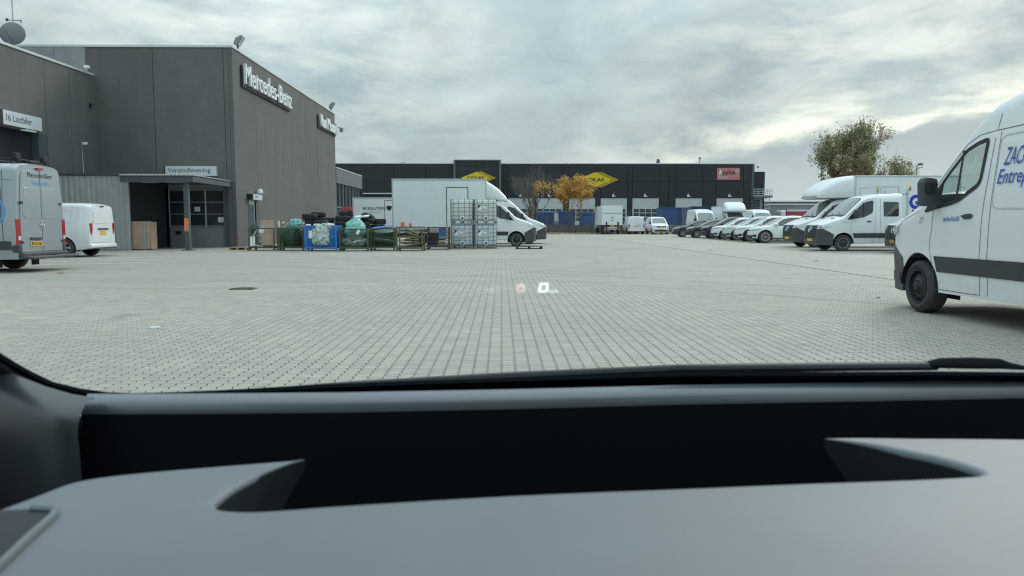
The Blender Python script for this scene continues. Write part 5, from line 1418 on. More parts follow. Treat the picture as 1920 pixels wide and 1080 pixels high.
def tree(label, base, h, stems, spread, depth, leaves, lm, seed, lsize, leafz=(0, 1), wind=(0, 0), name='tree', rad=.12, keep=None, len0=.36, up=.5, group=None, lm2=None):
    r_ = random.Random(seed); t = thing(name, label, 'tree', base, group=group); mb = MB(); tips = []
    def grow(p, d, ln, rd, lv):
        n = 3; q = p
        for k in range(n):
            d2 = (d + Vector((r_.uniform(-.16, .16), r_.uniform(-.16, .16), r_.uniform(-.06, .12)))).normalized(); e = q + d2 * ln / n
            mb.cyl(q, e, rd * (1 - k * .13), rd * (1 - (k + 1) * .13), n=6 if lv < 2 else 4 if lv < 3 else 3, cap=False); q = e; d = d2
            if lv >= 2: tips.append((q.copy(), d.copy()))
        if lv < depth:
            for k in range(r_.choice((2, 3, 3)) if lv < depth - 1 else 3):
                a = r_.uniform(0, 6.28); sp_ = r_.uniform(.25, spread)
                o = d.orthogonal().normalized(); o.rotate(Matrix.Rotation(a, 3, d))
                grow(q, (d + o * sp_ + Vector((wind[0], wind[1], up * .3))).normalized(), ln * r_.uniform(.62, .86), rd * .60, lv + 1)
    for k in range(stems):
        a = 6.28 * k / stems + r_.uniform(-.3, .3); o = .18 * (stems > 1)
        grow(Vector((o * math.cos(a), o * math.sin(a), -.05)), Vector((math.cos(a) * .22 * (stems > 1), math.sin(a) * .22 * (stems > 1), 1)).normalized(), h * len0, rad, 0)
    mb.build('trunk', m_twig, t, recalc=False)
    if leaves:
        for mi, (mat_, share) in enumerate(((lm, 1 - (.28 if lm2 else 0)), (lm2, .28))):
            if mat_ is None: continue
            lb = MB(); cand = [x for x in tips if (keep is None or keep(x[0]))]
            if lm2: 
                cs = Vector((0, 0, h * .45)); cand = [x for x in cand if ((x[0] - cs).length < h * .30) == (mi == 1)] or cand
            for k in range(int(leaves * share)):
                p, d = r_.choice(cand); p = p + Vector((r_.gauss(0, .20), r_.gauss(0, .20), r_.gauss(0, .20))) * (h / 9)
                s = lsize * r_.uniform(.6, 1.4); e = (d * .5 + Vector((r_.uniform(-1, 1) + wind[0] * 2, r_.uniform(-1, 1), r_.uniform(-1, .7)))).normalized() * s; f = e.orthogonal().normalized(); f.rotate(Matrix.Rotation(r_.uniform(0, 6.28), 3, e.normalized())); f *= s * .42
                lb.add([p - e, p + f, p + e, p - f], [(0, 1, 2, 3)])
            lb.build('crown', mat_, t, recalc=False)
    return t
b_ = atZ(1001, 439.5); tree('nearly bare autumn tree with a few yellow leaves beside the white vans', (b_.x, 86.5, .08), 7.2, 6, .80, 5, 420, m_gold, 11, .12, keep=lambda p: p.x > .3 and .9 < p.z < 5.6, rad=.11, len0=.30, up=.85, wind=(.0, 0))
b_ = atZ(1083, 439.5); tree('young tree full of golden leaves in front of the second yellow sign', (XY(1083, 86.5), 86.5, .08), 7.6, 2, 1.05, 5, 5200, m_gold, 31, .12, keep=lambda p: p.z > 1.5, rad=.085, len0=.25, up=.75)
tree('large windblown green and russet tree behind the white box truck', (XY(1592, 74), 74, 0), 10.0, 7, .60, 5, 17000, m_willow, 27, .115, wind=(.05, 0), rad=.15, len0=.30, up=.85, lm2=m_russet)
tree('smaller thin leaved tree right of the large windblown tree', (XY(1652, 76), 76, 0), 7.2, 3, .75, 5, 3600, m_willow, 8, .11, wind=(.08, 0), rad=.12, len0=.32, up=.7)
tree('low distant bush top showing over the white box truck by the street lamp', (XY(1744, 90), 90, 0), 6.9, 4, .7, 4, 4000, m_willow, 9, .12, wind=(.05, 0), rad=.12, len0=.31, up=.6)
# ------------------------------------------------------------------ vehicles in place
def axle_at(px, Y, half=1.0, fo=1.0):
    return XY(px, Y)
# near white van on the right, nose pointing away
nv_pos = atZ(1733, 585)          # contact of the left front tyre
th = -91.2
root, B = big_van('large white high roof van with blue lettering close by on the right', (0, 0, 0), th, high=True, see=True, cut=True, sides=(-1, 1), step=.03, levels=56, rear=True, platetxt='')
half = 1.0 - .12
ct, st = math.cos(R(th)), math.sin(R(th))
# local point (1.0, -half) must land on the tyre contact
lx, ly = 1.0, -half
root.location = (nv_pos.x - (lx * ct - ly * st), nv_pos.y - (lx * st + ly * ct), 0)
S = lambda x0, z0, o=.011: (lambda u, v, w: (x0 + u, -(B.side(x0 + u, z0 + v) + o), z0 + v))
def slant(x0, z0, k=.16): return lambda u, v, w: (x0 + u + v * k, -(B.side(x0 + u, z0 + v) + .011), z0 + v)
text('side_lettering', 'ZACHO-LIND', m_blueink, root, .86, .185, slant(2.57, 1.80), bold=.004)
text('side_lettering', 'Entreprenør', m_blueink, root, .92, .155, slant(2.51, 1.60), bold=.004)
text('door_lettering', 'zacho-lind.dk', m_blueink, root, .34, .06, slant(1.55, 1.195), bold=.012)
text('fleet_number', '277', m_greytxt, root, .09, .075, slant(1.01, 1.17), bold=.01)
text('sill_lettering', 'LIND TREPRENØR', m_blueink, root, .30, .035, slant(1.86, .415), bold=.01) if False else None
for sg in (-1, 1):
    outline(B, round_poly([(2.46, 1.33), (4.05, 1.30), (4.05, 2.13), (2.45, 2.13)], .12), .018, 'pressed_panel', m_seam2, root, off=.003, sides=(sg,))
    outline(B, round_poly([(4.25, 1.30), (5.6, 1.30), (5.6, 2.13), (4.25, 2.13)], .12), .018, 'pressed_panel', m_seam2, root, off=.003, sides=(sg,))
# cabin furniture seen through the door window
MB().box(2.46, 2.50, -.80, .80, .7, 2.2).build('bulkhead', m_frame, root)
for sg in (-1, 1):
    sb = MB().box(1.75, 2.15, sg * .5 - .25, sg * .5 + .25, .75, .95); sb.prism([(2.12, .9), (2.28, .9), (2.36, 1.55), (2.22, 1.55)], sg * .5 - .24, sg * .5 + .24, 'y'); sb.prism([(2.25, 1.58), (2.33, 1.58), (2.36, 1.80), (2.28, 1.80)], sg * .5 - .13, sg * .5 + .13, 'y')
    sb.build('seat', m_plast, root, bevel=.03)
MB().prism([(1.02, 1.0), (1.50, 1.0), (1.48, 1.32), (1.35, 1.42), (1.05, 1.40)], -.84, .84, 'y').build('dashboard', m_plast, root, bevel=.03)
mb = MB().tube([(1.66 + .11 * math.sin(t) , -.5 + .19 * math.cos(t), 1.38 + .15 * math.sin(t)) for t in [k / 20 * 6.283 for k in range(21)]], .016, 6); mb.cyl((1.66, -.5, 1.38), (1.5, -.5, 1.25), .03); mb.build('steering_wheel', m_black, root)

# silver service van on the left, tail towards us
Yn = 17.7
silver, SB = big_van('silver service van parked nose to the wall with light bar and tow step', (XY(35, Yn) - 5.93, Yn + 1.0, 0), 0, high=True, paint=m_silver, platetxt='EE 65 567', step=.07, levels=24)
silver.scale = (1, 1, .965)
text('rear_lettering', 'Mercedes-Benz', m_ink, silver, .98, .12, lambda u, v, w: (5.93 + .026, -.48 + u, 2.36 + v))
text('rear_lettering', 'Service24h', m_ltblue, silver, .68, .10, lambda u, v, w: (5.93 + .026, -.34 + u, 2.17 + v))
pts = [(5.08 + .60 * math.cos(t), 1.50 + .46 * math.sin(t)) for t in [(-1.5 + 3.1 * k / 16) for k in range(17)]]
strip(SB, pts, .05, 'blue_ring', m_ltblue, silver, off=.010, sides=(-1,))
outline(SB, round_poly([(4.25, 1.28), (5.6, 1.28), (5.58, 2.15), (4.25, 2.15)], .12), .016, 'pressed_panel', m_seam, silver, off=.003, sides=(-1,))
strip(SB, [(5.64, .78), (5.62, 2.25), (5.60, 2.5)], .012, 'panel_gap', m_seam, silver, off=.004, sides=(-1, 1))
MB().box(5.35, 5.55, -.955 - .05, -.99 + .02, .66, .70).build('side_marker', m_amber, silver)
mb = MB()
for y in (-.62, .62): mb.cyl((2.8, y, 2.80), (5.72, y, 2.80), .02, n=6)
for x in (3.0, 4.0, 5.0, 5.7): mb.cyl((x, -.72, 2.80), (x, .72, 2.80), .022, n=6); mb.cyl((x, -.66, 2.62), (x, -.66, 2.80), .02, n=5); mb.cyl((x, .66, 2.62), (x, .66, 2.80), .02, n=5)
mb.build('roof_rack', m_black, silver)
for y in (-.52, .55):
    MB().box(5.70, 5.80, y - .10, y + .10, 2.80, 2.95).build('work_light', m_black, silver, bevel=.02)
MB().box(5.55, 5.86, -.18, .22, 2.70, 2.80).build('roof_camera', m_black, silver, bevel=.03)
MB().box(5.93, 6.30, -.95, .95, .33, .40).build('rear_step', m_plast, silver, bevel=.02)
MB().cyl((6.0, 0, .38), (6.28, 0, .40), .03, n=8).build('tow_bar', m_black, silver)
for y in (-.82, .60): MB().box(5.35, 5.38, y - .14, y + .14, .12, .42).build('mud_flap', m_black, silver)
# sprightly small white van behind it
Yc = 25.9
citan, CB = small_van('small white van parked nose to the wall beside the silver van', (XY(171, Yc) - 4.45, Yc + .90, 0), 0, L_=4.45, H=1.87)

# crew cab tipper on the right
Yk = 31.3; xk = XY(1578, Yk) - 1.0
crew = thing('crew_cab_truck', 'white crew cab pickup truck with amber beacons parked on the right', 'truck', (xk, Yk + .98, 0), 0)
m_paint = m_white
KB = big_van_body(L=3.50, high=False, cab=True, step=.07, levels=22)
link('cab', KB.mesh(), m_white, crew); big_van_front(crew, KB, m_white, platetxt=''); side_door(crew, KB)
class Q: pass
K3 = Q(); K3.axles = [1.0]; K3.arch = KB.arch; K3.wr = KB.wr; K3.side = KB.side; arch_liner(crew, K3)
K2 = Q(); K2.side = lambda x, z: KB.side(min(x, 2.5), z) ; K2.arch = KB.arch; K2.axles = [1.0, 4.66]; wheels(crew, K2, 'steel', .345, .235, .215, m_rimst, m_rimdk)
for sg in (-1, 1):
    spatch(KB, [(1.43, .56), (3.48, .56), (3.48, .765), (1.38, .755), (1.415, .66)], 'side_cladding', m_plast, crew, off=.012, sides=(sg,))
    wn = round_poly([(2.66, 1.46), (3.30, 1.46), (3.32, 2.06), (2.66, 2.08)], .06); spatch(KB, wn, 'rear_side_window', m_glass, crew, off=.008, sides=(sg,))
    strip(KB, [(2.52, .35), (2.54, 1.2), (2.53, 2.2)], .010, 'door_gap', m_seam, crew, off=.004, sides=(sg,))
    spatch(KB, [(3.0, .37), (3.0, .37), (3.0, .37)], 'x', m_plast, crew) if False else None
text('fleet_number', '13410', m_greytxt, crew, .24, .055, lambda u, v, w: (1.0 - .06 + u, -(KB.side(1.0 + u, 1.18) + .012), 1.19 + v))
text('sill_lettering', 'HALGAARDEN', m_greytxt, crew, .5, .05, lambda u, v, w: (1.6 + u, -(KB.side(1.8, .45) + .012), .44 + v)) if False else None
MB().box(3.4, 6.2, -.42, .42, .45, .70).build('chassis', m_black, crew)
bd_ = MB().box(3.62, 6.30, -1.02, 1.02, .80, .86).build('load_bed', m_rail, crew)
for sg in (-1, 1): MB().box(3.62, 6.30, sg * 1.0 - .02, sg * 1.0 + .02, .86, 1.26).build('drop_side', m_rail, crew, bevel=.01)
MB().box(6.27, 6.30, -1.0, 1.0, .86, 1.26).build('tailboard', m_rail, crew)
mb = MB()
for y in (-.95, .95): mb.box(3.62, 3.70, y - .04, y + .04, .86, 2.62)
mb.box(3.62, 3.70, -.98, .98, 2.36, 2.44); mb.box(3.62, 3.66, -.9, .9, 1.3, 1.36); mb.build('headboard', m_rail, crew)
rk = MB(); rk.tube([(2.45, -.75, 2.40), (2.45, -.75, 2.72), (3.36, -.75, 2.72), (3.36, -.75, 2.44)], .025, 6); rk.tube([(2.45, .75, 2.40), (2.45, .75, 2.72), (3.36, .75, 2.72), (3.36, .75, 2.44)], .025, 6); rk.cyl((2.45, -.75, 2.72), (2.45, .75, 2.72), .025, n=6); rk.cyl((3.36, -.75, 2.72), (3.36, .75, 2.72), .025, n=6); rk.build('roof_frame', m_rail, crew)
def beacon(par, x, y, z):
    MB().cyl((x, y, z - .12), (x, y, z), .03, n=8).build('beacon_stem', m_black, par); MB().lathe([(.055, 0), (.065, .01), (.06, .10), (.03, .13), (.001, .13)], 'z', 14, (x, y, z)).build('beacon', m_beacon, par, smooth=45)
beacon(crew, 2.56, -.60, 2.58); beacon(crew, 3.78, -.90, 2.66)
# white luton box truck behind the crew cab
Yb = 36.0; luton, LB = box_truck('white luton box truck with big blue letter behind the crew cab', (XY(1526, Yb) - 1.0, Yb + .98, 0), 0, 2.78, 7.9, .95, 3.47, 'luton', w=1.08)
tw = lambda u, v, w: (0, 0, 0)
gx0 = XY(1697, Yb - .1) - luton.location.x
gz0, gz1 = atY(0, 390, Yb).z, atY(0, 366, Yb).z
text('side_lettering', 'GO', m_bluedk, luton, 1.25, (gz1 - gz0), lambda u, v, w: (gx0 + u, -1.085, gz0 + v), bold=.05)
# partly hidden van between the crew cab and the near van
Yp = 28.2; part_, PB = big_van('white van showing its black grille between the crew cab and the near van', (XY(1697, Yp) - .0, Yp + 1.0, 0), 0, high=False, platetxt='DP 38 512')
# front facing row behind the cars
v1, _ = big_van('white high roof van facing us, leftmost behind the parked cars', (XY(1327, 78), 78, 0), 90, high=True)
v2, _ = big_van('white high roof van facing us, rightmost behind the parked cars', (XY(1436, 79), 79, 0), 90, high=True)
v3, _ = box_truck('white box truck facing us between the two front facing vans', (XY(1384, 77), 77, 0), 90, 2.55, 6.8, .9, 3.05, 'luton', w=1.08)
# parked cars, nose towards the lane, nearest first
def put(px, Y, fo, Wd): return (XY(px, Y) - fo, Y + Wd - .09, 0)
G = 'cars parked in a row on the right'
car('white boxy electric hatchback with dark turbine wheels, nearest of the row', put(1434, 44.4, .80, .92), -6, m_white, L_=4.63, H=1.60, hood=1.0, xc=.98, xr=1.85, xp=2.6, xe=3.7, nose=.80, wb=3.0, wr=.37, rim='turbine', clad=False, group=G)
car('white crossover with split spoke wheels, second nearest of the row', put(1407, 47.7, .85, .92), -6, m_white, L_=4.58, H=1.63, hood=1.03, xc=1.0, xr=1.90, xp=2.5, xe=3.6, nose=.84, wb=2.77, wr=.36, rim='five', clad=True, group=G)
car('pale mint white crossover with bright ten spoke wheels, third in the row', put(1383, 50.8, .85, .92), -6, m_mint, L_=4.46, H=1.62, hood=1.02, xc=1.0, xr=1.92, xp=2.5, xe=3.5, nose=.86, wb=2.73, wr=.35, rim='ten', clad=True, group=G)
car('white hatchback with black and silver wheels beside the black crossover', put(1359, 53.9, .85, .90), -6, m_white, L_=4.26, H=1.57, hood=1.0, xc=.92, xr=1.78, xp=2.4, xe=3.3, nose=.84, wb=2.77, wr=.35, rim='five', clad=False, group=G)
car('black crossover between the white hatchback and the dark grey car', put(1338, 57.2, .88, .92), -6, m_dblack, L_=4.60, H=1.64, hood=1.04, xc=1.08, xr=1.98, xp=2.6, xe=3.7, nose=.86, wb=2.75, wr=.37, rim='five', clad=True, group=G, wcol=m_rimdk, rimm=m_rimdk)
car('dark grey hatchback with silver wheels, second from the far end', put(1308.6, 60.5, .88, .90), -6, m_dgrey, L_=4.40, H=1.47, hood=.95, xc=1.08, xr=1.95, xp=2.5, xe=3.4, nose=.76, wb=2.65, wr=.33, rim='five', group=G)
car('dark grey saloon at the far left end of the row', put(1282, 63.9, .88, .90), -6, m_dgrey, L_=4.6, H=1.45, hood=.95, xc=1.10, xr=2.0, xp=2.55, xe=3.4, nose=.74, wb=2.7, wr=.33, rim='five', group=G)
# vehicles along the wall
lor = thing('box_lorry', 'white box lorry with folded tail lift seen from behind under the yellow tree', 'lorry', (XY(1146.5, 80), 80, 0), -90)
L_l = 0
# local x runs towards us is the tail: tail plane at x = 0, nose at -7
MB().box(-5.6, 0, -1.1, 1.1, 1.0, atY(0, 385.5, 80).z).build('box_body', m_whitebox, lor, bevel=.03)
zt_ = atY(0, 385.5, 80).z
MB().box(.0, .06, -1.06, 1.06, 1.0, zt_ - .75).build('tail_lift_platform', m_whitebox, lor, bevel=.01)
MB().box(.06, .09, -1.0, 1.0, zt_ - .80, zt_ - .74).build('seam_strip', m_frame, lor)
for sg in (-1, 1):
    MB().box(-.1, .14, sg * .62 - .07, sg * .62 + .07, .45, 1.35).build('lift_arm', m_black, lor, bevel=.02)
    MB().box(-.02, .10, sg * .9 - .16, sg * .9 + .16, .62, .78).build('tail_light', m_red, lor)
    MB().box(-.03, .12, sg * 1.0 - .08, sg * 1.0 + .08, .40, .95).build('corner_buffer', m_black, lor, bevel=.02)
    for xw in (-1.6, -5.8): MB().lathe([(.2, -.12), (.36, -.12), (.40, -.08), (.40, .08), (.36, .12), (.2, .12)], 'y', 20, (xw, sg * .85, .40)).build('wheel', m_tyre, lor)
for z in (.52, .70): MB().box(.02, .08, -.84, .84, z, z + .09).build('rear_bumper', m_whitebox, lor)
MB().box(-5.5, -.2, -.45, .45, .5, 1.0).build('chassis', m_black, lor)
MB().prism([(-7.3, .6), (-5.7, .6), (-5.7, 2.5), (-6.6, 2.5), (-7.25, 1.5)], -1.0, 1.0, 'y').build('cab', m_white, lor, bevel=.08)
plate(lor, lambda a, b, w: (.14 - w * .012, a * 1.0, .90 + b))
MB().box(.06, .10, -.12, .12, 1.75, 1.85).build('latch', m_frame, lor); MB().box(.06, .10, -.06, .06, 1.45, 1.55).build('latch', m_black, lor)
t = thing('box_lorry', 'x', 'lorry') if False else None
vito, VB = small_van('white delivery van seen from behind at the low wall', (XY(1192, 81.5), 81.5 + 5.1, 0), -90, L_=5.1, H=1.93, W_=.95, hood=1.12, lamps='low', rim='steel')
cit2, _ = small_van('small white van facing us at the low wall', (XY(1238, 79), 79, 0), 90, L_=4.45, H=1.86, rim='steel')

# left middle: two white vans facing right behind the tanks
Ya = 37.9; xa_ = XY(968, Ya) + 1.0
boxT, BT = box_truck('large white box truck with plain side behind the cages and tanks', (xa_, Ya + .98, 0), 180, 2.50, 7.25, .92, 3.40, 'deflector', w=1.06, door=(3.42, 4.52, (1,), 2.98))
Yv = 42.6; v4, _ = big_van('white van parked behind the box truck with only its nose in view', (XY(992, Yv) + 1.0, Yv + 1.0, 0), 180, high=True)
Yi = 52.0; xi1 = XY(664, Yi)
ibi, IB = box_truck('white box truck lettered IBI Solutions behind the tyre stacks', (xi1 + 7.1, Yi + 1.0, 0), 180, 2.50, 7.1, .90, atY(0, 369.8, Yi).z, 'deflector', w=1.04, door=(3.7, 4.9, (1,), 2.75))
# right side faces us here: u must run against local x
def ibt(x0, z0): return lambda u, v, w: (7.1 - x0 - u, 1.052, z0 + v)
text('side_lettering', 'IBI SOLUTIONS', m_ink, ibi, 1.65, .19, ibt((683 - 664) * Yi / F, atY(0, 393, Yi).z), bold=.015)
text('side_lettering', 'VI TAGER ANSVAR', m_greytxt, ibi, 1.0, .08, ibt((690 - 664) * Yi / F, atY(0, 398.5, Yi).z))
sx_ = 7.1 - (732 - 664) * Yi / F; sz_ = atY(0, 390, Yi).z
MB().prism([(sx_ - .16, sz_ + .16), (sx_ + .16, sz_ + .16), (sx_ + .17, sz_ - .02), (sx_ + .08, sz_ - .14), (sx_, sz_ - .2), (sx_ - .08, sz_ - .14), (sx_ - .17, sz_ - .02)], 1.052, 1.056, 'y').build('shield_emblem', m_ink, ibi)
tube_ = thing('roof_pipe', 'long thin pale pipe held above the lettered box truck', 'pipe', (XY(690, 54), 54.5, atY(0, 362.5, 54).z)) if False else None

# ------------------------------------------------------------------ tyres
_ty = MB().lathe([(.19, -.10), (.21, -.118), (.30, -.125), (.335, -.112), (.352, -.085), (.355, -.03), (.348, -.027), (.348, -.02), (.355, -.017), (.355, .017), (.348, .02), (.348, .027), (.355, .03), (.352, .085), (.335, .112), (.30, .125), (.21, .118), (.19, .10), (.20, 0), (.19, -.10)], 'z', 30).mesh('tyre', 40)
_ty.materials.append(m_tyre)
ORD = ['topmost', 'second', 'third', 'fourth', 'fifth', 'sixth', 'seventh']
def tyre_stack(px, Y, ptop, desc, th_=.255, dx=0):
    z1 = atY(0, ptop, Y).z; n = max(1, round(z1 / th_)); th2 = z1 / n; x = XY(px, Y)
    for k in range(n):
        lev = n - 1 - k
        lab = ('topmost tyre of the stack ' if lev == 0 else ORD[lev] + ' tyre down in the stack ') + desc
        o = bpy.data.objects.new('tyre', _ty); COL.objects.link(o); tag(o, lab, 'tyre', 'used tyres stacked behind the cages')
        o.location = (x + rnd.uniform(-.03, .03), Y + rnd.uniform(-.03, .03), th2 * (k + .5)); s = rnd.uniform(.95, 1.03); o.scale = (s, s, th2 / .25 * .985); o.rotation_euler.z = rnd.uniform(0, 6)
tyre_stack(583, 36.6, 401, 'at the left end behind the blue cage'); tyre_stack(600, 37.5, 397.5, 'second from the left, behind the blue cage')
tyre_stack(605, 35.9, 412.5, 'directly behind the top edge of the blue cage'); tyre_stack(616, 36.9, 407.5, 'behind the right end of the blue cage')
tyre_stack(644, 36.3, 404.5, 'behind the cage with the teal sack'); tyre_stack(652, 37.4, 396, 'tallest on the right, near the glazed wing')
tyre_stack(684, 36.2, 416, 'below the leaning tyre'); tyre_stack(711, 37.0, 410, 'at the right end beside the white box truck'); tyre_stack(662, 35.6, 417, 'low, between the teal sack and the leaning tyre'); tyre_stack(681, 37.2, 411, 'behind the leaning tyre')
o = bpy.data.objects.new('tyre', _ty); COL.objects.link(o); tag(o, 'single black tyre leaning tilted on top of the tyre stacks', 'tyre', 'used tyres stacked behind the cages'); q = atY(690, 413, 36.4); o.location = (q.x, 36.4, 1.42); o.rotation_euler = (R(20), R(28), 0)
b_ = MB().box(-.33, .33, -.2, .2, -.02, .03).build('label_board', m_whiteink); b_.location = (XY(680, 35.9), 36.1, 1.50); b_.rotation_euler = (R(10), R(-4), 0); tag(b_, 'white board lying on the tyres left of the leaning tyre', 'board')
rc = thing('red_crate', 'red plastic crate on the tallest tyre stack by the glazed wing', 'crate', (XY(654, 37.3), 37.3, atY(0, 395.6, 37.3).z))
mb = MB(); 
for k in range(4): mb.box(-.25, .25, -.18, -.16, k * .055, k * .055 + .035); mb.box(-.25, .25, .16, .18, k * .055, k * .055 + .035)
for x in (-.25, -.08, .09, .23): mb.box(x, x + .02, -.185, .185, 0, .21)
mb.build('crate_wall', m_lred, rc); MB().box(-.25, .25, -.17, .17, 0, .02).build('base', m_lred, rc)

# ------------------------------------------------------------------ stillage cages
m_green = mat('cage_green', (.075, .105, .055), .55, var=.25, nscale=5); m_olive = mat('cage_olive', (.12, .125, .055), .55, var=.25, nscale=5); m_cblu = mat('cage_blue', (.05, .22, .55), .5, var=.12)
m_gdark = mat('dark_green_mesh_panel', (.03, .05, .035), .7, var=.4, nscale=8)
m_salmon0 = mat('marker_red', (.6, .12, .08), .5, var=.1)
m_brown = mat('cage_brown', (.10, .085, .055), .6, var=.25)
m_card = mat('cardboard', (.42, .31, .22), .85, var=.12, nscale=3); m_steelb = mat('barrel_steel', (.30, .33, .36), .35, metal=.6, var=.1)
m_teal = mat('teal_plastic_sheet', (.22, .50, .45), .35, var=.35, nscale=3); m_clearp = mat('crumpled_film', (.42, .50, .46), .3, var=.6, nscale=7); m_gglass = mat('green_plastic', (.05, .14, .10), .3, var=.5, nscale=4)
def cage(px0, px1, pyt, pyb, m, label, depth=.95, mesh=True, band=None, floor=None, bars=True, pitch=.05):
    Y = atZ((px0 + px1) / 2, pyb).y; x0, x1 = XY(px0, Y), XY(px1, Y); h = atY(0, pyt, Y).z; w = x1 - x0
    t = thing('stillage_cage', label, 'cage', (x0, Y, 0)); p = .045
    for (a, b) in ((0, 0), (w - p, 0), (0, depth - p), (w - p, depth - p)):
        MB().box(a, a + p, b, b + p, .08, h).build('post', m, t); MB().box(a - .02, a + p + .02, b - .02, b + p + .02, 0, .08).build('foot', m, t)
    for z in (.13, h - .05):
        f_ = MB(); f_.box(p, w - p, .005, .04, z, z + .05); f_.box(p, w - p, depth - .04, depth - .005, z, z + .05); f_.box(.005, .04, p, depth - p, z, z + .05); f_.box(w - .04, w - .005, p, depth - p, z, z + .05); f_.build('frame', m, t)
    MB().box(.04, w - .04, .04, depth - .04, .10, .14).build('floor_panel', floor or m, t)
    _wr = .0055
    if mesh:
        mb = MB(); k = p + pitch
        while k < w - p: mb.cyl((k, .022, .18), (k, .022, h - .05), _wr, n=3, cap=False); mb.cyl((k, depth - .022, .18), (k, depth - .022, h - .05), _wr, n=3, cap=False); k += pitch
        k = p + pitch
        while k < depth - p: mb.cyl((.022, k, .18), (.022, k, h - .05), _wr, n=3, cap=False); mb.cyl((w - .022, k, .18), (w - .022, k, h - .05), _wr, n=3, cap=False); k += pitch
        z = .20
        while z < h - .06: mb.cyl((p, .022, z), (w - p, .022, z), _wr, n=3, cap=False); mb.cyl((p, depth - .022, z), (w - p, depth - .022, z), _wr, n=3, cap=False); mb.cyl((.022, p, z), (.022, depth - p, z), _wr, n=3, cap=False); mb.cyl((w - .022, p, z), (w - .022, depth - p, z), _wr, n=3, cap=False); z += pitch
        mb.build('wire_mesh', m, t, kind='stuff')
    if bars: 
        for z in (h * .55,): MB().box(p, w - p, .008, .035, z, z + .035).build('cross_bar', m, t)
    return t, x0, Y, w, h, depth
def blob(name, m, label, cat, c, r, seed, amp=.25, n=3, squash=1.0, pinch=0):
    bm = bmesh.new(); bmesh.ops.create_icosphere(bm, subdivisions=5, radius=1)
    from mathutils import noise as mn
    for v in bm.verts:
        d = v.co.normalized(); a = mn.fractal(d * 2.2 + Vector((seed, 0, 0)), 1.0, 2.0, 4) + .55 * (1 - 2 * abs(mn.noise(d * 5 + Vector((0, seed, 0))))) + .3 * (1 - 2 * abs(mn.noise(d * 11 + Vector((0, seed, 0)))))
        k = 1 + amp * a
        if d.z > .6 and pinch: k *= 1 - pinch * (d.z - .6) / .4 * (1 - .6 * (d.z > .93))
        v.co = Vector((d.x * r[0] * k, d.y * r[1] * k, max(-r[2] * .92, d.z * r[2] * k)))
    me = bpy.data.meshes.new(name); bm.to_mesh(me); bm.free(); me.shade_smooth()
    o = link(name, me, m); o.location = c; tag(o, label, cat); return o
# 1: green cage with steel keg, cardboard and hose
c1, x0, Y, w, h, dp = cage(468, 517, 427.5, 470, m_green, 'green wire cage holding a steel barrel and cardboard, leftmost', mesh=False, bars=False)
k_ = MB().lathe([(.001, 0), (.24, 0), (.26, .02), (.255, .20), (.27, .22), (.255, .24), (.255, .48), (.27, .50), (.255, .52), (.25, .82), (.22, .92), (.10, .96), (.001, .96)], 'z', 28).build('steel_barrel', m_steelb, smooth=40); k_.location = (x0 + .48, Y + .5, .14); tag(k_, 'grey steel barrel standing in the leftmost green cage', 'barrel')
lb_ = MB().box(-.09, .12, -.262, -.258, .62, .80).build('label', m_whiteink, k_)
cb = MB().box(0, .56, 0, .05, 0, 1.12).build('cardboard_sheet', m_card, bevel=.004); cb.location = (x0 + w - .63, Y + .18, .18); cb.rotation_euler = (R(-8), R(-3), 0); tag(cb, 'tall brown cardboard sheet leaning in the leftmost green cage', 'cardboard')
cb = MB().prism([(0, .25), (.45, .22), (.45, .72), (.22, .80), (.0, .66)], 0, .02, 'y').build('cardboard_flap', m_card); cb.location = (x0 + w - .52, Y + .09, .0); tag(cb, 'torn cardboard piece in front of the tall sheet', 'cardboard')
mb = MB(); mb.tube([(.30 - .20 * math.sin(t * 2.6), -.0, .85 - .78 * t) if t < .8 else (.30 - .20 * math.sin(2.08) + (t - .8) * 2.8, 0, .85 - .78 * t + .1 * (t - .8)) for t in [k / 24 for k in range(25)]], .022, 7); hs = mb.build('hose', m_signw); hs.location = (x0 + .05, Y + .08, .03); tag(hs, 'white hose curling down inside the leftmost green cage', 'hose')
# red and white marker poles standing behind the cages
for i, (px_, py_, lab) in enumerate(((526, 417, 'marker pole with pale tip behind the second cage, leftmost'), (534.5, 414, 'red and white marker pole behind the teal bag'), (572, 416, 'red and white marker pole at the left corner of the blue cage'))):
    x_ = XY(px_, 34.3); z_ = atY(0, py_, 34.3).z; t = thing('marker_pole', lab, 'marker pole', (x_, 34.3, 0)); MB().cyl((0, 0, 0), (0, 0, z_), .018, n=8).build('pole', m_signw, t)
    for k in range(3): MB().lathe([(.001, 0), (.045, .01), (.05, .05), (.045, .085), (.001, .095)], 'z', 12, (0, 0, z_ - .02 - k * .1)).build('bead', m_salmon0 if k % 2 == 0 and i else m_whiteink, t, smooth=60)
# 2: green cage of green plastic
c2, x0, Y, w, h, dp = cage(521, 571, 427, 470, m_green, 'green cage with glass green sides next to the blue one', mesh=True, bars=False)
blob('plastic_bundle', m_gglass, 'dark green plastic bundle filling the second cage', 'plastic', (x0 + w * .5, Y + .5, .60), (w * .40, .38, .46), 3, .12)
blob('plastic_bag', m_black, 'dark sack low in the second green cage', 'bag', (x0 + w * .70, Y + .22, .52), (.17, .13, .34), 9, .2)
blob('plastic_bag', m_teal, 'bright teal plastic bag sticking up out of the second cage', 'bag', (x0 + w * .66, Y + .35, 1.12), (.22, .20, .20), 13, .45)
tb = MB().tube([(0, 0, 0), (.1, 0, .18), (.30, 0, .26), (.52, 0, .16), (.60, 0, -.02)], .02, 6).build('plastic_tube', m_clearp); tb.location = (x0 + .28, Y + .2, .97); tag(tb, 'pale bent plastic tube on top of the second cage', 'tube')
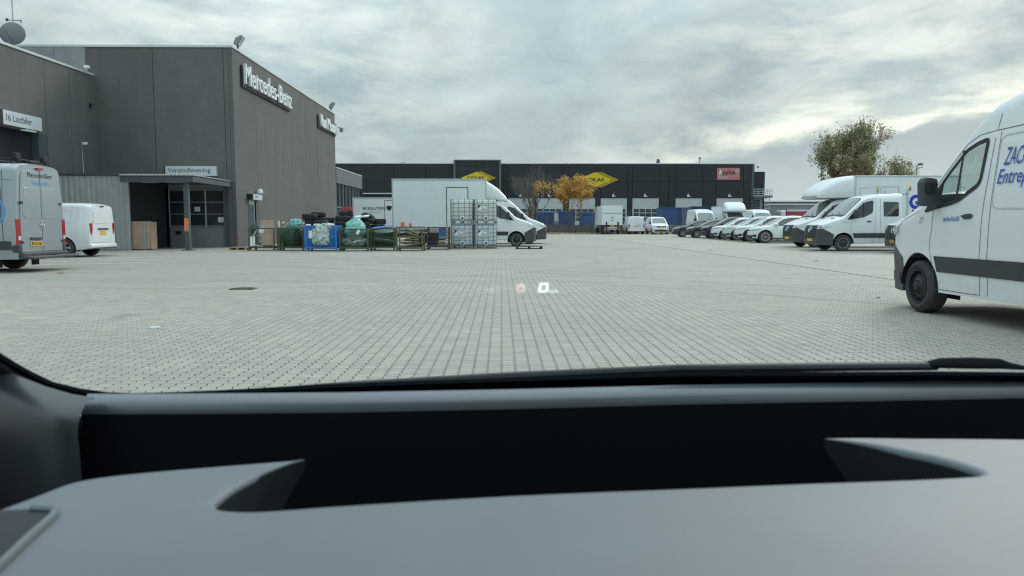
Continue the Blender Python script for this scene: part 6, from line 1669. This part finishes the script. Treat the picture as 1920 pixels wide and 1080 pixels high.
def backs(t_, w_, h_, d_, m_, hh=1.0):
    MB().box(.05, w_ - .05, d_ - .06, d_ - .045, .18, .18 + (h_ - .25) * hh).build('back_panel', m_, t_)
    MB().box(w_ - .036, w_ - .030, .06, d_ - .06, .18, .18 + (h_ - .25) * hh).build('side_panel', m_, t_)
backs(c2, w, h, dp, m_gdark)
# 3: blue cage
c3, x0, Y, w, h, dp = cage(573, 633, 423, 471, m_cblu, 'blue mesh cage with clear sacks, in front of the tyre stacks', depth=1.15, pitch=.045, bars=True)
w3 = w * .86
for s_ in (0,): MB().box(.05, w - .05, dp - .05, dp - .035, .18, h - .05).build('back_panel', m_cblu, c3); MB().box(w - .03, w - .025, .05, dp - .05, .45, h - .05).build('side_panel', m_cblu, c3)
blob('clear_sack', m_clearp, 'crumpled clear plastic sack tied in front of the blue cage', 'bag', (x0 + w * .52, Y - .04, .62), (.30, .13, .40), 21, .35)
blob('clear_sack', m_clearp, 'pale plastic film on the top edge of the blue cage', 'bag', (x0 + w * .66, Y + .15, 1.02), (.26, .16, .12), 23, .5)
for (fx, fz, lab) in ((.22, .70, 'white paper note on the front of the blue cage'), ):
    o = MB().box(-.11, .11, -.008, 0, -.16, .16).build('paper_note', m_whiteink); o.location = (x0 + w * fx, Y - .01, fz); tag(o, lab, 'note')
o = MB().box(-.09, .09, -.008, 0, -.10, .10).build('paper_note', m_signw); o.location = (x0 + w * .53, Y - .20, .60); tag(o, 'white label on the clear sack of the blue cage', 'note')
for i, (fx, s_, lab) in enumerate(((.10, .07, 'left'), (.38, .10, 'middle'), (.78, .12, 'right'))):
    blob('foam_piece', m_whiteink, 'white foam piece on the %s of the blue cage rim' % lab, 'foam', (x0 + w * fx, Y + .12, h + .02), (s_ * 1.3, .09, s_ * .5), 30 + i, .3)
# 4: green cage, teal sack
c4, x0, Y, w, h, dp = cage(637, 692, 429, 471, m_green, 'green cage with a large teal sack, right of the blue one', pitch=.06)
backs(c4, w, h, dp, m_gdark, .9)
blob('plastic_sack', m_teal, 'large pale teal sack bulging over the green cage', 'bag', (x0 + w * .50, Y + .45, .88), (.40, .34, .46), 41, .16)
blob('plastic_sack', m_clearp, 'dull clear sack at the bottom of the cage with the teal sack', 'bag', (x0 + w * .5, Y + .3, .38), (.44, .25, .20), 43, .3)
o = MB().box(-.06, .06, -.008, 0, -.10, .10).build('paper_label', m_whiteink); o.location = (x0 + w * .66, Y - .01, .80); o.rotation_euler.y = R(28); tag(o, 'tilted white label on the cage with the teal sack', 'label')
# 5
c5, x0, Y, w, h, dp = cage(696, 741, 428, 470, m_green, 'green cage with glass plates lying inside, before the wide white truck', pitch=.06, floor=m_signw)
backs(c5, w, h, dp, m_gdark, .9)
for k in range(3):
    o = MB().box(-.42, .42, -.28, .28, -.015, .015).build('plastic_plate', m_gglass if k else m_clearp, bevel=.004); o.location = (x0 + w * .5, Y + .5, .42 + k * .2); o.rotation_euler = (R(14 * (k - 1)), R(7 - 6 * k), .2 * k); tag(o, ['pale plate lowest in the fifth cage', 'green plate in the middle of the fifth cage', 'green plate uppermost in the fifth cage'][k], 'plate')
o = MB().box(-.3, .3, -.22, .22, -.02, .02).build('plastic_board', m_ltbluep, bevel=.01); o.location = (x0 + w * .3, Y + .4, h + .03); o.rotation_euler = (R(5), R(-6), 0); tag(o, 'blue and white lid resting on top of the fifth cage', 'lid')
# 6 olive
c6, x0, Y, w, h, dp = cage(744, 794, 425, 471, m_olive, 'olive steel frame cage with scrap parts and yellow base', mesh=False, bars=True)
for k in range(3): MB().box(.05, w - .05, dp - .05, dp - .03, .3 + k * .26, .38 + k * .26).build('rail', m_olive, c6)
MB().box(0, w, -.03, -.0, .12, .16).build('base_edge', m_yelo, c6) if 'm_yelo' in globals() else None
for k in range(6):
    o = MB().box(-.30, .30, -.05, .05, -.04, .04).build('scrap_beam', m_olive if k % 2 else m_brown, bevel=.01); o.location = (x0 + w * (.45 + .04 * (k % 3)), Y + .25 + .08 * k, .22 + .12 * k); o.rotation_euler = (R(9 * k), R(-12 + 7 * k), R(8 * k - 20)); tag(o, ['lowest', 'second lowest', 'third lowest', 'third highest', 'second highest', 'highest'][k] + ' scrap bar lying in the olive cage', 'scrap')
m_salmon = mat('salmon_plastic', (.55, .15, .10), .5, var=.1)
for i, (fx, s_, lab) in enumerate(((.13, .085, 'larger red canister standing on the olive cage'), (.42, .06, 'smaller red canister on the olive cage'))):
    o = MB().lathe([(.001, 0), (s_, 0), (s_, s_ * 2), (s_ * .8, s_ * 2.4), (.001, s_ * 2.4)], 'z', 14).build('red_canister', m_salmon, smooth=40); o.location = (x0 + w * fx + .1, Y + .3, h); tag(o, lab, 'canister')
# 7
c7, x0, Y, w, h, dp = cage(801, 842, 426, 468, m_brown, 'dark brown cage with blue and black scrap beside the white tanks', pitch=.07, bars=False)
for (nm, m_, fx, fz, rx, rz_, lab) in (('black_crate', m_black, .28, .48, .22, .26, 'black plastic box in the brown cage'), ('blue_crate', m_ltbluep, .68, .78, .15, .20, 'blue plastic crate high in the brown cage'), ('blue_crate', m_cblue, .30, .24, .20, .08, 'dark blue tray low in the brown cage'), ('brown_box', m_card, .62, .26, .16, .09, 'brown box low in the brown cage')):
    o = MB().box(-rx, rx, -.2, .2, -rz_, rz_); o.box(-rx - .02, rx + .02, -.22, .22, rz_ - .03, rz_); o = o.build(nm, m_, bevel=.01); o.location = (x0 + w * fx, Y + .4, fz); tag(o, lab, 'crate')

# wooden pallet left of the cages, black plastic pallet right of the tanks
m_wood = mat('pallet_wood', (.36, .26, .17), .85, var=.25, nscale=4)
def pallet(x0, x1, Y, dp, m, label, z=0, cat='pallet', name='pallet'):
    t = thing(name, label, cat, ((x0 + x1) / 2, Y, z)); w = (x1 - x0) / 2
    for k in range(3):
        for j in range(3): MB().box(-w + k * (w - .05), -w + k * (w - .05) + .10, j * (dp - .1) / 2, j * (dp - .1) / 2 + .1, .02, .10).build('block', m, t)
    for j in range(3): MB().box(-w, w, j * (dp - .1) / 2, j * (dp - .1) / 2 + .1, .0, .02).build('bottom_board', m, t)
    n = 7
    for k in range(n): MB().box(-w + k * (2 * w - .12) / (n - 1), -w + k * (2 * w - .12) / (n - 1) + .12, 0, dp, .10, .125).build('top_board', m, t)
    return t
Yp_ = atZ(445, 469).y; pallet(XY(431, Yp_), XY(464, Yp_), Yp_, .8, m_wood, 'low wooden pallet lying left of the leftmost green cage')
Yp_ = atZ(990, 467).y; pallet(XY(968, Yp_), XY(1017, Yp_), Yp_, .8, m_black, 'flat black plastic pallet beside the front wheel of the box truck')
# tall cardboard boxes in the dark bay
xb0, xb1 = XY(251, 33.15), XY(287, 33.15); t = thing('cardboard_stack', 'tall brown cardboard boxes at the mouth of the dark bay', 'cardboard box', (xb0, 33.15, 0))
hb = atY(0, 415, 33.15).z
MB().box(0, (xb1 - xb0) * .66, 0, .6, .03, hb).build('box', m_card, t, bevel=.01); MB().box((xb1 - xb0) * .69, (xb1 - xb0), .03, .6, .03, hb - .02).build('box', m_card, t, bevel=.01)
mb = MB(); mb.box((xb1 - xb0) * .67, (xb1 - xb0) * .685, -.01, .6, .02, hb); mb.box((xb1 - xb0) * .85, (xb1 - xb0) * .87, .015, .025, .05, hb - .05); mb.build('strap', m_signw, t)
tag(MB().box(XY(248, 33.8) - .02 + .1, XY(248, 33.8) + .06 + .1, 33.62, 33.68, 1.0, 2.1).build('timber_batten', m_wood), 'thin pale timber batten standing at the edge of the sheet metal shed', 'batten')

# ------------------------------------------------------------------ caged liquid tanks
m_ibc = mat('tank_plastic', (.68, .73, .68), .45, var=.06, nscale=3); m_ibc2 = mat('tank_plastic_bluish', (.58, .67, .70), .45, var=.08, nscale=3); m_galv = mat('galvanised_bar', (.20, .24, .25), .45, metal=.4, var=.1)
def ibc(px0, px1, Y, z0, h, m, label, lbl):
    x0, x1 = XY(px0, Y), XY(px1, Y); w = x1 - x0; dp = 1.15
    t = thing('tank_container', label, 'liquid tank', (x0, Y, z0), group='caged white tanks')
    MB().box(.03, w - .03, .03, dp - .03, .17, h - .03).build('bottle', m, t, bevel=.07, smooth=50)
    f_ = MB(); f_.box(0, w, 0, .10, .0, .03); f_.box(0, w, dp - .1, dp, .0, .03); f_.box(0, w, 0, dp, .12, .15)
    for k in (0, w / 2 - .07, w - .14): f_.box(k, k + .14, 0, .12, .03, .12); f_.box(k, k + .14, dp - .12, dp, .03, .12)
    f_.build('pallet_base', m_galv, t)
    c = MB(); r = .010
    for z in [.20 + k * (h - .22) / 5 for k in range(6)]:
        c.tube([(0, 0, z), (w, 0, z), (w, dp, z), (0, dp, z), (0, 0, z)], r, 5)
    for k in range(6):
        x = w * (k / 5) if k in (0, 5) else w * (.14, .36, .63, .85)[k - 1]; c.cyl((x, 0, .14), (x, 0, h), r, n=5); c.cyl((x, dp, .14), (x, dp, h), r, n=5)
    for k in (1, 2, 3): c.cyl((0, dp * k / 4, .14), (0, dp * k / 4, h), r, n=5); c.cyl((w, dp * k / 4, .14), (w, dp * k / 4, h), r, n=5)
    c.build('cage', m_galv, t)
    MB().lathe([(.001, -.02), (.10, -.02), (.12, .0), (.12, .04)], 'y', 18, (w * .52, .0, .26)).build('outlet_flange', m, t, smooth=40)
    v_ = MB(); v_.cyl((w * .52, -.07, .24), (w * .52, .02, .24), .04, n=10); v_.box(w * .52 - .05, w * .52 + .07, -.08, -.05, .27, .29); v_.build('outlet_valve', m_black, t)
    if lbl:
        p = MB().box(w * .14, w * .68, -.014, -.010, h * .46, h * .78).build('label_plate', m_rail, t)
        MB().box(w * .16, w * .32, -.018, -.014, h * .56, h * .76).build('sticker', m_whiteink, p)
        MB().add([(w * .165, -.0195, h * .60), (w * .315, -.0195, h * .755), (w * .165, -.0195, h * .755)], [(0, 1, 2)]).build('hazard_mark', m_mar, p)
        q = MB().box(-.09, .09, -.004, 0, -.035, .035).build('sticker', m_whiteink, p); q.location = (w * .46, -.015, h * .66); q.rotation_euler.y = R(22)
m_mar = mat('maroon_print', (.08, .03, .05), .6, var=0)
Yt = 34.6; h1 = 1.145
z1 = atY(0, 372.5, Yt).z / 2
ibc(846.5, 887.5, Yt, 0, z1 - .005, m_ibc2, 'lower caged tank of the left pair with a label', True); ibc(846.0, 887.5, Yt, z1, z1, m_ibc, 'upper caged tank of the left pair without any label', False)
ibc(890.0, 931.5, Yt, 0, z1 - .005, m_ibc2, 'lower caged tank of the right pair nearest the van wheel', True); ibc(890.0, 931.5, Yt, z1, z1, m_ibc, 'upper caged tank of the right pair with a grey label', True)
# ------------------------------------------------------------------ our own car: dashboard, pillar, windscreen
m_dash = mat('dash_soft_plastic', (.132, .148, .166), .58, var=.10, nscale=3, bump=.12, bscale=900, spec=.6)
m_dashd = mat('dash_shaded_plastic', (.004, .006, .009), .8, var=.05, spec=.12)  # dash plastic coloured near black to stand for the shade on it
m_ledge = mat('ledge_plastic', (.115, .132, .152), .30, var=.03, spec=.9)
m_pilf = mat('pillar_plastic', (.030, .036, .042), .36, var=.05, spec=.9)
m_frit = mat('black_glass_edge', (.010, .013, .016), .9, var=.05, spec=0.0)
m_fabric = mat('cabin_lining', (.06, .06, .062), .95, var=.05)
m_rub = mat('windscreen_rubber', (.02, .024, .028), .6, var=.1)
own = thing('car_interior', 'grey dashboard and windscreen of the car the photograph is taken from', 'car', (0, .9, 0))
def op(mb, name, m, parent=None, **kw):
    o = mb.build(name, m, parent or own, **kw)
    if parent is None: o.location = (0, -.9, 0)
    return o
# padded top with the long pointed recess
ZP = .885
far = [(-260, 1010), (-60, 972), (0, 951), (70, 925), (134, 902), (228, 887), (400, 872), (520, 865), (572, 862)]
slot = [(540, 868), (490, 885), (440, 910), (410, 933), (404, 941), (412, 950), (440, 954), (500, 954), (640, 944), (960, 925), (1280, 912), (1500, 903), (1700, 896), (1800, 891), (1834, 888), (1838, 884), (1822, 876), (1770, 860), (1700, 845), (1640, 833), (1590, 826), (1545, 822)]
far2 = [(1600, 820), (1700, 819), (1920, 821), (2200, 828), (2500, 850)]
def cr(pts, n=4):
    o = []; k = len(pts)
    for i in range(k - 1):
        p0, p1, p2, p3 = (Vector(pts[max(i - 1, 0)]), Vector(pts[i]), Vector(pts[i + 1]), Vector(pts[min(i + 2, k - 1)]))
        for j in range(n):
            t = j / n; o.append(tuple(.5 * (2 * p1 + (p2 - p0) * t + (2 * p0 - 5 * p1 + 4 * p2 - p3) * t * t + (3 * p1 - p0 - 3 * p2 + p3) * t ** 3)))
    return o + [pts[-1]]
edge = cr(far, 3)[:-1] + cr([far[-1]] + slot, 4)[:-1] + cr([slot[-1]] + far2, 3)
P = [atZ(a, b, ZP) for a, b in edge]
out = [(p.x, p.y) for p in P]
out += [(1.1, .30), (-.75, .30)]
n = len(out)
def dash_grid():
    """top surface with a rolled edge of 10 mm, then a skirt going down"""
    bm = bmesh.new()
    # smooth the outline
    pts = [Vector((x, y)) for x, y in out]
    k = len(pts); m_ = len(edge)
    rings = []
    nor = []
    for i in range(k):
        a, b = pts[i - 1], pts[(i + 1) % k]; d = (b - a).normalized(); nor.append(Vector((-d.y, d.x)))
    # outward normal: outline runs left to right along the far side, outward = +Y side
    area = sum(pts[i].x * pts[(i + 1) % k].y - pts[(i + 1) % k].x * pts[i].y for i in range(k))
    sgn = 1 if area < 0 else -1
    # how much each outline point may roll over: little at the sharp tips of the recess
    def near_tip(i):
        if i >= m_: return 1.0
        px_, py_ = edge[i]
        if py_ > 887 and 430 < px_ < 1830: return 1.0
        return min(1.0, .12 + min(abs(px_ - 572) / 170 if py_ < 950 else 1, abs(px_ - 1545) / 170, 1.0))
    tipf = [near_tip(i) for i in range(k)]
    for (off, dz) in ((-.012, 0), (-.007, -.0006), (-.0035, -.0020), (-.001, -.0042), (0, -.0075), (.0, -.009), (0, -.15)):
        rings.append([bm.verts.new((p.x + nor[i].x * off * sgn * tipf[i], p.y + nor[i].y * off * sgn * tipf[i], ZP + dz * (tipf[i] if dz > -.1 else (tipf[i] - .08) / .92 if tipf[i] < 1 else 1) - (.004 if dz < -.1 else 0))) for i, p in enumerate(pts)])
    from mathutils.geometry import delaunay_2d_cdt
    r0_ = [Vector((v.co.x, v.co.y)) for v in rings[0]]
    _v, _e, _f, _ov, _oe, _of = delaunay_2d_cdt(r0_, [(i, (i + 1) % k) for i in range(k)], [], 1, 1e-6)
    mp = {}
    for i_, o_ in enumerate(_ov): mp[i_] = rings[0][o_[0]] if o_ else bm.verts.new((_v[i_].x, _v[i_].y, ZP))
    sk = []
    for r0, r1 in zip(rings[:-1], rings[1:]):
        for i in range(k): sk.append(bm.faces.new((r0[i], r0[(i + 1) % k], r1[(i + 1) % k], r1[i])))
    for f in sk[-k:]: f.material_index = 1
    def ins_(q):
        c_ = False; j_ = k - 1
        for i_ in range(k):
            a_, b_ = r0_[i_], r0_[j_]
            if (a_.y > q.y) != (b_.y > q.y) and q.x < (b_.x - a_.x) * (q.y - a_.y) / (b_.y - a_.y) + a_.x: c_ = not c_
            j_ = i_
        return c_
    for f_ in _f:
        q = sum((_v[i_] for i_ in f_), Vector((0, 0))) / len(f_)
        if ins_(q):
            try: bm.faces.new([mp[i_] for i_ in f_])
            except ValueError: pass
    bmesh.ops.recalc_face_normals(bm, faces=bm.faces[:])
    me = bpy.data.meshes.new('dashboard'); bm.to_mesh(me); bm.free()
    me.shade_smooth(); me.set_sharp_from_angle(angle=R(50)); return me
m_recess = mat('recess_shade', (.016, .021, .026), .6, var=.05, spec=.3)  # shade inside the recess, painted on its walls as a darker colour
dm = dash_grid(); dm.materials.append(m_dash); dm.materials.append(m_recess); dsh = link('dashboard', dm, m_dash, own); dsh.location = (0, -.9, 0)
# shade-coloured inner walls of the recess: rows 1 mm outside the skirt, floor well below
lin = MB(); sp_ = [atZ(a, b, ZP) for a, b in far[3:] + slot + far2[:3]]
rows = [[(p.x, p.y + .0012, ZP - .012) for p in sp_], [(p.x, p.y + .0012, ZP - .17) for p in sp_]]
op(MB().box(-.9, 1.4, .45, 1.25, .60, .70), 'dash_core', m_dashd)
# ledge in front of the windscreen: rolled front edge, face in painted shade
LZ = .918
ledge = [(150, 747), (400, 746), (640, 744), (960, 738), (1280, 730), (1600, 725), (1920, 719), (2500, 706)]
def ledge_loft(pxs, z, r, back, drop, name, m, y_off=0, mtop=None):
    rows = []
    for a, b in pxs:
        p = atZ(a, b, z); rows.append([(p.x, p.y + back, z + .002)] + [(p.x, p.y + r * (1 - math.sin(t)) * .9, z - r * (1 - math.cos(t))) for t in [k / 8 * math.pi / 2 for k in range(9)]])
        rows[-1] += [(p.x, p.y, z - r - .004)]
    return op(MB().grid(rows), name, m, smooth=60, recalc=False), [(atZ(a, b, z)) for a, b in pxs]
lo, lp = ledge_loft(ledge, LZ, .019, .020, 0, 'ledge', m_ledge)
wall = MB(); wall.grid([[(p.x, p.y + .001, LZ - .018) for p in lp], [(p.x, p.y - .02, .66) for p in lp]]); op(wall, 'ledge_face', m_dashd, recalc=False)
# left corner: pillar foot with rolled top
pil = [(-260, 592), (-120, 656), (-40, 699), (0, 717), (50, 737), (100, 752), (143, 759)]
pl_rows = []; 
for i, (a, b) in enumerate(pil):
    p = atZ(a, b, LZ + .004 + .05 * (1 - i / 6)); rr_ = .042
    pl_rows.append([(p.x - .003, p.y + rr_ + .006, p.z - .004)] + [(p.x + .0, p.y + rr_ * (1 - math.sin(t)), p.z - rr_ * (1 - math.cos(t))) for t in [k / 8 * math.pi / 2 for k in range(9)]] + [(p.x + .003, p.y - .003, p.z - rr_ - .03), (p.x + .01, p.y - .01, p.z - .15), (p.x + .02, p.y - .02, .62)])
op(MB().grid(pl_rows), 'pillar_trim', m_pilf, smooth=60, recalc=False)
op(MB().grid([[(lp[0].x - .012, lp[0].y - .006, LZ - .003), (lp[0].x + .003, lp[0].y - .006, LZ - .003)], [(lp[0].x - .012, lp[0].y - .012, .7), (lp[0].x + .003, lp[0].y - .012, .7)]]), 'trim_gap', m_frit, recalc=False)
# speaker grille lower left
gz = ZP + .003
gr = [(-200, 960), (60, 953), (98, 955), (104, 961), (90, 975), (50, 1010), (0, 1058), (-60, 1110), (-200, 1110)]
gp_ = [atZ(a, b, gz) for a, b in gr]
m_grl = mat('speaker_mesh', (.05, .058, .066), .6, var=.1, bump=.9, bscale=500)
sg_ = op(MB().prism([(p.x, p.y) for p in gp_], ZP - .002, gz - .001, 'z'), 'speaker_grille', m_grl)
rim = MB().tube([(p.x, p.y, gz) for p in gp_[1:8]], .004, 6); rim.build('grille_rim', m_dash, sg_)
# windscreen plane through the base line, raked back over the camera
WZ0, WY0, RK = .912, 1.165, -.60      # z falls with distance
wz = lambda y: WZ0 + (y - WY0) * RK
def on_screen(px, py):
    d = ray(px, py); # CAMH + d.z t = WZ0 + (d.y t - WY0) RK
    t = (WZ0 - WY0 * RK - CAMH) / (d.z - d.y * RK); return Vector((0, 0, CAMH)) + d * t
up = [(-260, 540), (-120, 610), (0, 661), (30, 680), (60, 697), (100, 716), (150, 728), (200, 735), (250, 737), (330, 735), (400, 732), (640, 719), (960, 708), (1280, 698), (1700, 696.5), (1740, 696), (2100, 700), (2500, 705)]
lowr = [(a, b + (34 if a > 100 else 60)) for a, b in up]
sl = [on_screen(a, b) for a, b in up]; s2 = [on_screen(a, b) for a, b in lowr]
nrm = Vector((0, RK, -1)).normalized() * -1
mb = MB(); mb.grid([[tuple(p - nrm * .006) for p in sl], [tuple(p - nrm * .006) for p in s2]]); mb.grid([[tuple(p - nrm * .0) for p in sl], [tuple(p - nrm * .006) for p in sl]])
op(mb, 'windscreen_edge_band', m_frit, recalc=False)
# serrated rubber bead in the lower left corner
bead = MB(); bead.tube([tuple(p - nrm * .010) for p in [on_screen(a, b + 10) for a, b in up[1:10]]], .006, 8); op(bead, 'rubber_bead', m_rub, smooth=50)
m_wind = glass_mat('laminated_windscreen', (.972, .982, .977), .30)
ws_o = op(MB().add([(-.80, 1.30, wz(1.30)), (1.15, 1.30, wz(1.30)), (1.05, .26, wz(.26)), (-.70, .26, wz(.26))], [(0, 1, 2, 3)]), 'windscreen', m_wind, recalc=False)
# head-up display picture glowing on the glass
m_hud = mat('display_light', (.80, .95, .93), .5, var=0, emis=.95)
m_hudp = mat('display_light_pink', (.90, .66, .62), .5, var=0, emis=.62)
m_hudg = mat('display_light_dim', (.50, .54, .54), .5, var=0, emis=.50)
def hudpoly(pts, name, m, lift=.002):
    mb = MB(); mb.add([tuple(on_screen(a, b) - nrm * lift) for a, b in pts], [tuple(range(len(pts)))]); return mb.build(name, m, ws_o, recalc=False)
def hudring(o_, i_, name, m, lift=.002):
    mb = MB(); k = len(o_); A = [tuple(on_screen(a, b) - nrm * lift) for a, b in o_]; Bq = [tuple(on_screen(a, b) - nrm * lift) for a, b in i_]
    mb.grid([A + [A[0]], Bq + [Bq[0]]]); return mb.build(name, m, ws_o, recalc=False)
hudring(round_poly([(1012, 528), (1029, 528), (1026, 545), (1008.5, 545)], 2, 2), round_poly([(1015.5, 531), (1024.8, 531), (1022.6, 542), (1013, 542)], .6, 2), 'display_digit', m_hud)
circ = lambda cx, cy, r, n=22: [(cx + r * math.cos(6.2832 * k / n), cy + r * math.sin(6.2832 * k / n)) for k in range(n)]
hudring(circ(976.8, 536.3, 8.4), circ(976.8, 536.3, 6.9), 'display_sign_ring', m_hudp, .0025)
m_hudf = glass_mat('display_sign_tint', (1, 1, 1), 0); 
nt = m_hudf.node_tree
em = nt.nodes.new('ShaderNodeEmission'); em.inputs[0].default_value = (.85, .75, .72, 1); em.inputs[1].default_value = .42
ad = nt.nodes.new('ShaderNodeAddShader'); tr_ = nt.nodes.new('ShaderNodeBsdfTransparent'); tr_.inputs[0].default_value = (.55, .55, .55, 1)
nt.links.new(em.outputs[0], ad.inputs[0]); nt.links.new(tr_.outputs[0], ad.inputs[1]); nt.links.new(ad.outputs[0], nt.nodes['Material Output'].inputs[0])
hudpoly(circ(976.8, 536.3, 6.9), 'display_sign_face', m_hudf, .002)
def hudtext(body, px, py, w, h, m, name, lift=.003):
    vs, fs, x0, x1 = text_mesh(body, .0); sx = w / (x1 - x0)
    MB().add([tuple(on_screen(px + (v.x - x0) * sx, py - v.y / CAP * h) - nrm * lift) for v in vs], fs).build(name, m, ws_o, recalc=False)
hudtext('50', 972.6, 539.2, 8.4, 5.4, m_greytxt, 'display_sign_number')
hudtext('km/h', 1029, 544, 16.5, 5.2, m_hud, 'display_unit')
nt = None
m_hudd = glass_mat('display_dim_light', (1, 1, 1), 0); nt = m_hudd.node_tree
em = nt.nodes.new('ShaderNodeEmission'); em.inputs[0].default_value = (.75, .80, .82, 1); em.inputs[1].default_value = .10
ad = nt.nodes.new('ShaderNodeAddShader'); tr_ = nt.nodes.new('ShaderNodeBsdfTransparent'); tr_.inputs[0].default_value = (.9, .9, .9, 1)
nt.links.new(em.outputs[0], ad.inputs[0]); nt.links.new(tr_.outputs[0], ad.inputs[1]); nt.links.new(ad.outputs[0], nt.nodes['Material Output'].inputs[0])
for pts in ([(905, 545), (913, 535), (920, 545)], [(915, 545), (921, 534), (927, 545)], [(928, 545), (931, 531), (935, 545)]): hudpoly(pts, 'display_lane_mark', m_hudd)
# wiper resting at the base outside, cowl and bonnet
def ws_out(px, py, lift): return tuple(on_screen(px, py) + nrm * lift)
w_ = MB(); w_.tube([ws_out(a, b, .012) for a, b in ((250, 770), (450, 752), (640, 737), (960, 719), (1280, 705), (1560, 702), (1760, 700))], .007, 8); op(w_, 'wiper_blade', m_rub)
hump = MB(); pts_ = [(1690, 706, .003), (1735, 701, .006), (1768, 697, .010), (1830, 697, .011), (1880, 698, .010), (1898, 702, .007), (1930, 706, .004)]
rows = []
for a, b, r_ in pts_:
    c = Vector(ws_out(a, b, .014)); rows.append([(c.x, c.y + r_ * math.cos(t), c.z + r_ * .8 * math.sin(t)) for t in [k / 10 * 6.2832 for k in range(11)]])
hump.grid(rows); op(hump, 'wiper_arm', m_frit, smooth=60)
op(MB().box(-.80, 1.20, 1.24, 1.42, .66, .80), 'cowl', m_frit)
bon = MB().grid([[(x, y, .80 - .22 * (y - 1.4) - .04 * (abs(x - .18) / .95) ** 3) for x in [-.78 + k * .24 for k in range(9)]] for y in [1.40 + j * .1 for j in range(11)]])
op(bon, 'bonnet', m_dgrey, smooth=60, recalc=False)
# roof, doors and rear of the cabin around the camera
op(MB().box(-.72, 1.06, -2.3, .30, wz(.27) - .01, wz(.27) + .05), 'roof_lining', m_fabric)
op(MB().box(-.82, 1.16, -2.4, -2.3, .3, 1.5), 'rear_wall', m_fabric)
for x in (-.84, 1.12): op(MB().box(x, x + .06, -2.3, 1.2, .2, .86), 'door_lining', m_fabric)
op(MB().box(-.82, 1.16, -2.3, 1.2, .2, .24), 'cabin_floor', m_fabric)
for x in (-.5, .5):
    s_ = MB(); s_.prism([(-.30, .45), (.05, .45), (-.12, 1.15), (-.30, 1.15)], x - .12, x + .36, 'x') if False else s_.box(x - .1, x + .38, -.62, -.45, .40, 1.05); op(s_, 'seat_back', m_fabric, bevel=.03)
for x in (-.76, 1.08): op(MB().box(x, x + .05, -1.0, -.85, .86, wz(.27)), 'door_post', m_fabric)
